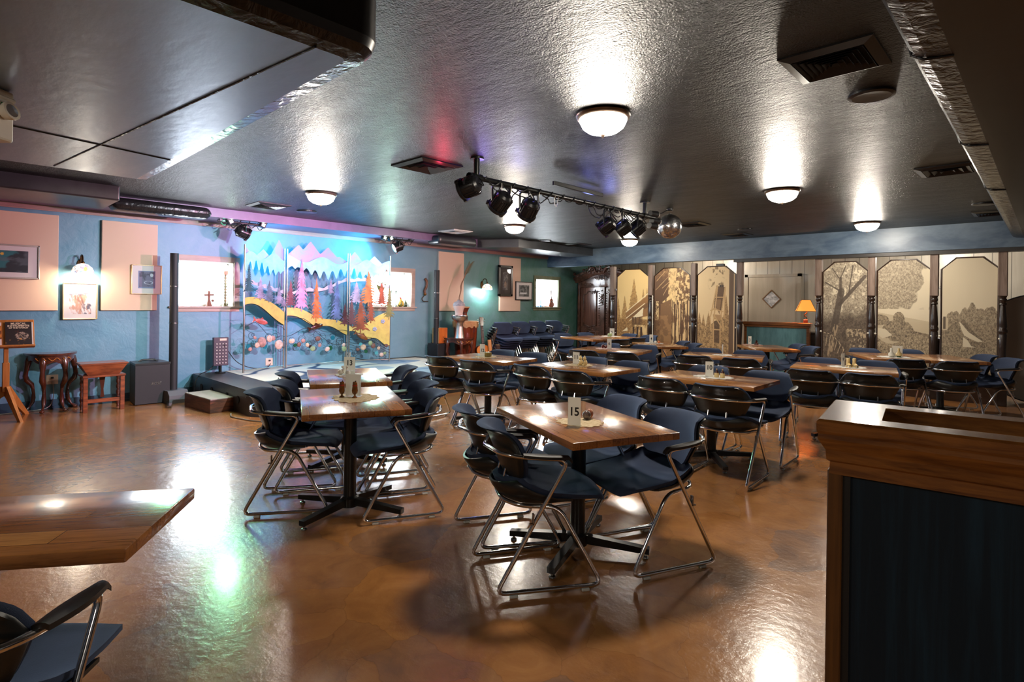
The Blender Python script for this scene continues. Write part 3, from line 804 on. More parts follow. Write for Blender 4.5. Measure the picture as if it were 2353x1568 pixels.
# ten
doily(-2.12,4.75,0.13,10,'white cloth doily under the ten sign','doily_white', sx=1.35)
sign(-2.165,4.755,-66,'10','sign reading 10 behind two corked jugs', 0.150, 0.070, size=0.056, zoff=0.5)
for k, (x, y) in enumerate([(-2.093,4.742),(-2.044,4.748)]):
    t = thing('jug_shaker', (x,y,ZI), 0, ['corked cream jug right beside the ten sign','corked cream jug one step away from the ten sign'][k], 'shaker', 'corked jug shakers')
    MB().lathe([(0.019,0),(0.020,0.004),(0.020,0.034),(0.018,0.040),(0.0,0.041)], 20).build('jug_body', 'cream_glaze', t, smooth=50)
    MB().lathe([(0.0185,0.039),(0.014,0.050),(0.007,0.056),(0.007,0.064),(0.0,0.064)], 20).build('jug_neck', 'brown_glaze', t, smooth=50)
    MB().lathe([(0.005,0.063),(0.006,0.074),(0.0,0.075)], 12).build('cork', 'cork', t, smooth=50)
# eleven
doily(-3.46,4.58,0.15,5,'beige doily under the eleven sign and spotted cats')
sign(-3.515,4.60,-72,'11','sign reading 11 in a clear stand', 0.142, 0.076, size=0.056, zoff=0.5)
for k, (x, y) in enumerate([(-3.41,4.545),(-3.362,4.55)]):
    t = thing('cat_figure', (x,y,ZI), rad(-70+30*k), ['spotted cat figure leaning on the eleven sign side','spotted cat figure on the outer side of the pair'][k], 'figurine', 'spotted cat figures')
    MB().sphere((0,0,0.03),0.026,14,9,(0.9,0.85,1.2)).sphere((0,-0.008,0.072),0.021,14,9,(1,0.9,0.9)).cyl((-0.012,-0.006,0.084),(-0.015,-0.006,0.103),0.008,8,0.001).cyl((0.012,-0.006,0.084),(0.015,-0.006,0.103),0.008,8,0.001).sphere((-0.012,-0.02,0.010),0.011,10,6).sphere((0.012,-0.02,0.010),0.011,10,6).build('body', 'cream_glaze', t, smooth=80)
    s = MB()
    for (a, b, c) in [(-0.008,-0.0255,0.076),(0.008,-0.0255,0.076),(0,-0.027,0.068),(0.012,-0.02,0.04),(-0.013,-0.019,0.03),(0.004,-0.022,0.048),(-0.004,-0.0235,0.022)]: s.sphere((a,b,c),0.0035,8,6)
    s.build('spot', 'spot', t)
# twelve
doily(-4.66,4.41,0.13,0,'yellowish doily under the twelve sign and mustard cube')
sign(-4.745,4.43,-62,'12','sign reading 12 in a clear stand', 0.160, 0.064, size=0.05, zoff=0.4)
t = thing('cube_ornament', (-4.632,4.415,ZI), rad(25), 'mustard ridged cube ornament beside the twelve sign', 'ornament')
MB().bevbox(-0.034,0.034,-0.03,0.03,0,0.052,0.008,3).build('cube_body','mustard',t,smooth=50)
MB().lathe([(0.0385,0.036),(0.0385,0.041),(0.03,0.054)],4,RZ(PI/4)).build('lid','cream_glaze',t)
# nine
doily(-1.52,6.62,0.14,15,'white doily under the roller skates','doily_white',sx=1.3)
sign(-1.575,6.65,-10,'9','clear sign seen nearly edge-on beside the roller skates', 0.155, 0.075, size=0.05, zoff=0.45)
def skate(x, y, dg, lab):
    t = thing('roller_skate_shaker', (x,y,ZI), rad(dg), lab, 'shaker', 'cream roller skate shakers')
    b = MB()
    b.lathe([(0.017,0.02),(0.019,0.03),(0.017,0.055),(0.018,0.088),(0.015,0.094),(0.0,0.092)], 16)
    b.grid(lambda u,v: Vector((0.048*v*math.cos(0)+0.004, (u-0.5)*0.034*(1-0.35*v*v), 0.022+0.02*(1-v)*math.cos((u-0.5)*PI)+0.008*math.cos((u-0.5)*PI))), 8, 8)
    b.bevbox(-0.018,0.05,-0.015,0.015,0.018,0.03,0.006,2)
    b.build('boot','cream_glaze',t,smooth=60)
    MB().bevbox(-0.02,0.054,-0.0165,0.0165,0.0175,0.0215,0.0015,1).build('sole','brown_glaze',t)
    for px in (-0.008,0.036):
        for py in (-0.012,0.012):
            MB().cyl((px,py-0.004,0.0095),(px,py+0.004,0.0095),0.0095,12).build('wheel','cream_glaze',t,smooth=40)
skate(-1.515,6.60,-50,'cream roller skate standing closer to the edge-on sign'); skate(-1.462,6.612,-45,'cream roller skate standing farther from the edge-on sign')
# seven
doily(-2.97,6.90,0.12,0,'grey doily under the thin edge-on sign','doily_white')
sign(-2.975,6.90,35,'7','clear sign seen exactly edge-on like a white stick', 0.15, 0.06)
# six
doily(-4.42,6.50,0.15,0,'pink lace doily under the six sign','doily_pink',sx=1.2)
sign(-4.37,6.46,-72,'6','sign reading 6 at an angle', 0.16, 0.065, size=0.055, zoff=0.45)
t = thing('cherry_ornament', (-4.50,6.52,ZI), 0, 'dark red cluster ornament beside the six sign', 'ornament')
MB().sphere((-0.02,0,0.022),0.022,12,8).sphere((0.022,0.01,0.022),0.022,12,8).sphere((0,-0.02,0.03),0.022,12,8).build('fruit','dark_red',t,smooth=80)
MB().tube([(0,0,0.04),(0.005,0,0.055),(0.02,0,0.062)],0.003,6).build('stem','brown_glaze',t)
# five
doily(-6.02,8.95,0.17,0,'white doily under the five sign','doily_white',sx=1.2)
sign(-6.03,9.00,-60,'5','sign reading 5 on a white card', 0.17, 0.09, size=0.065, zoff=0.42)
t = thing('gourd_ornament', (-5.99,8.87,ZI), 0, 'pale green gourd ornament in front of the five sign', 'ornament')
g = MB()
for k in range(8):
    a = 2*PI*k/8; g.sphere((0.02*math.cos(a),0.02*math.sin(a),0.03),0.026,10,8,(1,1,1.15))
g.build('gourd_body','green_glaze',t,smooth=80); MB().cyl((0,0,0.055),(0.006,0,0.075),0.006,8,0.004).build('stalk','brown_glaze',t,smooth=60)
# four
doily(-4.58,8.02,0.13,0,'white doily under the four sign','doily_white',sx=1.2)
sign(-4.63,8.03,-30,'4','sign reading 4 seen at a steep angle', 0.155, 0.07, size=0.07, zoff=0.4)
for k, (dx, m) in enumerate([(0.0,'white_glaze'),(0.05,'orange')]):
    t = thing('fruit_shaker', (-4.53+dx,7.99+dx*0.3,ZI), 0, ['white fruit shaker beside the four sign','orange fruit shaker beside the four sign'][k], 'shaker', 'fruit shakers by the four sign')
    MB().sphere((0,0,0.022),0.024,12,8,(1,1,0.9)).build('fruit', m, t, smooth=80); MB().cyl((0,0,0.04),(0.004,0,0.05),0.003,6).build('stem','brown_glaze',t)
# three
doily(-3.42,9.06,0.13,0,'pinkish doily under the three sign','doily_pink',sx=1.2)
sign(-3.46,9.05,-25,'3','sign reading 3 seen at a steep angle', 0.15, 0.07, size=0.07, zoff=0.45)
t = thing('dark_figurine', (-3.36,9.06,ZI), 0, 'small dark figurine beside the three sign', 'figurine')
MB().lathe([(0.03,0),(0.034,0.01),(0.028,0.03),(0.014,0.042),(0.0,0.05)],14).sphere((0,0,0.055),0.018,12,8).build('body','brown_glaze',t,smooth=60)
MB().lathe([(0.024,0.062),(0.008,0.068),(0.006,0.078),(0.0,0.079)],12).build('hat','spot',t,smooth=40)
# vases
doily(-1.42,8.40,0.17,30,'white doily under the bottle vases','doily_white',sx=1.1)
sign(-1.40,8.47,-66,'','blank white card standing behind the bottle vases', 0.16, 0.115)
for k, (x, y) in enumerate([(-1.445,8.365),(-1.375,8.41)]):
    t = thing('bottle_vase', (x,y,ZI), 0, ['pale bottle vase in front of the card, taller plain one','pale bottle vase in front of the card, with green foot'][k], 'vase', 'pale bottle vases')
    MB().lathe([(0.02,0.0 if k==0 else 0.012),(0.036,0.022),(0.034,0.045),(0.016,0.062),(0.012,0.085),(0.013,0.11),(0.010,0.112),(0.0,0.10)],18).build('bottle','white_glaze' if k==0 else 'cream_glaze',t,smooth=60)
    if k: MB().lathe([(0.022,0),(0.02,0.012),(0.0,0.012)],16).build('green_foot',mat('dark_green_glaze',rgb(30,74,50),0.2),t,smooth=40)
# ------------------------------------------------------------------ things along the blue and green wall
MT['pink_cloth'] = mat('beige_acoustic_cloth', rgb(206,180,158), 0.9, bmp=0.25, bscale=500)
MT['silver_frame'] = mat('pale_silver_frame', rgb(196,186,180), 0.3, 0.6)
MT['gold_frame'] = mat('pale_gold_frame', rgb(206,176,136), 0.35, 0.3)
MT['black_frame'] = mat('black_lacquer_frame', rgb(24,18,16), 0.25)
MT['passe'] = mat('white_passepartout', rgb(222,214,206), 0.7)
MT['passe_dark'] = mat('dark_passepartout', rgb(56,48,42), 0.7)
WX = XL
def ac_panel(y0, y1, z0, z1, lab):
    o = MB().bevbox(WX+0.004, WX+0.05, y0, y1, z0, z1, 0.006, 2).build('hanging_sound_absorber', 'pink_cloth')
    return tag(o, lab, 'acoustic panel', 'cloth covered acoustic panels')
ac_panel(-0.6, 1.045, 1.18, 2.325, 'wide beige acoustic panel behind the framed teal abstract')
ac_panel(1.47, 2.08, 1.18, 2.32, 'beige acoustic panel between the first sconce and the window')
ac_panel(6.84, 7.49, 1.155, 2.32, 'tall pink acoustic panel behind the drums')
ac_panel(8.53, 9.18, 1.145, 2.325, 'beige acoustic panel behind the black framed pictures')
MWALL = lambda y, z, x=WX: Matrix.Translation((x, y, z)) @ Matrix.Rotation(PI/2, 4, 'Z')   # local -Y faces +X (into the room)
def framed(name, yc, zc, w, h, fw, mat_w, fn, lab, fm, pm, x=WX, depth=0.03, mat_h=None, nx=60, ny=60):
    t = thing(name, (x, yc, zc), PI/2, lab, 'picture')
    mat_h = mat_h or mat_w
    f = MB()
    for (a,b,c,d) in [(-w/2,w/2,h/2-fw,h/2),(-w/2,w/2,-h/2,-h/2+fw),(-w/2,-w/2+fw,-h/2,h/2),(w/2-fw,w/2,-h/2,h/2)]:
        f.bevbox(a,b,-depth,0,c,d,0.004,1)
    f.build('picture_frame', fm, t)
    MB().box(-w/2+fw*0.5, w/2-fw*0.5, -depth*0.55, -0.001, -h/2+fw*0.5, h/2-fw*0.5).build('mount', pm, t)
    iw, ih = w-2*fw-2*mat_w, h-2*fw-2*mat_h
    picture('print', iw, ih, nx, ny, fn, t, Matrix.Translation((0,-depth*0.55-0.001,-ih/2)))
    MB().box(-w/2+fw*0.8, w/2-fw*0.8, -depth*0.72, -depth*0.66, -h/2+fw*0.8, h/2-fw*0.8).build('glazing', 'glass', t)
    return t
def art_teal(u, v):
    c = blend(np.zeros(u.shape+(3,))+L3(28,34,38), L3(40,110,112), sm(0.45,0.62,fbm(u*5+1,v*3,3)+0.25*(1-abs(u-0.35)*2)))
    c = blend(c, L3(96,104,108), sm(0.5,0.7,fbm(u*7,v*5,9))*0.5*(u>0.55))
    c = blend(c, L3(226,180,60), ((u-0.62)**2*9+(v-0.84)**2 < 0.0045).astype(float))
    return blend(c, L3(150,170,150), ((u-0.44)**2*9*0.4+(v-0.68)**2*3 < 0.004).astype(float)*0.7)
def art_canyon(u, v):
    c = np.zeros(u.shape+(3,))+L3(222,214,208)
    c = blend(c, L3(196,150,126), sm(0.42,0.6,fbm(u*6,v*4,4))*(v<0.8))
    c = blend(c, L3(130,90,80), sm(0.55,0.7,fbm(u*16+v*6,v*3,8))*(v<0.75)*0.8)
    c = blend(c, L3(86,90,110), sm(0.5,0.62,fbm(u*4,v*22,2))*(v>0.72)*(v<0.86)*0.8)
    return blend(c, L3(104,100,110), sm(0.55,0.7,fbm(u*9,v*9,12))*(v<0.4)*(u>0.65))
def art_moon(u, v):
    c = np.zeros(u.shape+(3,))+L3(104,100,124)
    c = blend(c, L3(62,56,76), sm(0.45,0.6,fbm(u*5,v*5,6)))
    c = blend(c, L3(200,200,206), ((u-0.78)**2+(v-0.76)**2 < 0.009).astype(float))
    e = ((u-0.6)/0.27)**2+((v-0.33)/0.1)**2
    c = blend(c, L3(186,184,200), ((e<1)&(e>0.6)).astype(float))
    b = (u<0.06)|(u>0.94)|(v<0.07)|(v>0.95)
    return blend(c, L3(110,124,156), b.astype(float))
def art_dark(u, v):
    c = np.zeros(u.shape+(3,))+L3(70,66,62)
    c = blend(c, L3(120,116,108), sm(0.5,0.65,fbm(u*6,v*14,5)))
    e = ((u-0.5)/0.25)**2+((v-0.3)/0.16)**2
    return blend(c, L3(150,120,96), ((e<1)).astype(float)*0.6)
def art_bw(u, v):
    c = np.zeros(u.shape+(3,))+L3(110,110,108)
    c = blend(c, L3(40,40,40), sm(0.5,0.6,fbm(u*7,v*5,5)))
    c = blend(c, L3(206,206,204), ((v>0.2)&(v<0.36)&(u>0.1)&(u<0.85)).astype(float))
    return blend(c, L3(60,60,60), ((u-v*0.5)>0.6).astype(float)*0.7)
framed('framed_abstract', 0.47, 1.745, 0.80, 0.395, 0.018, 0.085, art_teal, 'framed dark teal abstract with a yellow moon dot', 'silver_frame', 'passe', x=WX+0.05, mat_h=0.055)
framed('framed_print', 1.262, 1.295, 0.345, 0.45, 0.012, 0.052, art_canyon, 'framed pale canyon print lit by the sconce above it', 'gold_frame', 'passe', x=WX+0.02, mat_h=0.055)
framed('framed_moon_print', 1.955, 1.585, 0.345, 0.385, 0.010, 0.066, art_moon, 'square framed violet moon print overlapping the panel edge', 'gold_frame', 'passe', x=WX+0.055, mat_h=0.068)
framed('framed_instrument_print', 8.665, 1.805, 0.43, 0.67, 0.05, 0.085, art_dark, 'tall black framed print with dark mount', 'black_frame', 'passe_dark', x=WX+0.05, depth=0.045, mat_h=0.09)
framed('framed_photograph', 9.275, 1.60, 0.555, 0.42, 0.022, 0.085, art_bw, 'black framed black-and-white photograph in a pale mount', 'black_frame', 'passe', x=WX+0.05, mat_h=0.06)

# sconces with leaded glass shades
MT['bronze'] = mat('bronze_bracket', rgb(92,62,36), 0.3, 0.9)
def shade_mat():
    m, nt, p = new_mat('leaded_glass_shade')
    v = coords(nt)
    vo = nt.nodes.new('ShaderNodeTexVoronoi'); vo.inputs['Scale'].default_value = 38; nt.links.new(v, vo.inputs['Vector'])
    sr = nt.nodes.new('ShaderNodeSeparateColor'); nt.links.new(vo.outputs['Color'], sr.inputs[0])
    c = ramp(nt, sr.outputs[0], [(0.0, rgb(250,246,236)), (0.70, rgb(240,240,238)), (0.78, rgb(120,150,220)), (0.86, rgb(240,200,110)), (0.93, rgb(210,120,110)), (1.0, rgb(160,190,230))])
    v2 = nt.nodes.new('ShaderNodeTexVoronoi'); v2.feature = 'DISTANCE_TO_EDGE'; v2.inputs['Scale'].default_value = 38; nt.links.new(v, v2.inputs['Vector'])
    c = mix(nt, 1.0, c, ramp(nt, v2.outputs['Distance'], [(0.0,(0.12,0.10,0.08)),(0.05,(1,1,1))]), 'MULTIPLY')
    nt.links.new(c, p.inputs['Base Color']); p.inputs['Roughness'].default_value = 0.25
    nt.links.new(c, p.inputs['Emission Color']); p.inputs['Emission Strength'].default_value = 0.3
    return m
MT['leaded'] = shade_mat()
MT['bulb'] = mat('lit_bulb', rgb(255,240,214), 0.4, emit=(1.0,0.86,0.66,1), estr=40.0)
MT['bulb_cool'] = mat('cool_lit_bulb', rgb(240,246,255), 0.4, emit=(0.9,0.96,1.0,1), estr=30.0)
def sconce(y, z, lab, cool, power):
    t = thing('wall_sconce', (WX, y, z), 0, lab, 'wall lamp', 'leaded glass sconces')
    MB().lathe([(0.001,0),(0.05,0.004),(0.045,0.016),(0.001,0.02)], 20, Matrix.Rotation(PI/2,4,'Y') @ Matrix.Diagonal((1.6,0.8,1,1))).build('backplate', 'bronze', t, smooth=50)
    arc = fillet([(0.01,0,0.03),(0.06,0,0.13),(0.15,0,0.12),(0.17,0,0.03)], 0.06, 8)
    MB().tube(arc, 0.010, 8).sphere((0.17,0,0.03),0.02,10,6).build('arm', 'bronze', t, smooth=60)
    pr = [(0.022,0.02),(0.055,0.008),(0.095,-0.03),(0.112,-0.075),(0.110,-0.10)]
    MB().lathe(pr+[(r-0.004,zz) for r, zz in pr[::-1]], 24, Matrix.Translation((0.17,0,0)), cap=False).build('lamp_shade', 'leaded', t, smooth=50)
    MB().sphere((0.17,0,-0.055),0.028,12,8).build('bulb', 'bulb_cool' if cool else 'bulb', t, smooth=80)
    l = bpy.data.lights.new('sconce_light','POINT'); l.energy = power; l.color = (0.88,0.95,1.0) if cool else (1.0,0.82,0.6); l.shadow_soft_size = 0.04
    lo = bpy.data.objects.new('sconce_light', l); COL.objects.link(lo); lo.location = (WX+0.17, y, z-0.12)
sconce(1.262, 1.735, 'leaded glass sconce above the canyon print', False, 3.6)
sconce(8.03, 1.70, 'leaded glass sconce over the guitar on the green wall', True, 4)

# wall outlets
MT['outlet'] = mat('ivory_outlet_plate', rgb(206,186,170), 0.4)
def outlet(y, z, lab):
    t = thing('wall_outlet', (WX, y, z), 0, lab, 'outlet', 'wall outlets')
    MB().bevbox(0,0.008,-0.057,0.057,-0.057,0.057,0.003,1).build('plate','outlet',t)
    for zz in (-0.022,0.022): MB().bevbox(0.007,0.0105,-0.017,0.017,zz-0.013,zz+0.013,0.002,1).build('socket','outlet',t)
    MB().box(0.010,0.03,-0.012,0.012,0.012,0.032).build('plug','black_plastic',t)
outlet(1.005,0.35,'ivory wall outlet behind the half-round table'); outlet(3.6,0.385,'ivory wall outlet behind the first stage screen leaf'); outlet(4.93,0.40,'ivory wall outlet behind the second stage screen leaf')

# stage, carpet on it, step box
MT['stage_black'] = mat('black_stage_paint', rgb(34,34,36), 0.4, c2=rgb(52,50,50), scale=4, bmp=0.1, bscale=30)
SX, SY0, SY1, SZ_ = -6.34, 2.53, 6.40, 0.30
st = thing('stage_platform', (-7.5,4.4,0), 0, 'low black stage platform with painted floor in front of the metal screen', 'stage')
b = MB().prism([(-8.62,SY0),(SX-0.25,SY0),(SX,SY0+0.18),(SX,SY1-0.3),(SX-0.3,SY1),(-8.62,SY1)], 0.0, SZ_-0.004)
o = b.build('stage_deck', 'stage_black'); rel(o, st)
for x in (-8.25,-7.85,-7.3,-6.95):
    h = MB().lathe([(0.045,0),(0.045,0.004)], 16, Matrix.Translation((x,SY0-0.003,0.15)) @ Matrix.Rotation(PI/2,4,'X')).build('hand_hole', mat('hole_black', rgb(4,4,4), 0.9)); rel(h, st)
def art_stage(u, v):
    X = u*2.2; Y = v*3.3
    d = fbm(X*0.55+3, Y*0.5, 21, 3)
    c = np.zeros(u.shape+(3,))+L3(206,202,186)
    for lv, wd in ((0.42,0.020),(0.56,0.024),(0.68,0.016)):
        c = blend(c, L3(40,62,92), sm(wd,wd*0.6,abs(d-lv)))
    c = blend(c, L3(92,126,160), ((d>0.56)&(fbm(X*0.9,Y*0.8,5,2)>0.55)).astype(float)*0.8)
    c = blend(c, L3(150,168,176), sm(0.5,0.7,fbm(X*3,Y*3,2))*0.25)
    return c
pc = picture('stage_painting', 2.2, 3.3, 110, 160, art_stage, None, Matrix.Translation((-7.52,2.95,SZ_-0.001)) @ Matrix.Rotation(-PI/2,4,'X'))
rel(pc, st)
MT['step_wood'] = mat('stained_step_wood', rgb(92,52,34), 0.4, c2=rgb(58,34,24), scale=5, stretch=(1,1,9), lo=0.42, hi=0.58)
MT['grey_carpet'] = mat('grey_step_carpet', rgb(150,146,136), 0.95, bmp=0.4, bscale=300)
t = thing('step_box', (-7.45,2.385,0), rad(5), 'low stained wooden step box in front of the stage', 'step')
MB().bevbox(-0.365,0.365,-0.155,0.15,0,0.158,0.005,2).build('step_body','step_wood',t); MB().bevbox(-0.36,0.36,-0.15,0.145,0.157,0.166,0.003,1).build('tread','grey_carpet',t)

# column loudspeakers and subwoofer
MT['speaker_black'] = mat('black_speaker_cloth', rgb(28,29,32), 0.6, bmp=0.2, bscale=500)
def column(x, y, z0, lab, rot):
    t = thing('tower_loudspeaker', (x,y,0), rad(rot), lab, 'loudspeaker', 'slim column loudspeakers')
    if z0 < 0.2:
        MB().prism([(-0.17,0.0),(-0.17,0.05),(-0.08,0.16),(0.12,0.16),(0.17,0.10),(0.17,0.0)], -0.12, 0.12, 'y').build('power_base', mat('grey_power_base', rgb(92,96,98), 0.35), t)
        for sg in (-1,1):
            MB().prism([(0.05,sg*0.10),(0.42,sg*0.26),(0.44,sg*0.22),(0.09,sg*0.04)], 0.006, 0.03).build('foot','steel',t)
    c = MB()
    def cyl_prof(z0, z1):
        pts = [(0.052*math.cos(a), 0.05*math.sin(a)) for a in [2*PI*k/20 for k in range(20)]]
        c.prism(pts, z0, z1)
    cyl_prof(z0, 1.02); c.build('lower_column','speaker_black',t,smooth=50)
    c = MB(); cyl_prof(1.025, 1.93); c.build('upper_column','speaker_black',t,smooth=50)
    MB().lathe([(0.0535,1.015),(0.0535,1.03)],20).lathe([(0.0535,1.50),(0.0535,1.506)],20).build('joint_ring','steel',t,smooth=40)
column(-8.22,2.18,0.16,'slim black column loudspeaker beside the first window, on a green lit base',10)
column(-8.35,6.60,0.0,'slim dark column loudspeaker between the second window and the pink panel',0)
t = thing('subwoofer', (-8.38,1.945,0), rad(0), 'black subwoofer box on the floor beside the dough box table', 'loudspeaker')
MB().prism([(-0.2,-0.165),(0.2,-0.19),(0.2,0.19),(-0.2,0.165)], 0.012, 0.50).build('cabinet','speaker_black',t)
MB().prism([(-0.2,-0.17),(0.21,-0.195),(0.21,0.195),(-0.2,0.17)], 0.50, 0.525).build('top_cap','black_plastic',t)
MB().tube(fillet([(-0.05,-0.1,0.522),(-0.05,-0.07,0.545),(-0.05,0.07,0.545),(-0.05,0.1,0.522)],0.03,4),0.012,8).build('handle','black_plastic',t,smooth=50)
for sg in ((-0.15,-0.13),(0.15,-0.15),(0.15,0.15),(-0.15,0.13)): MB().cyl((sg[0],sg[1],0),(sg[0],sg[1],0.014),0.02,10).build('rubber_foot','black_plastic',t)
text_mesh('logo','BOSE',0.05,'steel',t,Matrix.Translation((0.203,0.035,0.26)) @ Matrix.Rotation(PI/2,4,'Z') @ Matrix.Rotation(PI/2,4,'X') @ Matrix(((1,0.25,0,0),(0,1,0,0),(0,0,1,0),(0,0,0,1))), bold=0.0012, sx=0.9)

# mixer hanging on a short stand at the stage edge
t = thing('stage_mixer', (-8.45,2.83,SZ_), rad(0), 'upright panel of knobs on a short stand at the stage edge', 'mixer')
MB().cyl((0,0,0),(0,0,0.12),0.02,10).lathe([(0.07,0),(0.07,0.012)],16).build('stand','black_metal',t)
MB().bevbox(-0.03,0.03,-0.10,0.10,0.10,0.50,0.008,2).build('mixer_body',mat('dark_violet_panel', rgb(58,46,60), 0.4),t)
kb = MB()
for r in range(7):
    for c in range(4): kb.cyl((0.03,-0.06+0.04*c,0.14+0.045*r),(0.042,-0.06+0.04*c,0.14+0.045*r),0.010,8)
kb.build('knob_field',mat('pale_knob', rgb(170,160,160), 0.4),t)
MB().box(0.03,0.034,-0.02,0.07,0.455,0.485).build('label_plate','outlet',t)
# cables
MT['cable'] = mat('black_cable', rgb(16,16,17), 0.5)
def cable(name, pts, r, lab, m='cable', rd=0.12):
    return tag(MB().tube(fillet(pts, rd, 6), r, 6).build(name, m, smooth=60), lab, 'cable')
cable('power_cable', [(-8.42,2.86,0.7),(-8.45,3.05,0.42),(-8.5,3.3,0.312),(-8.5,3.52,0.315),(WX+0.05,3.6,0.36)], 0.006, 'black cable drooping from the upright mixer to the stage outlet')
cable('power_cable', [(-8.5,2.80,0.46),(-8.5,2.7,0.33),(-8.4,2.56,0.315),(-8.35,2.49,0.25),(-8.3,2.45,0.02),(-8.25,2.32,0.015)], 0.006, 'black cable falling over the stage corner behind the step box')
cable('extension_cord', [(-6.86,2.42,0.012),(-6.7,2.36,0.008),(-6.3,2.46,0.008),(-5.8,2.8,0.008)], 0.007, 'grey extension cord lying on the floor beside the step box', mat('grey_cord', rgb(120,116,108), 0.5))
cable('power_cable', [(WX+0.05,4.95,0.38),(-8.52,5.2,0.312),(-8.54,5.6,0.306),(-8.5,6.0,0.31),(-8.52,6.35,0.306),(-8.45,6.5,0.02)], 0.007, 'black cable along the back of the stage towards the dark column')
cable('lamp_cord', [(WX+0.02,1.01,0.33),(-8.6,1.02,0.15),(-8.58,0.98,0.02),(-8.56,0.8,0.008),(-8.55,0.5,0.008)], 0.004, 'white cord hanging from the outlet behind the half-round table', mat('white_cord', rgb(190,190,184), 0.5))

# carved half-round tables
MT['mahogany'] = mat('polished_mahogany', rgb(92,46,28), 0.22, c2=rgb(58,26,16), scale=7, stretch=(1,1,0.3), coat=0.5)
MT['inlay'] = mat('marquetry_inlay', rgb(190,120,52), 0.25)
def demilune(x, y, rot, lab, top_z, w, d):
    t = thing('half_round_table', (x,y,0), rad(rot), lab, 'side table', 'carved half-round tables')
    def half(rx, ry, n=20): return [(ry*math.sin(a)-0.0, -rx*math.cos(a)) for a in [PI*k/n for k in range(n+1)]]
    MB().prism([(0,-w/2)]+half(w/2,d)[1:-1]+[(0,w/2)], top_z-0.022, top_z).build('tabletop','mahogany',t,smooth=30)
    # carved apron: wavy lower edge
    ap = MB(); n = 32
    A = half(w/2-0.025, d-0.025, n); vs = []
    for k, (px, py) in enumerate(A):
        lowz = top_z-0.10-0.022*math.cos(k/n*PI*6)-(0.02 if abs(k-n/2) < 4 else 0)
        vs += [(px,py,top_z-0.022),(px,py,lowz),(px*0.93,py*0.93,lowz),(px*0.93,py*0.93,top_z-0.022)]
    ap.add(vs, [f for k in range(n) for f in [(4*k,4*k+4,4*k+5,4*k+1),(4*k+1,4*k+5,4*k+6,4*k+2),(4*k+2,4*k+6,4*k+7,4*k+3)]])
    ap.build('apron','mahogany',t,smooth=40)
    i = MB()
    for sg in (-1,0,1):
        a = PI/2+sg*0.55; cx, cy = (d-0.022)*math.sin(a), -(w/2-0.022)*math.cos(a)
        tg = Vector((math.cos(a)*(d), math.sin(a)*(w/2),0)).normalized()
        pts = [Vector((cx,cy,top_z-0.065))+tg*q+Vector((0,0,0.016*math.sin(q*75))) for q in [-0.055+0.011*k for k in range(11)]]
        i.tube(pts, 0.0045, 6)
    i.build('inlay','inlay',t,smooth=60)
    for a in (rad(10), rad(62), rad(118), rad(170)):
        px, py = (d-0.05)*math.sin(a), -(w/2-0.05)*math.cos(a)
        dr = Vector((px+0.02,py,0)).normalized() if True else None
        P = []; Rr = []
        for q in range(13):
            s = q/12; z = (top_z-0.05)*(1-s)
            off = 0.045*math.sin(s*PI*1.0)*(1 if s < 0.45 else 0.3) - 0.055*math.sin(max(0,(s-0.35)/0.65)*PI) + (0.035*(s-0.85)/0.15 if s > 0.85 else 0)
            P.append(Vector((px,py,max(z,0.022)))+dr*off); Rr.append(0.034*(1-s)+0.014*s+(0.010 if s > 0.93 else 0)+0.006*math.sin(s*18))
        MB().tube(P, 0.02, 10, radii=Rr).sphere((P[-1].x,P[-1].y,0.02),0.022,10,6,(1.2,1.2,0.9)).build('cabriole_leg','mahogany',t,smooth=70)
    return t
demilune(-8.62,0.985,0,'dark carved half-round table beneath the canyon print',0.685,0.50,0.34)
demilune(-8.20,6.98,-6,'carved half-round table with orange inlay holding the silver goblet drum',0.66,0.58,0.40)
# dough box table
MT['bench_wood'] = mat('red_brown_bench_wood', rgb(150,80,46), 0.35, c2=rgb(104,52,30), scale=4, stretch=(6,1,6), lo=0.4, hi=0.62, coat=0.3)
t = thing('dough_box_table', (-8.2,1.42,0), rad(0), 'small wooden dough box on turned legs between half-round table and subwoofer', 'side table')
bx = MB(); a, b2_ = (0.105,0.155), (0.15,0.225)
bx.add([(-a[0],-a[1],0.43),(a[0],-a[1],0.43),(a[0],a[1],0.43),(-a[0],a[1],0.43),(-b2_[0],-b2_[1],0.55),(b2_[0],-b2_[1],0.55),(b2_[0],b2_[1],0.55),(-b2_[0],b2_[1],0.55)],[(0,1,2,3),(4,5,6,7),(0,1,5,4),(1,2,6,5),(2,3,7,6),(3,0,4,7)])
bx.build('trough','bench_wood',t); MB().bevbox(-0.16,0.16,-0.235,0.235,0.55,0.57,0.004,1).build('lid','bench_wood',t)
MB().bevbox(-0.14,0.15,-0.21,0.21,0.405,0.43,0.004,1).build('shelf_board','bench_wood',t)
for sy in (-0.18,0.18):
    MB().bevbox(0.095,0.14,sy-0.022,sy+0.022,0,0.405,0.003,1).build('leg','bench_wood',t)
    pr = [(0.018,0.0)]+[(0.013+0.010*abs(math.sin(k*1.05)),0.02+k*0.022) for k in range(18)]
    MB().lathe(pr,12,Matrix.Translation((-0.10,sy,0))).build('turned_leg','mahogany',t,smooth=60)
    MB().bevbox(-0.1,0.1,sy-0.012,sy+0.012,0.11,0.14,0.003,1).build('side_rail','bench_wood',t)
MB().bevbox(0.105,0.128,-0.16,0.16,0.105,0.15,0.004,1).build('front_rail','bench_wood',t)
MB().prism([(-0.02,0.15),(0.02,0.15),(0.012,0.25),(0.03,0.40),(-0.03,0.40),(-0.012,0.25)],0.0,0.02,'x').build('lyre_support','mahogany',t)

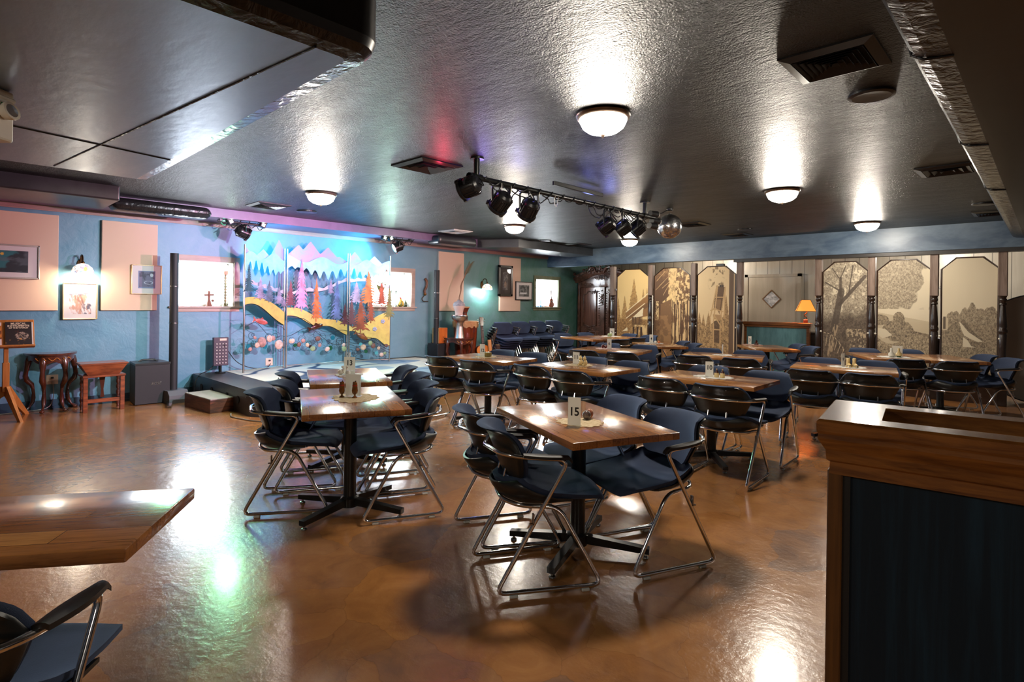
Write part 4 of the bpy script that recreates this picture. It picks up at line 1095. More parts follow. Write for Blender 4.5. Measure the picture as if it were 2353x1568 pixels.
# lectern with two books
MT['oak'] = mat('golden_oak', rgb(186,126,62), 0.4, c2=rgb(160,102,46), scale=5, stretch=(5,5,0.6))
LX, LY = -8.22, 0.56
t = thing('music_stand', (LX,LY,0), 0, 'golden oak music stand holding two books', 'music stand')
TL = Matrix.Translation((0.06,0,0.80)) @ Matrix.Rotation(rad(-22),4,'Y')
MB().bevbox(-0.012,0.0,-0.42,0.235,0.0,0.31,0.003,1,TL).build('desk_board','oak',t)
MB().bevbox(-0.012,0.055,-0.42,0.235,-0.02,0.0,0.003,1,TL).build('ledge','oak',t)
MB().bevbox(-0.02,0.02,-0.02,0.02,0.38,0.86,0.004,1).bevbox(-0.03,0.03,-0.03,0.03,0.30,0.62,0.005,1).build('post','oak',t)
for k, a in enumerate((20,140,260)):
    M = RZ(rad(a)); q = [(0.0,0.36),(0.05,0.36),(0.33,0.0),(0.27,0.0),(0.03,0.24),(0.0,0.26)]
    MB().prism(q,-0.014,0.014,'y',M).build('leg','oak',t)
def cover_music(u, v):
    c = np.zeros(u.shape+(3,))+L3(30,22,20)
    c = blend(c, L3(150,58,28), sm(0.5,0.7,fbm(u*4,v*4,3))*(v<0.62)*(u<0.5))
    e = ((u-0.62)/0.26)**2+((v-0.4)/0.16)**2
    c = blend(c, L3(176,160,140), (e<1).astype(float)*sm(0.35,0.7,fbm(u*18,v*18,5)))
    return blend(c, L3(206,150,70), sm(0.6,0.75,fbm(u*12,v*10,7))*(v<0.3))
def cover_pack(u, v):
    c = np.zeros(u.shape+(3,))+L3(222,216,206)
    c = blend(c, L3(206,132,50), ((v<0.86)&(v>0.28)).astype(float)); c = blend(c, L3(112,64,26), ((v<0.86)&(v>0.28)).astype(float)*sm(0.45,0.6,fbm(u*6,v*7,2)))
    return c
def book(yc, w, h, fn, lab, title, pages):
    k = thing('open_book', (LX,LY,0), 0, lab, 'book', 'books on the music stand')
    MB().bevbox(0.002,0.022,yc-w/2+0.004,yc+w/2+(0.012 if pages else 0),0.004,h-0.004,0.002,1,TL).build('page_block','paper',k)
    MB().box(0.0215,0.0235,yc-w/2,yc+w/2,0.002,h,TL).build('cover_board',mat('dark_book_board',rgb(40,30,26),0.4),k)
    picture('cover_print',w,h-0.004,60,70,fn,k,TL @ Matrix.Translation((0.0242,yc,0.003)) @ Matrix.Rotation(PI/2,4,'Z'))
    for q, (s, z, sz, m) in enumerate(title):
        text_mesh('title',s,sz,m,k,TL @ Matrix.Translation((0.0246,yc,z)) @ Matrix.Rotation(PI/2,4,'Z') @ Matrix.Rotation(PI/2,4,'X'),bold=0.0006)
MT['title_cream'] = mat('cream_title_ink', rgb(230,220,190), 0.5)
book(0.10,0.22,0.275,cover_music,'black book about musical instruments on the oak music stand',[('MUSICAL',0.252,0.032,'title_cream'),('INSTRUMENTS',0.226,0.028,'title_cream'),('OF THE WORLD',0.203,0.022,'title_cream')],True)
book(-0.145,0.21,0.27,cover_pack,'orange and white book cut by the frame edge on the music stand',[('PACK',0.25,0.045,'ink')],False)
# stool just cut by the frame
t = thing('carved_stool', (-8.02,0.30,0), 0, 'dark stool with woven floral seat cut off by the frame', 'stool')
MB().lathe([(0.19,0.40),(0.2,0.43),(0.19,0.46),(0.12,0.485),(0.0,0.49)],20).build('seat_pad',mat('floral_weave',rgb(110,104,70),0.9,c2=rgb(60,40,34),scale=40),t,smooth=60)
MB().lathe([(0.195,0.36),(0.2,0.40),(0.0,0.40)],20).build('seat_rim','mahogany',t,smooth=40)
for a in (45,135,225,315):
    MB().tube([(0.14*math.cos(rad(a)),0.14*math.sin(rad(a)),0.37),(0.17*math.cos(rad(a)),0.17*math.sin(rad(a)),0.2),(0.14*math.cos(rad(a)),0.14*math.sin(rad(a)),0.08),(0.18*math.cos(rad(a)),0.18*math.sin(rad(a)),0.014)],0.02,10,radii=[0.03,0.022,0.016,0.02]).build('leg','mahogany',t,smooth=60)
# ------------------------------------------------------------------ metal landscape screen on the stage
MT['rod'] = mat('brushed_steel_rod', rgb(170,162,156), 0.3, 1.0)
MT['rust_rod'] = mat('dark_iron_wire', rgb(52,46,50), 0.4, 0.7)
def ptd(name, a, b, sc=5, r=0.4, met=0.3): return mat(name, a, r, met, c2=b, scale=sc)
MT['hill_paint'] = ptd('yellow_green_hill_metal', rgb(206,182,96), rgb(188,160,90), 9)
MT['mtn'] = ptd('violet_mountain_metal', rgb(170,130,190), rgb(126,150,200), 5)
MT['icy'] = ptd('icy_blue_metal', rgb(150,190,206), rgb(120,170,190), 6)
MT['snow_ridge'] = ptd('pale_ridge_metal', rgb(206,186,190), rgb(170,160,176), 8)
MT['dark_band'] = mat('dark_blue_edge_metal', rgb(34,62,74), 0.4, 0.3)
TREE_M = {}
for k, c in {'pink':(206,140,170),'orange':(214,122,66),'slate':(110,116,140),'plum':(110,62,70),'blue':(110,130,180),'rust':(160,76,48),'olive':(120,120,70),'mauve':(170,150,180),'teal':(60,96,110)}.items():
    TREE_M[k] = mat(k+'_tree_metal', rgb(*c), 0.4, 0.4, c2=rgb(*[int(q*0.7) for q in c]), scale=7)
STONE_M = [mat('stone_%s' % n, rgb(*c), 0.55, c2=rgb(*[int(q*0.75) for q in c]), scale=18) for n, c in
  (('rose',(176,128,122)),('sand',(214,176,148)),('blush',(220,180,166)),('grey_green',(150,166,120)),('brown',(120,76,66)))]
GLASS_M = [mat('glass_disc_%s' % n, rgb(*c), 0.12, trans=0.35) for n, c in (('teal',(40,120,140)),('aqua',(96,176,186)),('green',(40,96,66)),('navy',(28,46,86)),('smoke',(60,50,56)))]
scr = thing('metal_landscape_screen', (-8.3,4.28,SZ_), 0, 'three-leaf metal screen with mountains, fir trees, fish and river stones', 'folding screen')
HZ = 1.80
LEAF = [((-8.22,3.06),(-8.42,3.72)), ((-8.42,3.76),(-8.42,4.78)), ((-8.42,4.82),(-8.22,5.48))]
rng = random.Random(11)
def silhouette(top, bot, n):
    up = [(k/n, top(k/n)) for k in range(n+1)]; dn = [(k/n, bot(k/n)) for k in range(n, -1, -1)]
    return up, dn
for li, (A, B) in enumerate(LEAF):
    ax, ay = A; bx_, by = B; W = math.hypot(bx_-ax, by-ay); ang = math.atan2(by-ay, bx_-ax)
    ML = Matrix.Translation((ax-scr.location.x, ay-scr.location.y, 0)) @ Matrix.Rotation(ang, 4, 'Z')
    # local: x along leaf 0..W, -y faces the room, z up
    f = MB()
    ht = HZ+0.02
    f.tube([(0,0,0),(0,0,ht)],0.013,8); f.tube([(W,0,0),(W,0,ht)],0.013,8); f.tube([(0,0,0.035),(W,0,0.035)],0.008,8)
    f.v = [tuple(ML @ Vector(v)) for v in f.v]; f.build('leaf_frame','rod',scr,smooth=60)
    def band(name, top, bot, m, y=0.0, n=48, th=0.004, par=scr):
        vs = []; fs = []
        for k in range(n+1):
            x = W*k/n
            for (zz, yy) in ((top(k/n),y),(bot(k/n),y),(bot(k/n),y+th),(top(k/n),y+th)): vs.append(ML @ Vector((x,yy,zz)))
        for k in range(n):
            for q in range(4): fs.append((4*k+q,4*k+(q+1)%4,4*(k+1)+(q+1)%4,4*(k+1)+q))
        fs += [(0,1,2,3),(4*n+3,4*n+2,4*n+1,4*n)]
        return MB().add(vs, fs).build(name, m, par)
    g = lambda u: li*0.40+u*(0.27 if li != 1 else 0.36)      # running coordinate across the leaves
    peaks = [[(0.02,1.80),(0.46,1.78),(0.86,1.95)],[(0.18,1.90),(0.37,1.97),(0.66,1.90),(0.86,1.76)],[(0.12,1.86),(0.42,1.74),(0.6,1.80),(0.9,1.72)]][li]
    def ridge(u, pk=peaks, w=0.19): return max([1.62]+[z-abs(u-x)*(z-1.60)/ (w*1.6) for x, z in pk])
    band('mountain_ridge', lambda u: ridge(u), lambda u: 1.60+0.02*math.sin(u*9), 'mtn', 0.012)
    def ice_bot(u): return 1.53+0.05*math.sin(u*6+li)-0.09*abs(math.sin(u*23+li*2))**3-0.03*math.sin(u*41)
    band('ice_band', lambda u: 1.68+0.05*math.sin(u*11+li*1.7), ice_bot, 'icy', -0.004)
    sn = [lambda u: 1.31-0.16*u, lambda u: 1.10+0.25*u+0.03*math.sin(u*8), lambda u: 1.36+0.03*math.sin(u*5)-0.12*max(0,u-0.5)][li]
    band('snow_ridge', lambda u: sn(u)+0.03+0.012*math.sin(u*40), lambda u: sn(u)-0.02, 'snow_ridge', 0.004)
    hb = [lambda u: 1.03+0.06*math.sin(0.6+u*2.6)-0.20*u*u*0.9, lambda u: 0.92-0.20*u-0.10*u*u+0.03*math.sin(u*9), lambda u: 0.62+0.28*u*u-0.03*math.sin(u*7)][li]
    lb = [lambda u: 0.94+0.05*math.sin(u*5+0.5)-0.25*u*u, lambda u: 0.80-0.30*u+0.03*math.sin(u*11), lambda u: 0.53-0.24*u+0.03*math.sin(u*12)][li]
    band('grass_bank', lambda u: hb(u), lambda u: min(lb(u), hb(u)-0.05), 'hill_paint', -0.012)
    band('bank_dark_edge', lambda u: lb(u)+0.012, lambda u: lb(u)-0.02-0.012*math.sin(u*17), 'dark_band', 0.01)  # dark metal strip along the lower edge of the bank
    trees = [[(0.08,1.12,0.44,'teal',.09),(0.36,1.03,0.36,'mauve',.10),(0.58,1.00,0.34,'slate',.10),(0.84,0.96,0.29,'mauve',.10),(0.97,0.93,0.14,'mauve',.06)],
             [(0.05,0.92,0.45,'plum',.09),(0.22,0.86,0.86,'pink',.13),(0.46,0.70,0.72,'orange',.11),(0.70,1.14,0.26,'mauve',.06),(0.81,0.68,0.74,'blue',.12),(0.95,0.62,0.40,'plum',.09)],
             [(0.16,0.98,0.40,'mauve',.13),(0.45,0.95,0.62,'orange',.16),(0.27,0.50,0.62,'rust',.15),(0.05,0.6,0.5,'plum',.10),(0.52,0.66,0.55,'rust',.08),(0.78,0.95,0.42,'rust',.13),(0.97,0.72,0.6,'olive',.10)]][li]
    for (u, z0, h, c, wd) in trees:
        nb = 11; X0 = min(max(u*W,0.02),W-0.02); m_ = MB()
        m_.prism([(X0-0.007,z0),(X0+0.007,z0),(X0+0.003,z0+h*0.95),(X0-0.003,z0+h*0.95)],-0.021,-0.018,'y',ML)
        for k in range(nb):
            zb_ = z0+h*(0.10+0.82*k/nb); w = wd*(1-k/nb)**0.8; dz = h*0.115; y_ = -0.024+0.0012*(k % 3); P = []
            for sg in (1,-1):
                j1, j2 = rng.uniform(0.75,1.2), rng.uniform(0.5,0.8)
                S = [(sg*0.10*w,zb_+dz*0.05),(sg*0.45*w*j2,zb_-dz*0.35),(sg*0.55*w,zb_-dz*0.02),(sg*w*j1,zb_-dz*0.45),(sg*0.78*w*j1,zb_+dz*0.12),(sg*0.42*w,zb_+dz*0.42),(sg*0.12*w,zb_+dz*0.95)]
                P += S if sg == 1 else S[::-1]
            m_.prism([(X0+a_,b_) for a_, b_ in P],y_,y_+0.001,'y',ML)
        m_.build('fir_tree', TREE_M[c], scr)
    # current lines
    for (z, am) in [[(0.78,0.05),(0.66,0.05)],[(0.70,0.06),(0.55,0.07)],[(0.42,0.04),(0.36,0.04),(0.30,0.03)]][li]:
        P = [ML @ Vector((W*k/20,-0.02,z+am*math.sin(k/20*8+z*9)-(0.30 if li != 2 else 0.16)*max(0,k/20-0.25))) for k in range(21)]
        MB().tube(P,0.0035,6).build('current_wire','rust_rod',scr,smooth=60)
    # fish
    u, z, an, fm = [(0.38,0.72,-0.25,'dark_red'),(0.46,0.62,0.28,'brown_glaze'),(0.30,0.44,-0.5,'rust_fish')][li]
    if 'rust_fish' not in MT: MT['rust_fish'] = mat('rust_fish_metal', rgb(140,78,36), 0.35, 0.3, c2=rgb(90,50,28), scale=10); MT['red_fish'] = mat('salmon_fish_metal', rgb(206,96,92), 0.35, 0.2, c2=rgb(140,62,60), scale=12)
    MF = ML @ Matrix.Translation((u*W,-0.035,z)) @ Matrix.Rotation(-an,4,'Y')
    fi = MB(); fi.sphere((0,0,0),0.05,16,10,(2.2,0.35,0.8)); fi.prism([(-0.09,0.0),(-0.15,0.045),(-0.135,0.0),(-0.15,-0.045)],-0.004,0.004,'y'); fi.prism([(-0.03,0.035),(0.0,0.065),(0.04,0.034)],-0.003,0.003,'y')
    fi.v = [tuple(MF @ Vector(v)) for v in fi.v]; fi.build('fish', ['red_fish','brown_glaze','rust_fish'][li], scr, smooth=60)
    if li == 2:
        for (fx, fz) in ((0.62,0.56),(0.82,0.69)):
            fl = MB()
            for k in range(5):
                a = 2*PI*k/5; fl.sphere(ML @ Vector((fx*W+0.022*math.cos(a),-0.02,fz+0.022*math.sin(a))),0.018,8,6)
            fl.build('flower',mat('lilac_flower', rgb(176,166,190), 0.5),scr,smooth=70)
    # river stones, glass discs and rings
    cnt = [11,18,13][li]; zc = [0.40,0.36,0.24][li]
    for k in range(cnt):
        u = (k+0.5)/cnt+rng.uniform(-0.02,0.02); z = zc+rng.uniform(-0.10,0.10)-(0.03*u)
        kind = rng.random(); r = rng.uniform(0.028,0.052)
        if li == 0 and k in (4,9): r = 0.075; kind = 0
        P0 = ML @ Vector((min(max(u*W,0.06),W-0.06),-0.02,z))
        if kind < 0.55:
            s_ = MB().sphere((0,0,0),r,12,8,(1.0,0.35,rng.uniform(0.75,1.2))); T = Matrix.Translation(P0) @ Matrix.Rotation(ang,4,'Z') @ Matrix.Rotation(rng.uniform(-0.6,0.6),4,'Y')
            s_.v = [tuple(T @ Vector(v)) for v in s_.v]; s_.build('river_stone', STONE_M[(k+li) % 5 if li else (0 if k % 3 else 2)], scr, smooth=80)
        elif kind < 0.8:
            MB().lathe([(r*0.9,-0.003),(r*0.9,0.003)],20,Matrix.Translation(P0) @ Matrix.Rotation(ang,4,'Z') @ Matrix.Rotation(PI/2,4,'X')).build('glass_disc', GLASS_M[(k*3+li) % 5], scr, smooth=40)
        for q in range(1 if k % 2 else 2):
            c_ = P0+Vector((0,rng.uniform(-0.05,0.05),rng.uniform(-0.06,0.07))); rr_ = rng.uniform(0.025,0.06)
            T = Matrix.Rotation(ang,4,'Z')
            MB().tube([c_+T @ Vector((rr_*math.cos(2*PI*j/20),0.01,rr_*math.sin(2*PI*j/20))) for j in range(20)],0.0025,5,closed=True).build('wire_ring','rust_rod',scr,smooth=60)

# ------------------------------------------------------------------ drums, guitar and other instruments
MT['drum_wood'] = mat('red_brown_drum_wood', rgb(140,62,30), 0.3, c2=rgb(92,38,20), scale=3, stretch=(7,7,0.6), coat=0.4)
MT['hide'] = mat('tan_drum_hide', rgb(206,164,116), 0.7, c2=rgb(176,130,86), scale=14)
MT['silver_ham'] = mat('hammered_silver', rgb(196,186,180), 0.25, 1.0, bmp=0.8, bscale=90)
t = thing('tall_drum', (-8.28,7.27,0), 0, 'tall conical red-brown drum with scalloped hide skirt', 'drum')
MB().lathe([(0.17,0.0),(0.185,0.06),(0.24,0.90),(0.25,0.95)],28).build('drum_body','drum_wood',t,smooth=50)
sk = MB(); n = 48; vs = []
for k in range(n):
    a = 2*PI*k/n; lz = 0.88-0.05*abs(math.sin(a*7)); 
    for r, z in ((0.255,0.965),(0.258,0.93),(0.252,lz)): vs.append((r*math.cos(a),r*math.sin(a),z))
sk.add(vs,[(3*k+q,3*((k+1)%n)+q,3*((k+1)%n)+q+1,3*k+q+1) for k in range(n) for q in (0,1)]); sk.lathe([(0.255,0.965),(0.0,0.97)],48,cap=False)
sk.build('hide_skirt','hide',t,smooth=50)
t = thing('small_djembe', (-8.28,7.24,0.972), 0, 'small carved djembe standing on top of the tall drum', 'drum')
MB().lathe([(0.072,0.0),(0.066,0.02),(0.048,0.14),(0.052,0.16),(0.092,0.25),(0.096,0.27)],24).build('drum_body','drum_wood',t,smooth=50)
MB().lathe([(0.098,0.25),(0.1,0.275),(0.0,0.278)],24,cap=False).build('drum_head','hide',t,smooth=40)
zz = MB()
for k in range(8):
    a = 2*PI*k/8; zz.tube([(0.0645*math.cos(a-0.3),0.0645*math.sin(a-0.3),0.025),(0.060*math.cos(a),0.060*math.sin(a),0.07),(0.0645*math.cos(a+0.3),0.0645*math.sin(a+0.3),0.025)],0.006,6)
zz.build('carved_zigzag','spot',t)
MB().lathe([(0.053,0.145),(0.056,0.152),(0.053,0.16)],20,cap=False).build('cord_ring','spot',t)
t = thing('goblet_drum', (-7.98,6.86,0.662), 0, 'silver goblet drum standing on the carved half-round table', 'drum')
MB().lathe([(0.095,0.0),(0.09,0.02),(0.065,0.20),(0.06,0.27),(0.09,0.31),(0.145,0.355),(0.155,0.40)],28).build('goblet_body','silver_ham',t,smooth=50)
MB().lathe([(0.158,0.39),(0.163,0.405),(0.16,0.425),(0.14,0.43),(0.0,0.428)],28,cap=False).build('rim','chrome',t,smooth=50)
t = thing('ceramic_drum', (-7.98,6.84,1.094), 0, 'pale ceramic hourglass vase balanced on the goblet drum with a dried branch', 'vase')
MB().lathe([(0.075,0),(0.07,0.03),(0.085,0.10),(0.11,0.15),(0.112,0.17)],24).build('lower_bowl',mat('pale_pink_ceramic', rgb(206,180,170), 0.5),t,smooth=60)
MB().lathe([(0.112,0.168),(0.115,0.195),(0.095,0.235),(0.05,0.255),(0.03,0.275),(0.036,0.285)],24).build('upper_bowl',mat('grey_blue_ceramic', rgb(122,120,128), 0.5, c2=rgb(160,156,160), scale=30),t,smooth=60)
t = thing('dried_branch', (-7.98,6.84,1.37), 0, 'dried branch with feathery tip rising from the ceramic vase', 'branch')
MT['dry'] = mat('dried_stem', rgb(120,86,64), 0.8); MT['dry_leaf'] = mat('dried_leaf', rgb(84,82,58), 0.8)
bp = [(0,0,-0.02),(0.0,0.0,0.06),(0.01,0.03,0.16),(0.0,0.05,0.30),(0.02,0.11,0.44),(0.0,0.17,0.56),(0.01,0.26,0.68)]
MB().tube(fillet(bp,0.05,4),0.01,6).tube([(0.01,0.03,0.16),(0.03,0.0,0.26),(0.02,0.05,0.36)],0.006,6).build('stem','dry',t,smooth=60)
lf = MB()
for k in range(14):
    s = k/13; b0 = Vector((0.01,0.13+0.13*s,0.47+0.22*s))
    for sg in (-1,1): lf.tube([b0,b0+Vector((0.02*sg,0.02+0.03*sg,0.05)),b0+Vector((0.03*sg,0.05+0.04*sg,0.06))],0.004,5,radii=[0.004,0.006,0.001])
lf.build('feathery_leaves','dry_leaf',t)
tag(MB().bevbox(-8.53,-8.22,6.54,6.84,0.0,0.55,0.01,2).build('amplifier_box','speaker_black'),'black box under the small orange wooden drum','amplifier')
t = thing('box_drum', (-8.38,6.71,0.552), rad(6), 'small orange wooden box drum standing on the black box', 'drum')
MB().bevbox(-0.09,0.088,-0.11,0.11,0,0.29,0.004,1).build('box_body',mat('pale_ply', rgb(176,140,92), 0.5),t)
MB().bevbox(0.088,0.096,-0.11,0.11,0.0,0.29,0.002,1).build('tapa',mat('orange_ply_front', rgb(214,120,52), 0.4, c2=rgb(190,98,40), scale=4, stretch=(1,6,0.6)),t)
tr = MB()
for P in ([(0,0),(0.0,0.06),(-0.025,0.085),(-0.045,0.09)],[(0.0,0.055),(0.02,0.08),(0.045,0.085)],[(-0.015,0.07),(-0.01,0.10)],[(0.015,0.075),(0.02,0.11)],[(-0.03,0.0),(0.0,0.01),(0.03,0.0)]):
    tr.tube([(0.097,0.02+y,0.03+z) for y, z in P],0.0025,5)
tr.build('tree_motif','spot',t)
# guitar
g = thing('acoustic_guitar', (-7.72,7.28,0.0), rad(-14), 'orange acoustic guitar leaning upright behind the twelve sign', 'guitar')
MG = Matrix.Translation((0,0,0.06)) @ Matrix.Rotation(rad(-10),4,'Y')
def gout():
    P = []
    for k in range(60):
        a = 2*PI*k/60; z = 0.235-0.235*math.cos(a)
        s = z/0.47
        w = 0.195*math.sqrt(max(0,1-((s-0.34)/0.36)**2)) if s < 0.40 else 0
        w1 = 0.195*math.sqrt(max(0,1-((s-0.33)/0.34)**2)); w2 = 0.145*math.sqrt(max(0,1-((s-0.78)/0.235)**2)); wm = 0.122 if 0.33 < s < 0.78 else 0
        ww = max(w1,w2,wm)
        P.append((ww*(1 if math.sin(a) >= 0 else -1)*(1 if abs(math.sin(a)) > 1e-3 else 0), z))
    return P
go = gout()
MB().prism(go,-0.09,-0.004,'x',MG).build('body',mat('dark_guitar_side', rgb(74,34,20), 0.25),g,smooth=40)
MB().prism([(y*0.985,z*0.985+0.003) for y, z in go],-0.004,0.001,'x',MG).build('soundboard',mat('honey_spruce', rgb(206,134,56), 0.2, c2=rgb(190,116,46), scale=3, stretch=(1,14,1), coat=0.4),g)
MB().lathe([(0.05,0),(0.05,0.001)],24,MG @ Matrix.Translation((0.0015,0,0.31)) @ Matrix.Rotation(PI/2,4,'Y')).build('sound_hole','spot',g)
MB().lathe([(0.052,0),(0.052,0.0012),(0.064,0.0012),(0.064,0)],24,MG @ Matrix.Translation((0.0012,0,0.31)) @ Matrix.Rotation(PI/2,4,'Y'),cap=False).build('rosette','inlay',g)
MB().prism([(0.045,0.29),(0.10,0.25),(0.12,0.18),(0.07,0.16),(0.03,0.22)],0.001,0.003,'x',MG).build('pickguard','brown_glaze',g)
MB().bevbox(0,0.014,-0.08,0.08,0.12,0.145,0.004,1,MG).build('bridge','brown_glaze',g)
MB().bevbox(-0.015,0.012,-0.026,0.026,0.33,0.84,0.006,2,MG).build('neck',mat('rosewood_neck', rgb(64,34,26), 0.35),g)
MB().prism([(-0.028,0.84),(0.028,0.84),(0.042,0.99),(0.03,1.01),(0,1.0),(-0.03,1.01),(-0.042,0.99)],-0.01,0.012,'x',MG).build('headstock','brown_glaze',g)
for sg in (-1,1):
    for z in (0.875,0.92,0.965): MB().cyl(MG @ Vector((0,sg*0.036,z)),MG @ Vector((0,sg*0.07,z)),0.004,6).sphere(MG @ Vector((0,sg*0.072,z)),0.009,8,6).build('tuner','chrome',g,smooth=60)
fr_ = MB()
for k in range(14): fr_.box(0.012,0.0135,-0.024,0.024,0.40+0.031*k,0.402+0.031*k,MG)
fr_.build('fret','steel',g)
st_ = MB()
for k in range(6): st_.cyl(MG @ Vector((0.013,-0.02+0.008*k,0.13)),MG @ Vector((0.015,-0.017+0.0068*k,0.86)),0.0008,4)
st_.build('string','steel',g)
# rain sticks
t = thing('rain_stick', (-7.72,7.42,0), 0, 'pale wooden rain stick leaning beside the guitar', 'rain stick', 'rain sticks'); MB().tube([(0.05,0.0,0.0),(-0.02,-0.02,0.62)],0.036,12).build('tube',mat('pale_bamboo', rgb(190,134,78), 0.5),t,smooth=50)
t = thing('rain_stick', (-7.62,7.53,0), 0, 'dark barked rain stick with pale cut end', 'rain stick', 'rain sticks'); MB().tube([(0.0,0.02,0.0),(-0.02,0.0,0.52)],0.048,14).build('tube',mat('dark_bark', rgb(62,40,30), 0.8, c2=rgb(40,26,20), scale=20),t,smooth=50); MB().lathe([(0.046,0),(0.046,0.004)],14,Matrix.Translation((-0.02,0,0.521))).build('cut_end','cork',t)
# horn on the wall
t = thing('hanging_horn', (WX,6.50,1.34), 0, 'brown carved horn hanging on the wall behind the dark column', 'wall ornament')
MB().tube(fillet([(0.04,0.02,0.44),(0.05,0.06,0.38),(0.05,0.05,0.28),(0.05,0.0,0.20),(0.05,0.02,0.14)],0.06,5),0.025,10,radii=None).build('horn_body',mat('carved_brown_horn', rgb(110,66,40), 0.4, c2=rgb(70,40,26), scale=12),t,smooth=60)
MB().tube(fillet([(0.05,0.02,0.13),(0.05,-0.06,0.05),(0.05,-0.03,0.0),(0.05,0.09,0.0)],0.03,4),0.010,8).build('hook',mat('dark_hook', rgb(60,44,38), 0.4),t,smooth=60)
MB().sphere((0.045,0.02,0.14),0.032,10,6).build('brass_collar','brass',t,smooth=70)

# ------------------------------------------------------------------ things on the window sills
WS = 1.235
t = thing('wooden_cross', (WX-0.11,2.77,WS), rad(90), 'brown wooden cross on the sill of the first window', 'ornament')
MT['cross_wood'] = mat('brown_cross_wood', rgb(112,62,44), 0.6)
MB().lathe([(0.045,0),(0.03,0.05),(0.018,0.10),(0.017,0.22),(0.0,0.225)],12).build('upright','cross_wood',t,smooth=50); MB().cyl((-0.065,0,0.16),(0.065,0,0.165),0.014,10).build('crossbar','cross_wood',t); MB().sphere((0.05,0,0.08),0.02,8,6).build('small_bowl','cross_wood',t)
t = thing('glass_candlestick', (WX-0.11,2.99,WS), 0, 'tall knotted candlestick with pink candle on the sill of the first window', 'candlestick')
pr = [(0.045,0),(0.03,0.02),(0.012,0.06)]
for k in range(9): pr += [(0.022,0.08+k*0.042),(0.010,0.10+k*0.042)]
MB().lathe(pr+[(0.02,0.47)],14).build('knotted_stem',mat('amber_bronze_glass', rgb(96,84,58), 0.2, 0.4),t,smooth=60); MB().lathe([(0.032,0.465),(0.036,0.49),(0.034,0.52),(0.0,0.525)],16).build('candle',mat('pink_wax', rgb(196,128,112), 0.5),t,smooth=50)
t = thing('hanging_feathers', (WX-0.07,5.62,WS+0.12), 0, 'bundle of green feathers hanging in the second window', 'ornament')
fe = MB()
for k in range(9):
    a = (k-4)*0.13; tip = Vector((0,math.sin(a)*0.26,0.14+0.26*math.cos(a)*0.9)); fe.tube([Vector((0,0,0.1)),Vector((0,math.sin(a)*0.12,0.1+0.12)),tip],0.01,5,radii=[0.006,0.018,0.002])
fe.build('feathers',mat('green_feather', rgb(120,116,60), 0.8, c2=rgb(80,90,50), scale=12),t,smooth=60); MB().tube([(0,0,0.12),(0,0.0,0.0)],0.006,6).build('quill','dry',t)
for k, y in enumerate((5.86,5.97)):
    t = thing('glass_candle_holder', (WX-0.11,y,WS), 0, ['clear glass candle holder in the second window, beside the feathers','clear glass candle holder in the second window, beside the gourd'][k], 'candle holder', 'glass candle holders')
    MB().lathe([(0.035,0),(0.03,0.01),(0.008,0.03),(0.012,0.10),(0.007,0.16),(0.018,0.26),(0.02,0.30),(0.017,0.30),(0.012,0.24)],14).build('glass_body',mat('smoky_clear_glass', rgb(150,160,150), 0.1, trans=0.6),t,smooth=60)
t = thing('painted_gourd', (WX-0.10,6.07,WS), 0, 'yellow and green gourd with red tip on the sill of the second window', 'gourd')
MB().lathe([(0.02,0),(0.06,0.02),(0.066,0.055),(0.05,0.10),(0.025,0.13),(0.018,0.15)],18).build('gourd_body',mat('yellow_green_gourd', rgb(206,160,60), 0.4, c2=rgb(70,96,60), scale=14, lo=0.45, hi=0.6),t,smooth=70)
MB().tube([(0,0,0.15),(0,-0.015,0.17),(0,-0.04,0.175)],0.016,8,radii=[0.018,0.017,0.006]).build('red_tip',mat('red_tip', rgb(190,50,40), 0.4),t,smooth=60)
t = thing('green_bottle', (WX-0.10,6.18,WS), 0, 'small dark green bottle at the corner of the second window', 'bottle'); MB().lathe([(0.028,0),(0.03,0.01),(0.03,0.07),(0.014,0.10),(0.012,0.13)],14).build('bottle_body',mat('dark_green_glass', rgb(60,72,50), 0.2),t,smooth=50)
t = thing('amber_jar', (WX-0.10,5.41,WS), 0, 'small amber jar at the edge of the metal screen in the second window', 'jar'); MB().lathe([(0.03,0),(0.032,0.05),(0.02,0.065),(0.02,0.075)],14).build('jar_body',mat('amber_glass', rgb(176,90,50), 0.2),t,smooth=50)
t = thing('striped_vase', (WX-0.11,9.84,WS), 0, 'black and white striped vase with grass in the third window', 'vase')
for k in range(8): MB().lathe([(0.03,0.04*k),(0.03,0.04*k+0.038)],14).build('stripe','spot' if k % 2 == 0 else 'white_glaze',t,smooth=40)
fe = MB()
for k in range(9): a = (k-4)*0.12; fe.tube([(0,0,0.31),(0.0,math.sin(a)*0.06,0.40),(0.01,math.sin(a)*0.13,0.48)],0.004,5,radii=[0.006,0.006,0.001])
fe.build('grass_blades',mat('grey_green_blades', rgb(96,112,100), 0.7),t)
t = thing('blue_figurine', (WX-0.11,10.05,WS), 0, 'small pale blue glass figure in the third window', 'figurine'); MB().lathe([(0.035,0),(0.03,0.02),(0.012,0.05),(0.018,0.12),(0.006,0.20),(0.0,0.22)],12).build('body',mat('pale_blue_glass', rgb(90,160,210), 0.15, trans=0.4),t,smooth=60)
t = thing('wire_stand', (WX-0.11,10.17,WS), 0, 'thin black wire stand in the third window', 'stand'); MB().tube(fillet([(0,0.02,0),(0,0.02,0.30),(0,-0.06,0.32),(0,-0.08,0.22)],0.04,4),0.004,6).lathe([(0.03,0),(0.03,0.006),(0.004,0.01)],12,Matrix.Translation((0,0.02,0))).build('wire','rust_rod',t)
t = thing('ukulele', (WX-0.07,10.43,WS), 0, 'tiny brown ukulele leaning in the third window', 'ukulele')
MU = Matrix.Rotation(rad(-6),4,'Y') @ Matrix.Scale(0.44,4)
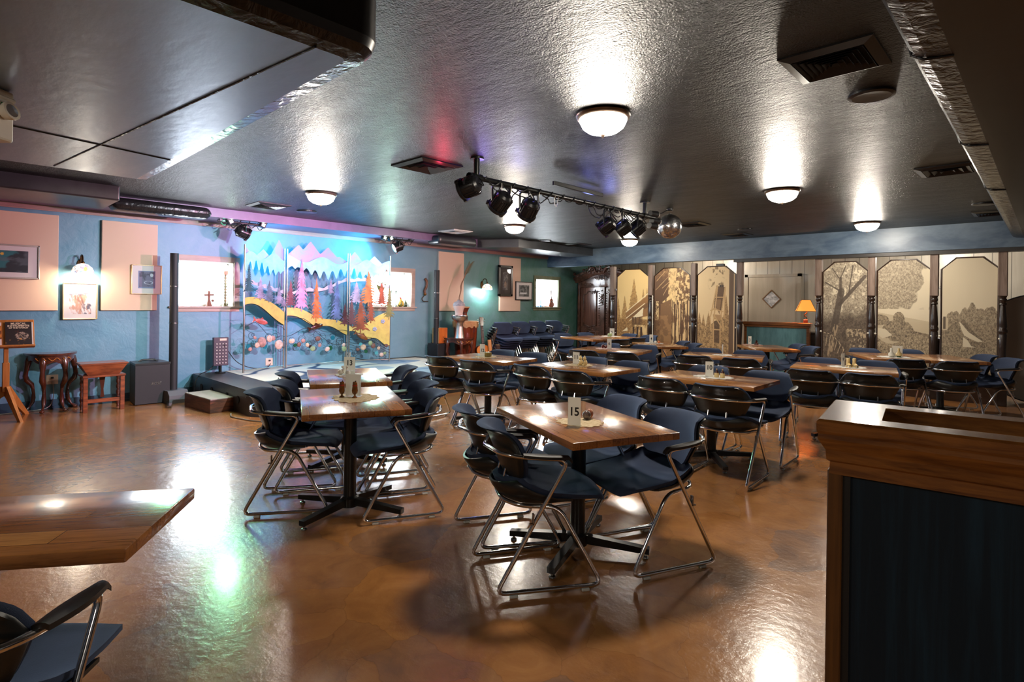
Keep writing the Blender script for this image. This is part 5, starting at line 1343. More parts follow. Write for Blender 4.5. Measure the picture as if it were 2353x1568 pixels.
MB().prism(go,-0.08,0.0,'x',MU).build('body',mat('brown_uke', rgb(130,66,44), 0.3),t,smooth=40)
MB().bevbox(-0.015,0.02,-0.026,0.026,0.40,0.80,0.006,1,MU).bevbox(-0.01,0.015,-0.045,0.045,0.80,0.92,0.006,1,MU).build('neck','brown_glaze',t)
MB().lathe([(0.05,0),(0.05,0.002)],16,MU @ Matrix.Translation((0.001,0,0.31)) @ Matrix.Rotation(PI/2,4,'Y')).build('sound_hole','spot',t)
# items beneath the stacks: black crate and orange bin
t = thing('milk_crate', (-7.62,9.72,0), rad(10), 'black slotted crate on the floor beside the last chair stack', 'crate')
cr = MB(); cr.box(-0.16,0.16,-0.16,0.16,0,0.015)
for sgx in (-1,1):
    for k in range(8): cr.box(sgx*0.16-0.006,sgx*0.16+0.006,-0.16+0.043*k,-0.142+0.043*k,0,0.27); cr.box(-0.16+0.043*k,-0.142+0.043*k,sgx*0.16-0.006,sgx*0.16+0.006,0,0.27)
    for z in (0.02,0.14,0.25): cr.box(sgx*0.16-0.007,sgx*0.16+0.007,-0.165,0.165,z,z+0.022); cr.box(-0.165,0.165,sgx*0.16-0.007,sgx*0.16+0.007,z,z+0.022)
cr.build('crate_lattice','black_plastic',t)
t = thing('orange_bucket', (-7.95,10.02,0), 0, 'orange bucket half hidden behind the last chair stack', 'bucket'); MB().lathe([(0.11,0.0),(0.145,0.33),(0.15,0.33),(0.15,0.35),(0.135,0.35),(0.10,0.02),(0.0,0.02)],20,cap=False).build('bucket_body',mat('orange_plastic', rgb(206,84,36), 0.4),t,smooth=50); MB().tube([(0,0.15*math.cos(PI*k/12),0.33+0.10*math.sin(PI*k/12)) for k in range(13)],0.004,6).build('handle','steel',t)
# ------------------------------------------------------------------ turned posts under the header
MT['post_wood'] = mat('weathered_brown_post', rgb(104,84,72), 0.5, c2=rgb(140,120,108), scale=3, stretch=(9,9,0.7))
MT['post_dark'] = mat('dark_stained_turning', rgb(44,32,26), 0.25, coat=0.3)
def make_post():
    t = thing('turned_post', (0,0,0), 0, 'x', 'post', 'turned posts under the header')
    MB().bevbox(-0.05,0.05,-0.05,0.05,1.52,2.145,0.006,1).build('square_top','post_wood',t)
    pr = [(0.045,0.36),(0.05,0.38),(0.036,0.40),(0.048,0.43),(0.036,0.46),(0.05,0.49),(0.036,0.52),(0.034,0.56),(0.044,0.80),(0.05,0.98),(0.044,1.0),(0.055,1.02),(0.055,1.05),(0.044,1.07),(0.05,1.10),(0.046,1.20),(0.034,1.36),(0.03,1.39),(0.044,1.40),(0.044,1.42),(0.034,1.43),(0.046,1.46),(0.046,1.48),(0.036,1.49),(0.048,1.52)]
    MB().lathe(pr,20).build('turned_shaft','post_dark',t,smooth=50)
    MB().bevbox(-0.055,0.055,-0.055,0.055,0,0.37,0.006,1).build('square_foot','post_dark',t)
    return remember(t)
P0 = make_post()
PX = [(-6.86,'between the carved wardrobe and the barn mural'),(-5.93,'between the barn mural and the tree trunk mural'),(-5.00,'between the tree trunk mural and the mine tower mural'),(-4.11,'between the mine tower mural and the booth'),(-2.80,'between the booth lamp and the big tree mural'),(-2.04,'between the big tree mural and the hillside mural'),(-1.25,'between the hillside mural and the tent mural'),(-0.49,'right of the tent mural, last of the row')]
for k, (x, s) in enumerate(PX):
    lab = 'turned dark post '+s
    if k == 0: P0.location = (x,10.26,0); P0['label'] = lab
    else: dup(P0,(x,10.26,0),0,lab)

# ------------------------------------------------------------------ six sepia murals in octagonal frames
D_ = L3(92,70,48); M_ = L3(150,116,78); LT = L3(226,204,158); WH = L3(236,218,178)
def sky(u, v, a=(224,200,150), b=(206,180,132)): return blend(np.zeros(u.shape+(3,))+L3(*a), L3(*b), 0.5*fbm(u*3,v*3,1,3))
def foliage(c, u, v, mask, seed, dark=(84,64,44), light=(196,168,120), fx=26, fy=60):
    n = 0.55*fbm(u*fx*1.3, v*fy*1.3, seed, 5)+0.45*fbm(u*fx*3.1, v*fy*3.1, seed+9, 3)
    k = blend(np.zeros(u.shape+(3,))+L3(*dark), L3(*light), sm(0.22,0.80,n)+0.35*(vnoise(u*fx*5,v*fy*5,seed+5)-0.5))
    return c*(1-mask[...,None])+k*mask[...,None]
def conifer(u, v, x, base, top, w, seed):
    t = np.clip((v-base)/(top-base),0,1.2); hw = w*(1-t)*(0.75+0.5*fbm(u*2+seed,v*45,seed,2))
    return ((np.abs(u-x) < hw)&(v > base)&(v < top)).astype(float)
def poly(u, v, P):
    ins = np.zeros(u.shape, bool); n = len(P)
    for i in range(n):
        x1, y1 = P[i]; x2, y2 = P[(i+1) % n]
        c = ((y1 > v) != (y2 > v)) & (u < (x2-x1)*(v-y1)/((y2-y1) if y2 != y1 else 1e-9)+x1)
        ins ^= c
    return ins.astype(float)
def seg(u, v, a, b, w, asp=2.6):
    ax, ay, bx, by = a[0], a[1]*asp, b[0], b[1]*asp; V = v*asp
    t = np.clip(((u-ax)*(bx-ax)+(V-ay)*(by-ay))/((bx-ax)**2+(by-ay)**2+1e-9),0,1)
    return (np.hypot(u-ax-t*(bx-ax), V-ay-t*(by-ay)) < w).astype(float)
# v runs 0 at the floor end (0.30 m) to 1 at the top
def m_barn(u, v):
    c = sky(u, v, (232,200,138), (222,188,124))
    for x, b, tp, w, sd in ((0.55,0.42,0.90,0.22,3),(0.25,0.40,0.70,0.13,5),(0.03,0.40,0.68,0.10,7),(0.85,0.5,0.78,0.10,9),(0.97,0.5,0.79,0.10,4)): c = foliage(c,u,v,conifer(u,v,x,b,tp,w,sd),sd,(140,104,60),(206,164,100))
    c = foliage(c,u,v,(v<0.42).astype(float),13,(110,78,44),(190,146,86))
    c = blend(c, L3(150,108,62), poly(u,v,[(0.30,0.50),(1,0.70),(1,0.46),(0.30,0.40)]))
    c = blend(c, L3(120,86,50), poly(u,v,[(0.36,0.44),(1,0.62),(1,0.56),(0.36,0.42)]))
    for a, b in (((0.30,0.50),(1,0.72)),((0.30,0.425),(0.9,0.605)),((0.42,0.40),(0.86,0.545))): c = blend(c, WH, seg(u,v,a,b,0.012))
    c = blend(c, WH, poly(u,v,[(0.44,0.41),(0.86,0.56),(0.84,0.46)]))
    c = blend(c, L3(96,68,40), poly(u,v,[(0.5,0.44),(0.84,0.45),(0.84,0.36),(0.5,0.34)])*(0.6+0.4*sm(0.4,0.6,fbm(u*40,v*6,3))))
    c = blend(c, L3(222,190,134), ((u>0.4)&(u<0.98)&(v<0.355)&(v>0.18)).astype(float)*sm(0.35,0.5,fbm(u*8,v*7,6)))
    for x in (0.55,0.68,0.8): c = blend(c, L3(70,48,30), ((abs(u-x)<0.03)&(v<0.33)&(v>0.2)).astype(float))
    return blend(c, WH, poly(u,v,[(0.18,0.27),(0.34,0.32),(0.36,0.28)]))
def m_trunk(u, v):
    c = foliage(np.zeros(u.shape+(3,))+L3(110,78,48),u,v,np.ones(u.shape),2,(98,68,42),(150,112,70),9,16)
    dk = sm(0.45,0.35,u)*sm(0.45,0.55,v)*sm(0.95,0.85,v); c = blend(c, L3(98,70,46), dk)
    n = fbm(u*22,v*34,8)
    c = blend(c, L3(232,200,142), sm(0.5,0.62,n)*(u>0.4)*(v>0.52))
    tr = (np.abs(u-0.53-0.02*np.sin(v*14)) < 0.11-0.02*v+0.04*(v<0.68)).astype(float)*(v>0.6); c = blend(c, L3(222,188,132), tr*(0.45+0.55*sm(0.35,0.6,fbm(u*30,v*40,5))))
    for a, b in (((0.45,0.93),(0.03,0.76)),((0.45,0.86),(0.22,0.78)),((0.3,0.97),(0.05,0.86)),((0.42,0.82),(0.25,0.70))): c = blend(c, L3(206,170,118), seg(u,v,a,b,0.006))
    c = blend(c, L3(232,200,140), poly(u,v,[(0.22,0.62),(0.5,0.72),(0.6,0.64),(0.4,0.60)])*sm(0.4,0.55,fbm(u*40,v*20,6)))
    c = blend(c, L3(128,94,60), poly(u,v,[(0.18,0.60),(0.5,0.66),(0.5,0.15),(0.2,0.15)]))
    c = blend(c, L3(160,120,76), ((u>0.18)&(u<0.49)&(v<0.6)).astype(float)*sm(0.5,0.6,fbm(u*9,v*22,10))*0.8)
    lit = ((u>0.5)&(v<0.64)).astype(float); c = blend(c, L3(226,192,136), lit*sm(0.40,0.52,fbm(u*10,v*9,14)))
    for k in range(12): x = 0.52+0.045*k; c = blend(c, L3(92,64,40), seg(u,v,(x+0.02*math.sin(k*3),0.64-0.02*(k%3)),(x+0.07*math.sin(k*1.7),0.12),0.012+0.004*(k%2)))
    c = blend(c, L3(232,204,148), ((np.abs(u-0.08)<0.045)&(v>0.42)&(v<0.63)).astype(float)*sm(0.45,0.55,fbm(u*60,v*60,3)))
    return c
def m_mine(u, v):
    c = sky(u, v, (226,200,154), (216,188,140))
    c = foliage(c,u,v,sm(0.55,0.62,fbm(u*12,v*22,5))*(v>0.76)*sm(0.25,0.42,u)*sm(0.80,0.65,u),6,(110,86,58),(170,140,98),40,80)
    for x, b, tp, w, sd in ((0.05,0.3,0.52,0.1,1),(0.16,0.3,0.50,0.09,2),(0.3,0.3,0.53,0.1,3),(0.77,0.3,0.71,0.13,4),(0.9,0.3,0.6,0.1,6)): c = foliage(c,u,v,conifer(u,v,x,b,tp,w,sd),sd,(116,86,54),(190,154,104))
    c = foliage(c,u,v,(v<0.42-0.05*np.sin(u*7)).astype(float),9,(96,70,44),(206,170,116),24,50)
    T = lambda P, k, col: blend(c, L3(*col), poly(u,v,P)*k)
    c = T([(0.5,0.80),(0.74,0.785),(0.64,0.54),(0.44,0.56)],1,(104,78,52)); c = T([(0.48,0.66),(0.64,0.66),(0.6,0.50),(0.52,0.56)],1,(140,108,72)); c = T([(0.42,0.50),(0.66,0.495),(0.62,0.44),(0.44,0.45)],1,(176,140,96)); c = T([(0.44,0.43),(0.62,0.43),(0.6,0.2),(0.46,0.2)],0.85,(82,60,40))
    for a, b in (((0.52,0.80),(0.36,0.48)),((0.54,0.80),(0.44,0.42)),((0.74,0.785),(0.64,0.50)),((0.74,0.785),(0.72,0.46)),((0.36,0.54),(0.5,0.56)),((0.46,0.68),(0.68,0.68)),((0.44,0.56),(0.68,0.53)),((0.44,0.50),(0.70,0.34)),((0.34,0.48),(0.38,0.32)),((0.64,0.5),(0.72,0.34)),((0.44,0.4),(0.44,0.16)),((0.62,0.4),(0.62,0.16)),((0.44,0.34),(0.62,0.34))): c = blend(c, L3(196,160,110), seg(u,v,a,b,0.016))
    c = blend(c, L3(60,44,32), ((abs(u-0.61)<0.12)&(v>0.785)&(v<0.81)).astype(float)*sm(0.4,0.6,fbm(u*40,v*10,4)))
    c = blend(c, L3(104,80,58), (u>0.845).astype(float)); return blend(c, L3(212,184,140), (np.abs(u-0.975)<0.012).astype(float))
def m_tree(u, v):
    c = foliage(np.zeros(u.shape+(3,)),u,v,np.ones(u.shape),4,(116,96,74),(206,186,152),30,66)
    c = blend(c, L3(222,204,168), sm(0.58,0.70,fbm(u*16,v*32,9))*(v>0.45))
    c = foliage(c,u,v,sm(0.62,0.45,v+0.10*(fbm(u*5,v*7,3)-0.5)-0.10*(u-0.5)),12,(74,58,44),(128,104,78),20,44)
    for a, b, w in (((0.25,0.38),(0.42,0.74),0.075),((0.40,0.7),(0.40,0.86),0.03),((0.38,0.62),(0.95,0.87),0.04),((0.40,0.74),(0.05,0.82),0.018),((0.36,0.86),(0.2,0.95),0.012),((0.38,0.84),(0.52,0.97),0.012),((0.6,0.74),(0.68,0.97),0.014)): c = blend(c, L3(84,66,52), seg(u,v,a,b,w)*0.9)
    c = blend(c, L3(176,144,98), seg(u,v,(0.30,0.42),(0.16,0.16),0.055)*sm(0.4,0.6,fbm(u*24,v*20,7)))
    for q in range(7): c = blend(c, L3(206,176,126), seg(u,v,(0.02+0.09*q,0.36-0.005*q*q),(0.06+0.085*q,0.355-0.006*q*q),0.008)+seg(u,v,(0.1+0.08*q,0.34-0.005*q*q),(0.07+0.07*q,0.24-0.004*q*q),0.006))
    return blend(c, L3(196,166,118), sm(0.52,0.62,fbm(u*34,v*60,15))*(u>0.55)*(v<0.40)*sm(0.1,0.3,v+u-0.7))
def m_hill(u, v):
    c = sky(u, v, (228,210,172), (214,194,154))
    c = blend(c, L3(200,176,132), (v < 0.555-0.07*u).astype(float)*(0.75+0.25*fbm(u*4,v*70,2)))
    n = fbm(u*3.4,v*6,22,3)
    msk = sm(0.50,0.56,n+0.16*(v-0.74)+0.10*(1-abs(u-0.45)*2)-0.25*np.clip(u-0.66,0,1)*(v>0.8))*(v>0.585); msk = np.maximum(msk, (((u-0.42)/0.45)**2+((v-0.84)/0.15)**2 < 0.8+0.5*fbm(u*12,v*20,4)).astype(float)*(v>0.62))
    c = foliage(c,u,v,msk,5,(122,102,78),(210,188,148),34,70)
    b = (((u-0.42)/0.11)**2+((v-0.50)/0.06)**2 < 0.9+0.3*fbm(u*20,v*30,3))|(((u-0.40)/0.30)**2+((v-0.40)/0.09)**2 < 0.8+0.5*fbm(u*18,v*30,6))|(((u-0.02)/0.22)**2+((v-0.49)/0.05)**2 < 0.9)
    c = foliage(c,u,v,b.astype(float),7,(78,62,48),(196,168,120),36,70)
    c = blend(c, WH*0.85, poly(u,v,[(0.0,0.42),(0.16,0.41),(0.30,0.36),(0.1,0.33),(0,0.36)])); c = foliage(c,u,v,poly(u,v,[(0.62,0.435),(0.74,0.40),(1,0.38),(1,0.30),(0.75,0.36)]),8,(84,66,48),(170,140,98),30,60)
    c = blend(c, L3(96,76,56), poly(u,v,[(0.56,0.36),(0.85,0.335),(0.85,0.30),(0.56,0.32)])); return foliage(c,u,v,(v<0.335-0.05*np.sin(u*6)).astype(float),11,(88,68,48),(214,184,132),40,76)
def m_tent(u, v):
    c = sky(u, v, (230,212,172), (216,194,150))
    for x, b, tp, w, sd in ((0.22,0.3,0.575,0.2,1),(0.42,0.3,0.60,0.12,2),(0.55,0.3,0.64,0.12,3),(0.72,0.3,0.60,0.2,4),(0.88,0.3,0.62,0.16,5)):
        e = (((u-x)/w)**2+((v-(b+tp)/2)/((tp-b)/2))**2 < 0.75+0.5*fbm(u*14,v*24,sd)); c = foliage(c,u,v,e.astype(float),sd+3,(110,90,66),(200,174,130),34,70)
    c = foliage(c,u,v,(v<0.47).astype(float),8,(112,90,66),(196,168,122),30,60)
    c = blend(c, L3(208,182,138), ((u<0.12)&(v>0.42)&(v<0.52)).astype(float))
    c = blend(c, L3(104,84,64), ((u>0.02)&(u<0.07)&(v>0.43)&(v<0.53)).astype(float))
    c = blend(c, WH*0.9, poly(u,v,[(0.30,0.49),(0.36,0.485),(0.75,0.34),(0.66,0.335),(0.42,0.38)])); c = blend(c, WH*0.9, poly(u,v,[(0.38,0.375),(0.70,0.28),(0.40,0.28)]))
    e = poly(u,v,[(0.05,0.40),(0.22,0.485),(0.32,0.49),(0.40,0.38),(0.40,0.31),(0.15,0.33)]); c = foliage(c,u,v,e,10,(84,68,50),(190,162,116),40,70)
    c = foliage(c,u,v,poly(u,v,[(0.34,0.49),(0.42,0.50),(0.62,0.40),(0.80,0.345),(0.72,0.35),(0.5,0.41)]),14,(80,64,48),(160,134,96),40,70)
    c = foliage(c,u,v,poly(u,v,[(0.42,0.385),(0.55,0.345),(0.75,0.33),(0.86,0.27),(0.55,0.30)]),15,(84,66,50),(176,148,106),40,70)
    return foliage(c,u,v,(v<0.29).astype(float),12,(86,68,48),(204,176,128),40,76)
MT['screen_frame'] = mat('dark_brown_screen_frame', rgb(58,40,30), 0.35)
def cool(c):
    g = c.mean(-1,keepdims=True); return (c*0.55+g*0.45)*np.array([0.98,0.95,0.86])
MUR = [(-6.37,0.77,m_barn,'octagonal sepia mural of a barn below tall firs'),(-5.465,0.79,m_trunk,'octagonal sepia mural of a huge bare tree trunk over stone wall'),(-4.555,0.75,m_mine,'octagonal sepia mural of a mine tower'),(-2.415,0.65,m_tree,'octagonal sepia mural of a big dark tree'),(-1.63,0.68,m_hill,'octagonal sepia mural of a hillside under hanging foliage'),(-0.85,0.64,m_tent,'octagonal sepia mural of ivy-grown tent roofs under empty sky')]
for x, w, fn, lab in MUR:
    t = thing('mural_screen', (x,10.26,0), 0, lab, 'screen', 'octagonal mural screens')
    h, z0, cx, cz = 1.80, 0.27, w*0.26, 0.16
    out = [(-w/2,0.0),(w/2,0.0),(w/2,z0+h-cz),(w/2-cx,z0+h),(-w/2+cx,z0+h),(-w/2,z0+h-cz)]
    MB().prism(out,-0.008,0.012,'y').build('screen_panel','screen_frame',t)
    fr2 = MB(); P = [Vector((a,-0.008,b)) for a, b in out]
    fr2.tube(P,0.011,6,closed=True); fr2.build('frame_rim','screen_frame',t,smooth=40)
    picture('mural_print',w-0.03,h-0.01,150,380,(lambda u,v,fn=fn: fn(u,v)) if x < -4 else (lambda u,v,fn=fn: cool(fn(u,v))),t,Matrix.Translation((0,-0.011,z0)),chamfer=(cx-0.005,cz-0.01))
    kn = MB()
    for sg in (-1,1): MB().sphere((sg*(w/2+0.012),-0.03,0.93),0.016,10,6).build('white_knob','white_glaze',t,smooth=70)
    for sg in (-1,1): MB().box(sg*(w/2),sg*(w/2+0.05),-0.006,0.006,1.62,1.66).build('hinge_tab','steel',t)

# ------------------------------------------------------------------ carved wardrobe
MT['carved'] = mat('carved_dark_walnut', rgb(104,70,56), 0.26, c2=rgb(70,44,34), scale=9, coat=0.3, bmp=0.2, bscale=40)
MT['door_walnut'] = mat('polished_walnut_panel', rgb(110,72,58), 0.2, c2=rgb(84,52,42), scale=3, stretch=(8,1,0.5), coat=0.4)
AW, AX, AY = 1.50, -7.83, 11.28
t = thing('carved_wardrobe', (AX,AY,0), 0, 'dark heavily carved wardrobe half hidden behind the first post', 'wardrobe')
MB().box(-AW/2+0.03,AW/2-0.03,0.03,0.52,0.0,1.93).build('case','carved',t)
def arch(u): return 1.93+0.20*math.cos(u*PI*0.5)**1.5
cn = MB(); n = 40
vs = []; fs = []
prof = [(-0.10,0.06),(-0.13,0.03),(-0.10,0.0),(-0.06,-0.04),(-0.02,-0.09),(0.50,-0.09),(0.50,0.06)]
for k in range(n+1):
    u = -1+2*k/n
    for (yy, zz) in prof: vs.append((u*(AW/2+0.08),yy,arch(u)+zz))
m_ = len(prof)
for k in range(n):
    for q in range(m_): fs.append((k*m_+q,k*m_+(q+1)%m_,(k+1)*m_+(q+1)%m_,(k+1)*m_+q))
fs += [tuple(range(m_)),tuple(range(n*m_,(n+1)*m_))]
cn.add(vs,fs).build('cornice','carved',t,smooth=40)
fz = MB(); vs = []; fs = []
for k in range(n+1):
    u = -1+2*k/n
    for (yy, zz) in ((0.0,arch(u)-0.08),(0.0,1.70+0.16*math.cos(u*PI*0.5)-(0.06 if abs(u) < 0.14 else 0)),(0.04,1.70),(0.04,arch(u)-0.08)): vs.append((u*(AW/2),yy,zz))
for k in range(n):
    for q in range(4): fs.append((4*k+q,4*k+(q+1)%4,4*(k+1)+(q+1)%4,4*(k+1)+q))
fz.add(vs,fs).build('frieze','carved',t,smooth=40)
rg2 = random.Random(3)
def leafy(cx, cz, rx, rz, cnt, y=-0.02, size=0.03):
    L = MB()
    for k in range(cnt):
        a = rg2.uniform(0,2*PI); r = math.sqrt(rg2.random()); x = cx+rx*r*math.cos(a); z = cz+rz*r*math.sin(a)
        T = Matrix.Translation((x,y-0.03*(1-r),z)) @ Matrix.Rotation(rg2.uniform(-PI,PI),4,'Y')
        L.sphere((0,0,0),size*rg2.uniform(0.6,1.1),8,6,(0.5,0.6,1.5),T)
    return L
leafy(0,2.20,0.20,0.11,46,-0.11).build('crest_bouquet','carved',t,smooth=70)
for sg in (-1,1):
    L = leafy(sg*0.36,2.13,0.20,0.075,34,-0.10)
    for k in range(7): L.sphere((sg*(0.45+0.05*k),-0.11,2.11-0.022*k),0.03,8,6,(1.4,0.7,0.6))
    L.tube([(sg*0.52,-0.11,2.10),(sg*0.62,-0.11,2.06),(sg*0.74,-0.11,2.02),(sg*0.82,-0.11,2.05),(sg*0.80,-0.11,2.09),(sg*0.76,-0.11,2.07)],0.026,8)
    L.tube([(sg*0.10,-0.12,2.08),(sg*0.18,-0.13,2.20),(sg*0.28,-0.12,2.22),(sg*0.33,-0.12,2.15),(sg*0.27,-0.12,2.12)],0.028,8)
    L.build('crest_scroll','carved',t,smooth=70)
leafy(0,1.97,0.22,0.06,30,-0.04,0.026).build('frieze_bouquet','carved',t,smooth=70)
for sg in (-1,1):
    leafy(sg*0.44,1.79,0.16,0.05,22,0.0,0.022).build('frieze_carving','carved',t,smooth=70)
    d = MB()
    def dtop(x): return 1.66+0.09*math.cos((x)*PI*0.9)
    x0, x1 = 0.085, 0.66
    MB().box(min(sg*x0,sg*x1),max(sg*x0,sg*x1),0.0,0.03,0.12,1.72).build('door','door_walnut',t)
    mo = MB()
    for z0_, z1_ in ((0.78,1.60),(0.2,0.66)):
        a_, b_ = x0+0.10, x1-0.10
        top = [(sg*(a_+(b_-a_)*k/12),-0.012,z1_-0.05+(0.075 if z0_ > 0.7 else 0.03)*math.sin(PI*(1-k/12)*0.9)+0.015*math.sin(k/12*PI*4)) for k in range(13)]
        bot = [(sg*(b_-(b_-a_)*k/12),-0.012,z0_+0.02*math.sin(k/12*PI*3)) for k in range(13)]
        mo.tube(top+bot,0.016,8,closed=True)
    mo.build('door_moulding','carved',t,smooth=60)
    MB().box(min(sg*(x0+0.02),sg*(x1-0.02)),max(sg*(x0+0.02),sg*(x1-0.02)),-0.006,0.0,0.67,0.77).build('lock_rail','carved',t)
    leafy(sg*0.24,1.62,0.12,0.05,18,0.0,0.022).build('door_carving','carved',t,smooth=70); leafy(sg*0.37,0.72,0.20,0.035,22,-0.005,0.020).build('rail_carving','carved',t,smooth=70)
    MB().bevbox(min(sg*0.68,sg*0.745),max(sg*0.68,sg*0.745),-0.03,0.05,0.0,1.80,0.01,2).build('corner_stile','carved',t)
    bd = MB()
    for k in range(24): bd.sphere((sg*0.105,-0.012,0.2+0.06*k),0.014,8,6)
    bd.build('beading','carved',t,smooth=70)
MB().bevbox(-0.07,0.07,-0.035,0.03,0.1,1.74,0.008,2).build('centre_stile','carved',t); leafy(0,1.45,0.04,0.22,30,-0.04,0.022).build('stile_drop','carved',t,smooth=70)
MB().bevbox(-AW/2,AW/2,-0.04,0.52,0.0,0.12,0.01,2).build('plinth','carved',t)

# ------------------------------------------------------------------ low teal booth wall with the lamp on it
MT['teal_board'] = mat('teal_painted_board', rgb(58,100,108), 0.5, c2=rgb(80,124,130), scale=3, stretch=(5,1,1), bmp=0.15, bscale=40)
MT['cap_wood'] = mat('oak_stained_cap', rgb(120,74,34), 0.28, c2=rgb(84,48,22), scale=4, stretch=(1.2,9,9), coat=0.4)
t = thing('booth_wall', (-3.60,10.66,0), rad(6), 'low teal wall with wooden cap under the orange lamp', 'low wall')
MB().box(-0.50,0.50,-0.055,0.055,0.0,0.99).build('board','teal_board',t)
MB().bevbox(-0.57,0.57,-0.095,0.095,0.985,1.045,0.012,3).bevbox(-0.555,0.555,-0.08,0.08,0.95,0.99,0.01,2).build('cap','cap_wood',t)
for sg in (-1,1): MB().box(min(sg*0.50,sg*0.545),max(sg*0.50,sg*0.545),-0.06,0.06,0,0.96).build('end_board','cap_wood',t)
t = thing('table_lamp', (-3.13,10.71,1.046), rad(20), 'glowing orange lamp with tapered square shade and wavy stem', 'lamp')
MB().bevbox(-0.035,0.035,-0.035,0.035,0,0.06,0.005,1).build('lamp_base',mat('rusty_lamp_base', rgb(120,60,30), 0.5),t)
MB().tube([(0.02*math.sin(k/14*PI*3.2),0,0.06+0.16*k/14) for k in range(15)],0.008,8).build('wavy_stem','bronze',t,smooth=60)
ms, nt_, p_ = new_mat('glowing_orange_shade')
p_.inputs['Base Color'].default_value = rgb(214,128,58); p_.inputs['Roughness'].default_value = 0.7; p_.inputs['Emission Color'].default_value = rgb(240,140,56); p_.inputs['Emission Strength'].default_value = 0.32
MT['lamp_shade'] = ms
sh_ = MB(); a, b = 0.155, 0.07
vs = [(-a,-a,0.205),(a,-a,0.205),(a,a,0.205),(-a,a,0.205),(-b,-b,0.405),(b,-b,0.405),(b,b,0.405),(-b,b,0.405)]
sh_.add(vs,[(0,1,5,4),(1,2,6,5),(2,3,7,6),(3,0,4,7)]); s0 = sh_.build('lamp_shade','lamp_shade',t)
rb = MB()
for k in range(4): rb.cyl(vs[k],vs[k+4],0.004,6); rb.cyl(vs[k],vs[(k+1)%4],0.004,6); rb.cyl(vs[4+k],vs[4+(k+1)%4],0.004,6)
rb.build('shade_rib','bronze',s0)
MB().sphere((0,0,0.28),0.03,12,8).build('bulb','bulb',t,smooth=80)
# round folding tabletop standing on edge at the end
t = thing('round_tabletop', (-0.10,10.9,0.78), 0, 'large grey round tabletop with dark rim standing on edge beyond the last post', 'tabletop')
MB().lathe([(0.77,-0.02),(0.77,0.02)],64,Matrix.Rotation(PI/2,4,'X')).build('board',mat('dull_grey_laminate', rgb(150,146,138), 0.6),t,smooth=40)
MB().tube([(0.775*math.cos(2*PI*k/64),0,0.775*math.sin(2*PI*k/64)) for k in range(64)],0.015,8,closed=True).build('rim','black_plastic',t,smooth=60)
t = thing('white_pole', (-5.82,10.12,0), 0, 'thin white pole standing before the tree trunk mural', 'pole'); MB().tube([(0.02,0,0.006),(0,0,1.52)],0.010,10).build('shaft','white_glaze',t,smooth=50); MB().lathe([(0.09,0),(0.09,0.012),(0.02,0.03)],16).build('foot','black_metal',t,smooth=40)
tag(MB().bevbox(-4.62,-4.47,10.36,10.45,2.06,2.128,0.012,2).build('ceiling_projector','black_plastic'),'small black box under the header above the mine tower mural','projector')
t = thing('wine_barrel', (-1.35,10.72,0), 0, 'dark barrel in the shadow behind the vase tables', 'barrel'); MB().lathe([(0.2,0),(0.25,0.18),(0.265,0.32),(0.25,0.46),(0.2,0.62),(0,0.62)],28).build('barrel_body',mat('dark_barrel_wood', rgb(44,26,18), 0.25, c2=rgb(70,40,26), scale=4, stretch=(9,9,0.5)),t,smooth=50)
for z, r in ((0.08,0.222),(0.2,0.253),(0.44,0.255),(0.56,0.222)): MB().lathe([(r+0.004,z-0.015),(r+0.006,z+0.015)],28,cap=False).build('hoop','black_metal',t,smooth=40)
t = thing('dark_counter', (-2.3,12.0,0), 0, 'dark counter in the alcove behind the murals', 'counter'); MB().box(-1.9,1.6,-0.25,0.25,0,0.80).build('counter_body',mat('black_counter', rgb(24,20,19), 0.4),t); MB().bevbox(-1.95,1.65,-0.3,0.3,0.80,0.84,0.006,1).build('countertop','post_dark',t)

# ------------------------------------------------------------------ planter wall close to the camera
MT['navy_board'] = mat('dark_blue_painted_plywood', rgb(9,26,38), 0.62, spec=0.25, c2=rgb(18,44,60), scale=2.5, stretch=(14,14,0.6), lo=0.45, hi=0.75, bmp=0.12, bscale=20)
MT['cap_wood2'] = mat('worn_oak_stained_moulding', rgb(134,84,36), 0.26, c2=rgb(82,46,20), scale=3.0, stretch=(1.5,12,12), lo=0.38, hi=0.66, coat=0.4, bmp=0.08, bscale=30)
MT['aged_post'] = mat('worn_oak_corner_post', rgb(100,64,28), 0.4, c2=rgb(66,40,18), scale=3, stretch=(12,12,0.8))
t = thing('planter_wall', (-0.46,1.68,0), rad(8), 'dark blue half wall with wooden top moulding close to the camera', 'half wall')
Lw, Wd, Ht = 2.1, 0.40, 1.05
def ringband(o0, o1, z0, z1, w_in=None):
    m = MB()
    A = [(-o0,-o0),(Lw,-o0),(Lw,Wd+o0),(-o0,Wd+o0)]; B = [(-o1,-o1),(Lw,-o1),(Lw,Wd+o1),(-o1,Wd+o1)]
    m.add([(x,y,z0) for x, y in A]+[(x,y,z1) for x, y in B],[(0,1,5,4),(1,2,6,5),(2,3,7,6),(3,0,4,7)]); return m
mol = MB()
pf = [(-0.045,Ht-0.155),(-0.028,Ht-0.150),(-0.030,Ht-0.118),(-0.022,Ht-0.112),(-0.020,Ht-0.085),(-0.006,Ht-0.060),(-0.002,Ht-0.052),(-0.004,Ht-0.040),(0.0,Ht-0.032),(0.0,Ht-0.006),(-0.006,Ht)]
for (o0,z0),(o1,z1) in zip(pf[:-1],pf[1:]): mol.v, mol.f = mol.v, mol.f; q = ringband(o0,o1,z0,z1); mol.add(q.v,q.f)
mol.build('moulding','cap_wood2',t)
cp = MB(); r_ = 0.085; o = -0.006
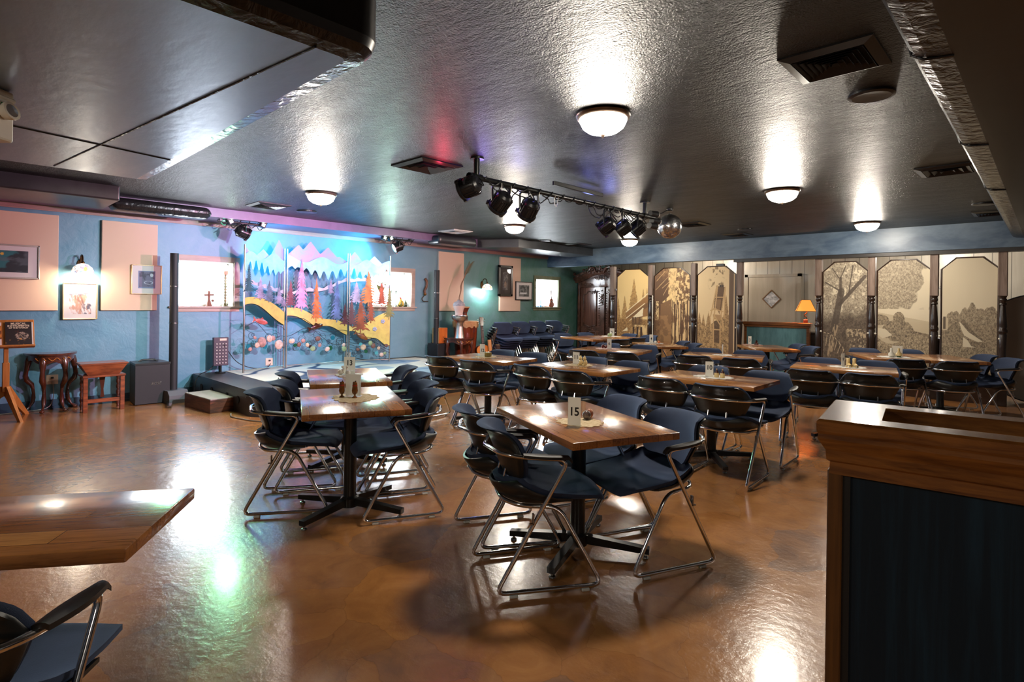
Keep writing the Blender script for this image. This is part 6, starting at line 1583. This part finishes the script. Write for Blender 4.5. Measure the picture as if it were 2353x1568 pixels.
O = [(-o,-o,Ht),(Lw,-o,Ht),(Lw,Wd+o,Ht),(-o,Wd+o,Ht)]; I = [(r_+0.06,r_,Ht),(Lw-r_,r_,Ht),(Lw-r_,Wd-r_,Ht),(r_+0.06,Wd-r_,Ht)]; IL = [(x,y,Ht-0.055) for x, y, z in I]
cp.add([(-o*-1,-o*-1,Ht)] and O+I+IL,[(0,1,5,4),(1,2,6,5),(2,3,7,6),(3,0,4,7),(4,5,9,8),(5,6,10,9),(6,7,11,10),(7,4,8,11)]); cp.build('top_rim','cap_wood2',t)
MB().box(r_+0.05,Lw-r_,r_-0.01,Wd-r_+0.01,Ht-0.08,Ht-0.05).build('carpet_inlay',mat('grey_speckled_carpet', rgb(112,104,92), 0.95, c2=rgb(70,66,58), scale=120, bmp=0.6, bscale=260),t)
MB().box(0.035,Lw,0.047,Wd-0.04,0.0,Ht-0.14).build('panel_board','navy_board',t)
MB().bevbox(0.024,0.060,0.030,0.075,0.0,Ht-0.14,0.003,1).bevbox(0.024,0.060,Wd-0.075,Wd-0.03,0.0,Ht-0.14,0.003,1).build('corner_post','aged_post',t)
MB().box(0.060,0.078,0.040,0.050,0.0,Ht-0.14).build('dark_edge_strip',mat('black_edge_strip', rgb(10,10,11), 0.6),t)  # thin near-black strip beside the corner post
# ------------------------------------------------------------------ ceiling lamps
MT['dome'] = mat('lit_frosted_dome', rgb(255,250,240), 0.3, emit=(1.0,0.90,0.76,1), estr=38.0)
MT['dome_cool'] = mat('cooler_lit_frosted_dome', rgb(250,252,255), 0.3, emit=(1.0,0.95,0.88,1), estr=30.0)
MT['nickel'] = mat('brushed_nickel_rim', rgb(120,104,92), 0.3, 0.9)
def make_lamp():
    t = thing('ceiling_lamp', (0,0,ZC), 0, 'x', 'ceiling lamp', 'domed ceiling lamps')
    MB().lathe([(0.165,0.0),(0.172,-0.012),(0.165,-0.028),(0.15,-0.034),(0.145,-0.03)],32,cap=False).build('rim','nickel',t,smooth=50)
    MB().lathe([(0.150,-0.026),(0.146,-0.05),(0.128,-0.085),(0.095,-0.110),(0.05,-0.125),(0.008,-0.129),(0.0,-0.129)],32,cap=False).build('glass_dome','dome',t,smooth=70)
    MB().lathe([(0.013,-0.125),(0.016,-0.133),(0.009,-0.142),(0.006,-0.150),(0.0,-0.152)],12).build('finial','nickel',t,smooth=60)
    return remember(t)
LP0 = make_lamp()
LAMPS = [(-2.05,2.93,'domed ceiling lamp, largest one over the fifteen table'),(-5.92,3.02,'domed ceiling lamp before the stage, left of the red lit vent'),(-6.05,6.30,'domed ceiling lamp showing below the hanging spotlights'),(-5.70,9.05,'domed ceiling lamp half hidden under the far spotlight cluster'),(-2.02,6.10,'domed ceiling lamp right of the mirror ball, over the skate table'),(-1.90,9.21,'domed ceiling lamp next to the blue grey header'),
 (1.85,5.2,'unseen domed fill lamp added out of frame on the bar side'),(2.2,-1.2,'unseen domed fill lamp added out of frame behind the camera'),(-2.2,-1.9,'unseen domed fill lamp added out of frame, behind the big duct')]  # these are unseen lamps, added to lift the fill light
for k, (x, y, lab) in enumerate(LAMPS):
    z = 2.301 if (-5.3 < x < -1.9 and y < 1.2) or (x > -0.4 and x < 1.7) else ZC
    if k == 0: LP0.location = (x,y,z); LP0['label'] = lab
    else: dup(LP0,(x,y,z),0,lab)
# ------------------------------------------------------------------ vents
MT['vent_black'] = mat('black_vent_metal', rgb(34,35,38), 0.3, 0.3)
MT['vent_white'] = mat('pale_vent_metal', rgb(176,172,172), 0.4)
def vent(x, y, s, rows, m, lab, z=ZC, th=0.007):
    t = thing('ceiling_vent', (x,y,z), 0, lab, 'vent', 'square ceiling vents')
    a, b = s/2, s/2-0.045
    f = MB(); vs = []
    for (r, zz) in ((a,0.0),(a,-0.008),(b,-0.022),(b,0.0)): vs += [(-r,-r,zz),(r,-r,zz),(r,r,zz),(-r,r,zz)]
    f.add(vs,[(4*k+q,4*k+(q+1)%4,4*k+4+(q+1)%4,4*k+4+q) for k in range(3) for q in range(4)]); f.build('frame',m,t)
    MB().box(-b,b,-b,b,-0.003,-0.001).build('dark_throat',mat('vent_throat', rgb(6,6,6), 0.9),t)
    for k in range(rows):
        r1 = b*(1-k/rows)-0.006; r0 = r1-b/rows*0.55
        if r0 < 0.01: r0 = 0.01
        v = MB(); vs = [(-r1,-r1,-0.022),(r1,-r1,-0.022),(r1,r1,-0.022),(-r1,r1,-0.022),(-r0,-r0,-0.006),(r0,-r0,-0.006),(r0,r0,-0.006),(-r0,r0,-0.006)]
        vs += [(x_,y_,z_-0.002) for x_, y_, z_ in vs]
        v.add(vs,[(q,(q+1)%4,4+(q+1)%4,4+q) for q in range(4)]+[(8+q,8+(q+1)%4,12+(q+1)%4,12+q) for q in range(4)]+[(q,(q+1)%4,8+(q+1)%4,8+q) for q in range(4)])
        v.build('louvre',m,t)
vent(-0.77,3.03,0.40,6,'vent_black','large black ceiling vent of fine nested louvres beside the disc grille')
vent(-0.66,6.08,0.42,3,'vent_black','black ceiling vent with pale inner louvres beside the long duct')
vent(-3.98,3.02,0.45,3,'vent_black','black ceiling vent glowing red by the hanging spotlight bar')
vent(-7.22,2.97,0.42,5,'vent_black','black ceiling vent above the left stage light cluster')
vent(-0.53,9.2,0.42,5,'vent_black','black ceiling vent between the disc grille and the blue grey header')
vent(-7.35,6.2,0.42,2,'vent_white','pale ceiling vent above the short dark duct')
vent(-7.0,9.15,0.42,5,'vent_black','black ceiling vent near the slanted duct end')
vent(-3.87,7.86,0.40,5,'vent_black','black ceiling vent just beyond the mirror ball')
vent(-3.87,9.5,0.40,5,'vent_black','black ceiling vent between mirror ball and header')
def disc(x, y, r, lab, z=ZC):
    t = thing('ceiling_speaker', (x,y,z), 0, lab, 'ceiling speaker', 'round ceiling speakers')
    MB().lathe([(r,0),(r,-0.012),(r-0.02,-0.018)],36,cap=False).build('rim','vent_black',t,smooth=40); MB().lathe([(r-0.02,-0.017),(0.0,-0.014)],36,cap=False).build('grille','black_bulk',t)
disc(-0.74,3.65,0.115,'round black ceiling speaker below the fine louvred vent'); disc(-0.57,8.35,0.115,'round black ceiling speaker near the header'); disc(-7.3,3.52,0.13,'round black ceiling speaker left of the stage lamp'); disc(-7.05,8.2,0.12,'round black ceiling speaker close to the slanted duct end')
disc(-3.5,8.9,0.11,'round ceiling speaker with bright edge beyond the mirror ball')

# ------------------------------------------------------------------ spotlight bar, par cans, cables
BX, BZ = -3.45, 2.385
t = thing('light_bar', (BX,4.5,BZ), 0, 'long black pipe hanging under the ceiling carrying spotlights', 'light bar')
MB().cyl((0,-1.45,0),(0,1.55,0),0.024,14).build('pipe','black_metal',t,smooth=50)
MB().lathe([(0.031,-1.46),(0.031,-1.42),(0.02,-1.42),(0.02,-1.46)],16,Matrix.Rotation(-PI/2,4,'X') ,cap=False).build('pipe_end','black_metal',t,smooth=40)
for y in (-1.37,1.30):
    MB().cyl((0,y,0),(0,y,ZC-BZ-0.004),0.026,12).lathe([(0.06,ZC-BZ-0.014),(0.06,ZC-BZ)],16,Matrix.Translation((0,y,0))).cyl((0,y-0.05,0),(0,y+0.05,0),0.034,12).build('drop_mount','black_metal',t,smooth=40)
MB().bevbox(0.02,0.05,-0.42,0.38,0.085,0.125,0.004,1).build('cable_tray','vent_black',t)
rc = random.Random(5)
def coil(y0, y1, turns, r0=0.03):
    return [(r0*math.cos(a),y0+(y1-y0)*a/(2*PI*turns),r0*math.sin(a)-0.004) for a in [2*PI*turns*k/(turns*10) for k in range(turns*10+1)]]
MB().tube(coil(-1.30,1.30,15),0.006,5).build('wrapped_cable','cable',t,smooth=60)
def wavy(y0, y1, sag, x=0.0, k=9, z0=-0.02): return [(x+rc.uniform(-0.02,0.02),y0+(y1-y0)*i/k,z0-sag*math.sin(PI*i/k)+rc.uniform(-0.012,0.012)) for i in range(k+1)]
for (a, b, s) in ((-1.25,-0.95,0.07),(-1.1,-0.85,0.11),(-0.95,-0.6,0.06),(-0.75,-0.45,0.09),(-0.5,-0.2,0.05),(0.15,0.5,0.13),(0.2,0.6,0.10),(0.55,0.85,0.07),(0.8,1.15,0.08),(0.95,1.3,0.10),(1.0,1.4,0.05)):
    MB().tube(fillet(wavy(a,b,s,rc.uniform(-0.03,0.03)),0.03,3),0.0055,5).build('looped_cable','cable',t,smooth=60)
for (a, b, s) in ((-1.12,-0.98,0.13),(-0.72,-0.6,0.12),(-0.40,-0.34,0.10),(0.72,0.82,0.10)): MB().tube(fillet(wavy(a,b,s,0.03,6),0.03,3),0.003,5).build('white_safety_loop','white_glaze',t,smooth=60)
MT['can_black'] = mat('black_par_can', rgb(24,24,26), 0.28)
MT['lens_dark'] = mat('dark_lens', rgb(30,34,60), 0.08)
def par_can(x, y, z, aim, lab, group='par spotlights', lens='lens_dark', r=0.085, yoke_top=None):
    """z: centre of the can; aim: direction the lens looks"""
    t = thing('par_spotlight', (x,y,z), 0, lab, 'spotlight', group)
    q = Vector(aim).normalized().to_track_quat('Z','Y').to_matrix().to_4x4()
    L = 0.16
    MB().lathe([(0.0,-L*0.55),(r*0.55,-L*0.55),(r*0.8,-L*0.45),(r*0.95,-L*0.2),(r*0.95,L*0.35),(r*1.12,L*0.36),(r*1.12,L*0.5),(r*0.98,L*0.5)],24,q,cap=False).build('can_body','can_black',t,smooth=35)
    fn = MB()
    for k in range(20):
        a = 2*PI*k/20; fn.box(r*0.93,r*1.03,-0.004,0.004,-L*0.36,L*0.26,q @ Matrix.Rotation(a,4,'Z'))
    fn.build('cooling_fins','can_black',t)
    MB().lathe([(r*0.98,L*0.42),(r*0.5,L*0.46),(0.0,L*0.47)],24,q,cap=False).build('lens',lens,t,smooth=60)
    clip = MB()
    for k in range(3):
        a = 2*PI*k/3+0.5; clip.box(r*1.08,r*1.25,-0.014,0.014,L*0.34,L*0.52,q @ Matrix.Rotation(a,4,'Z'))
    clip.build('colour_clip','can_black',t)
    side = Vector((0,0,1)).cross(Vector(aim)); side.normalize()
    tz = (yoke_top if yoke_top is not None else BZ)-z
    yk = fillet([side*r*1.12,side*r*1.12+Vector((0,0,tz-0.03)),Vector((0,0,tz-0.03))-side*r*1.12,-side*r*1.12],0.03,4)
    MB().tube(yk,0.010,6).cyl((0,0,tz-0.035),(0,0,tz-0.012),0.018,10).build('yoke','can_black',t,smooth=50)
    pw = [(-Vector(aim).normalized()*L*0.55),(-Vector(aim).normalized()*L*0.9+Vector((0,0,-0.05))),(-Vector(aim).normalized()*L*0.4+Vector((0,0.03,0.06))),(Vector((0,0.02,tz-0.02)))]
    MB().tube(fillet(pw,0.05,5),0.005,5).build('power_lead','cable',t,smooth=60)
    return t
CANS = [(3.06,2.30,(-0.9,-0.25,-0.25),'black spotlight at the end of the bar by the red lit vent'),(3.42,2.225,(-0.8,0.1,-0.6),'second spotlight from the red lit vent end of the bar'),(3.78,2.21,(-0.75,0.25,-0.65),'third spotlight from the red lit vent end of the bar'),(5.03,2.19,(-0.8,-0.2,-0.55),'first spotlight of the far cluster, before the mirror ball'),(5.34,2.20,(-0.75,-0.35,-0.6),'middle spotlight of the far cluster, before the mirror ball'),(5.64,2.225,(-0.6,-0.4,-0.65),'last hanging spotlight of the bar, closest to the mirror ball')]
for y, z, aim, lab in CANS: par_can(BX,y,z,aim,lab)
# small pin spots at the bar end
for k, (dy, dz) in enumerate(((1.52,0.045),(1.56,-0.035),(1.50,-0.10))):
    t = thing('pin_spot', (BX,4.5+dy,BZ+dz), 0, ['upper pin spot at the bar end beside the mirror ball','middle pin spot at the bar end beside the mirror ball','lower pin spot at the bar end beside the mirror ball'][k], 'spotlight', 'pin spots')
    MB().cyl((0,-0.10,0),(0.01,0.03,0),0.036,16,0.042).build('can_body','can_black',t,smooth=40); MB().sphere((0.012,0.04,0),0.036,14,8).build('lens',mat('clear_pin_lens', rgb(190,184,176), 0.06),t,smooth=70)
# mirror ball
def ball_mat():
    m, nt, p = new_mat('mirror_mosaic')
    p.inputs['Metallic'].default_value = 1.0; p.inputs['Roughness'].default_value = 0.22; p.inputs['Base Color'].default_value = rgb(226,226,228)
    return m
MT['mirror'] = ball_mat(); MT['grout'] = mat('ball_grout', rgb(60,60,62), 0.5)
t = thing('mirror_ball', (-3.47,6.43,2.328), 0, 'mirror ball hanging at the end of the spotlight bar', 'mirror ball')
mb = MB(); R_ = 0.153; rows = 34; rb_ = random.Random(2)
for i in range(1, rows-1):
    p0, p1 = PI*i/rows, PI*(i+1)/rows; pm = (p0+p1)/2; n = max(6, int(2*PI*math.sin(pm)*R_/(PI*R_/rows)))
    for k in range(n):
        a0, a1 = 2*PI*k/n+0.004, 2*PI*(k+1)/n-0.004
        c_ = Vector((math.sin(pm)*math.cos((a0+a1)/2),math.sin(pm)*math.sin((a0+a1)/2),math.cos(pm)))*R_
        q = [Vector((math.sin(p)*math.cos(a),math.sin(p)*math.sin(a),math.cos(p)))*R_ for p, a in ((p0+0.004,a0),(p1-0.004,a0),(p1-0.004,a1),(p0+0.004,a1))]
        tl = Vector((rb_.uniform(-1,1),rb_.uniform(-1,1),rb_.uniform(-1,1)))*0.07
        nn = c_.normalized()+tl; nn.normalize()
        q = [v-nn*((v-c_).dot(nn)) for v in q]
        mb.add(q,[(0,1,2,3)])
mb.build('mosaic_mirrors','mirror',t); MB().sphere((0,0,0),R_-0.0025,32,18).build('ball_core','grout',t,smooth=80)
MB().lathe([(0.03,0.135),(0.03,0.155),(0.0,0.157)],14).cyl((0,0,0.15),(0,0,0.19),0.004,6).lathe([(0.035,0.19),(0.042,0.205),(0.042,ZC-2.328)],16).build('motor_mount','can_black',t,smooth=40)
tag(MB().tube(fillet([(-3.45,6.05,2.44),(-3.46,6.2,2.46),(-3.47,6.30,2.50),(-3.47,6.39,2.535)],0.05,5),0.006,6).build('motor_cable','cable'),'black cable from the spotlight bar to the mirror ball mount','cable')

# ------------------------------------------------------------------ two light clusters above the stage screen
MT['led_green'] = mat('green_white_led', rgb(220,255,230), 0.3, emit=(0.55,1.0,0.66,1), estr=14.0)
MT['lens_cyan'] = mat('cyan_lit_lens', rgb(160,230,255), 0.2, emit=(0.35,0.85,1.0,1), estr=14.0)
def cluster(y, lab, flip, aim, lens, plab):
    t = thing('stage_light_bar', (-8.12,y,2.40), 0, lab, 'light bar')
    MB().cyl((0,-0.32,0.0),(0,0.32,0.0),0.016,10).build('pipe','black_metal',t,smooth=40)
    for d in (-0.28,0.26): MB().box(-0.02,0.02,d-0.015,d+0.015,0,ZC-2.40).build('bracket','black_metal',t)
    for d, q in ((-0.18,30),(0.28*flip,-20)):
        M = Matrix.Translation((0.03,d,0.03)) @ Matrix.Rotation(rad(q),4,'X')
        MB().bevbox(-0.035,0.035,-0.04,0.04,-0.07,0.09,0.008,2,M).build('led_housing','can_black',t)
        MB().box(0.034,0.038,-0.018,0.018,-0.05,-0.015,M).build('led','led_green',t)
    for k in range(5):
        y0 = -0.3+0.12*k; MB().tube(fillet([(0,y0,0.02),(0.02,y0+0.05,-0.07-0.02*(k%3)),(0.0,y0+0.12,-0.02),(0.01,y0+0.17,0.04)],0.04,4),0.0055,5).build('looped_cable','cable',t,smooth=60)
    par_can(-8.10,y+0.0,2.275,aim,plab,'stage wash spotlights',lens,0.08,2.40)
cluster(2.98,'short stage light bar left of the metal screen with green LEDs',1,(-0.10,0.93,-0.30),'lens_dark','black can spotlight hanging left of the metal screen')
cluster(5.55,'short stage light bar right of the metal screen with green LEDs',-1,(-0.25,-0.80,-0.40),'lens_cyan','cyan lit can spotlight hanging right of the metal screen')

# emergency light
t = thing('emergency_spotlight', (-3.47,0.20,2.30), rad(44), 'white emergency light unit with lamp head cut off by the frame', 'emergency light')
MT['off_white'] = mat('off_white_plastic', rgb(206,200,186), 0.4)
MB().bevbox(-0.20,0.03,-0.05,0.05,-0.235,-0.002,0.012,2).build('housing','off_white',t); MB().bevbox(-0.20,0.035,-0.055,0.055,-0.05,-0.03,0.006,1).build('ridge','off_white',t)
MB().lathe([(0.0,-0.02),(0.03,-0.015),(0.042,0.02),(0.042,0.03)],16,Matrix.Translation((0.035,0.0,-0.105)) @ Matrix.Rotation(rad(75),4,'Y')).build('lamp_head','off_white',t,smooth=50); MB().lathe([(0.04,0.028),(0.0,0.036)],16,Matrix.Translation((0.035,0.0,-0.105)) @ Matrix.Rotation(rad(75),4,'Y'),cap=False).build('lamp_lens','chrome',t,smooth=60)
MB().box(0.025,0.034,-0.02,0.02,-0.075,-0.065).build('green_indicator',mat('green_indicator', rgb(60,160,90), 0.3),t)

# ------------------------------------------------------------------ light
def spot(name, loc, target, energy, color, size, blend_=0.5, r=0.05):
    l = bpy.data.lights.new(name,'SPOT'); l.energy = energy; l.color = color; l.spot_size = rad(size); l.spot_blend = blend_; l.shadow_soft_size = r
    o = bpy.data.objects.new(name,l); COL.objects.link(o); o.location = loc
    o.rotation_euler = (Vector(target)-Vector(loc)).to_track_quat('-Z','Y').to_euler(); return o
def point(name, loc, energy, color, r=0.05):
    l = bpy.data.lights.new(name,'POINT'); l.energy = energy; l.color = color; l.shadow_soft_size = r
    o = bpy.data.objects.new(name,l); COL.objects.link(o); o.location = loc; return o
# stage wash: beams leave the lens of each can
spot('wash_cyan', (-8.12,3.10,2.24), (-8.62,4.6,1.75), 30, (0.02,0.55,1.0), 140, 1.0, 0.05)
spot('wash_cyan', (-8.16,5.44,2.23), (-8.62,4.1,1.85), 36, (0.02,0.6,1.0), 140, 1.0, 0.05)
spot('wash_pink', (-3.52,5.02,2.14), (-8.65,1.9,1.5), 210, (1.0,0.38,0.60), 62, 0.6, 0.04)
spot('wash_pink', (-3.52,5.32,2.14), (-8.65,6.9,1.5), 95, (1.0,0.45,0.55), 50, 0.6, 0.04)
spot('wash_blue', (-3.54,3.42,2.17), (-8.65,3.6,1.0), 170, (0.80,0.95,1.0), 70, 0.6, 0.04)
spot('wash_violet', (-3.54,3.80,2.20), (-8.0,3.6,2.52), 120, (0.62,0.22,1.0), 44, 0.6, 0.04)
spot('wash_green', (-8.02,2.80,2.40), (-5.2,2.4,0.0), 16, (0.35,1.0,0.5), 90, 0.6, 0.12)
spot('wash_green', (-8.02,5.30,2.40), (-5.4,3.4,0.0), 20, (0.55,1.0,0.7), 90, 0.6, 0.12)
spot('wash_green', (-8.10,2.75,2.42), (-8.65,1.6,0.4), 8, (0.1,1.0,0.5), 80, 0.6, 0.03)
point('can_spill_red', (-3.80,3.06,2.43), 0.7, (1.0,0.05,0.12), 0.02)
point('can_spill_blue', (-3.56,3.30,2.42), 0.5, (0.35,0.2,1.0), 0.05)
point('can_spill_blue', (-3.53,3.72,2.41), 0.5, (0.2,0.2,1.0), 0.03)
point('can_spill_blue', (-3.53,4.8,2.41), 0.3, (0.2,0.25,1.0), 0.05)
point('can_spill_blue', (-3.53,5.2,2.41), 0.45, (0.2,0.25,1.0), 0.03)
# lamps of the alcove behind the header, and the table lamp
point('alcove_lamp', (-1.4,11.6,2.30), 18, (1.0,0.90,0.78), 0.12)
point('alcove_lamp', (-5.6,11.9,2.30), 14, (1.0,0.86,0.7), 0.12)
point('table_lamp_light', (-3.13,10.71,1.38), 5, (1.0,0.62,0.28), 0.03)
# daylight outside the small windows
w = bpy.data.worlds.new('overcast_day'); SC.world = w; w.use_nodes = True
bg = w.node_tree.nodes['Background']; bg.inputs[0].default_value = (0.92,0.97,1.0,1); bg.inputs[1].default_value = 7.0
vs_ = SC.view_settings; vs_.view_transform = 'Standard'; vs_.look = 'None'; vs_.gamma = 1.0; vs_.use_curve_mapping = False; vs_.exposure = 2.15
SC.display_settings.display_device = 'sRGB'
cy = SC.cycles
cy.use_adaptive_sampling = True; cy.adaptive_threshold = 0.02; cy.max_bounces = 7; cy.diffuse_bounces = 3; cy.glossy_bounces = 4; cy.transmission_bounces = 6; cy.transparent_max_bounces = 12
cy.sample_clamp_indirect = 8.0; cy.caustics_reflective = False; cy.caustics_refractive = False
cy.use_denoising = True
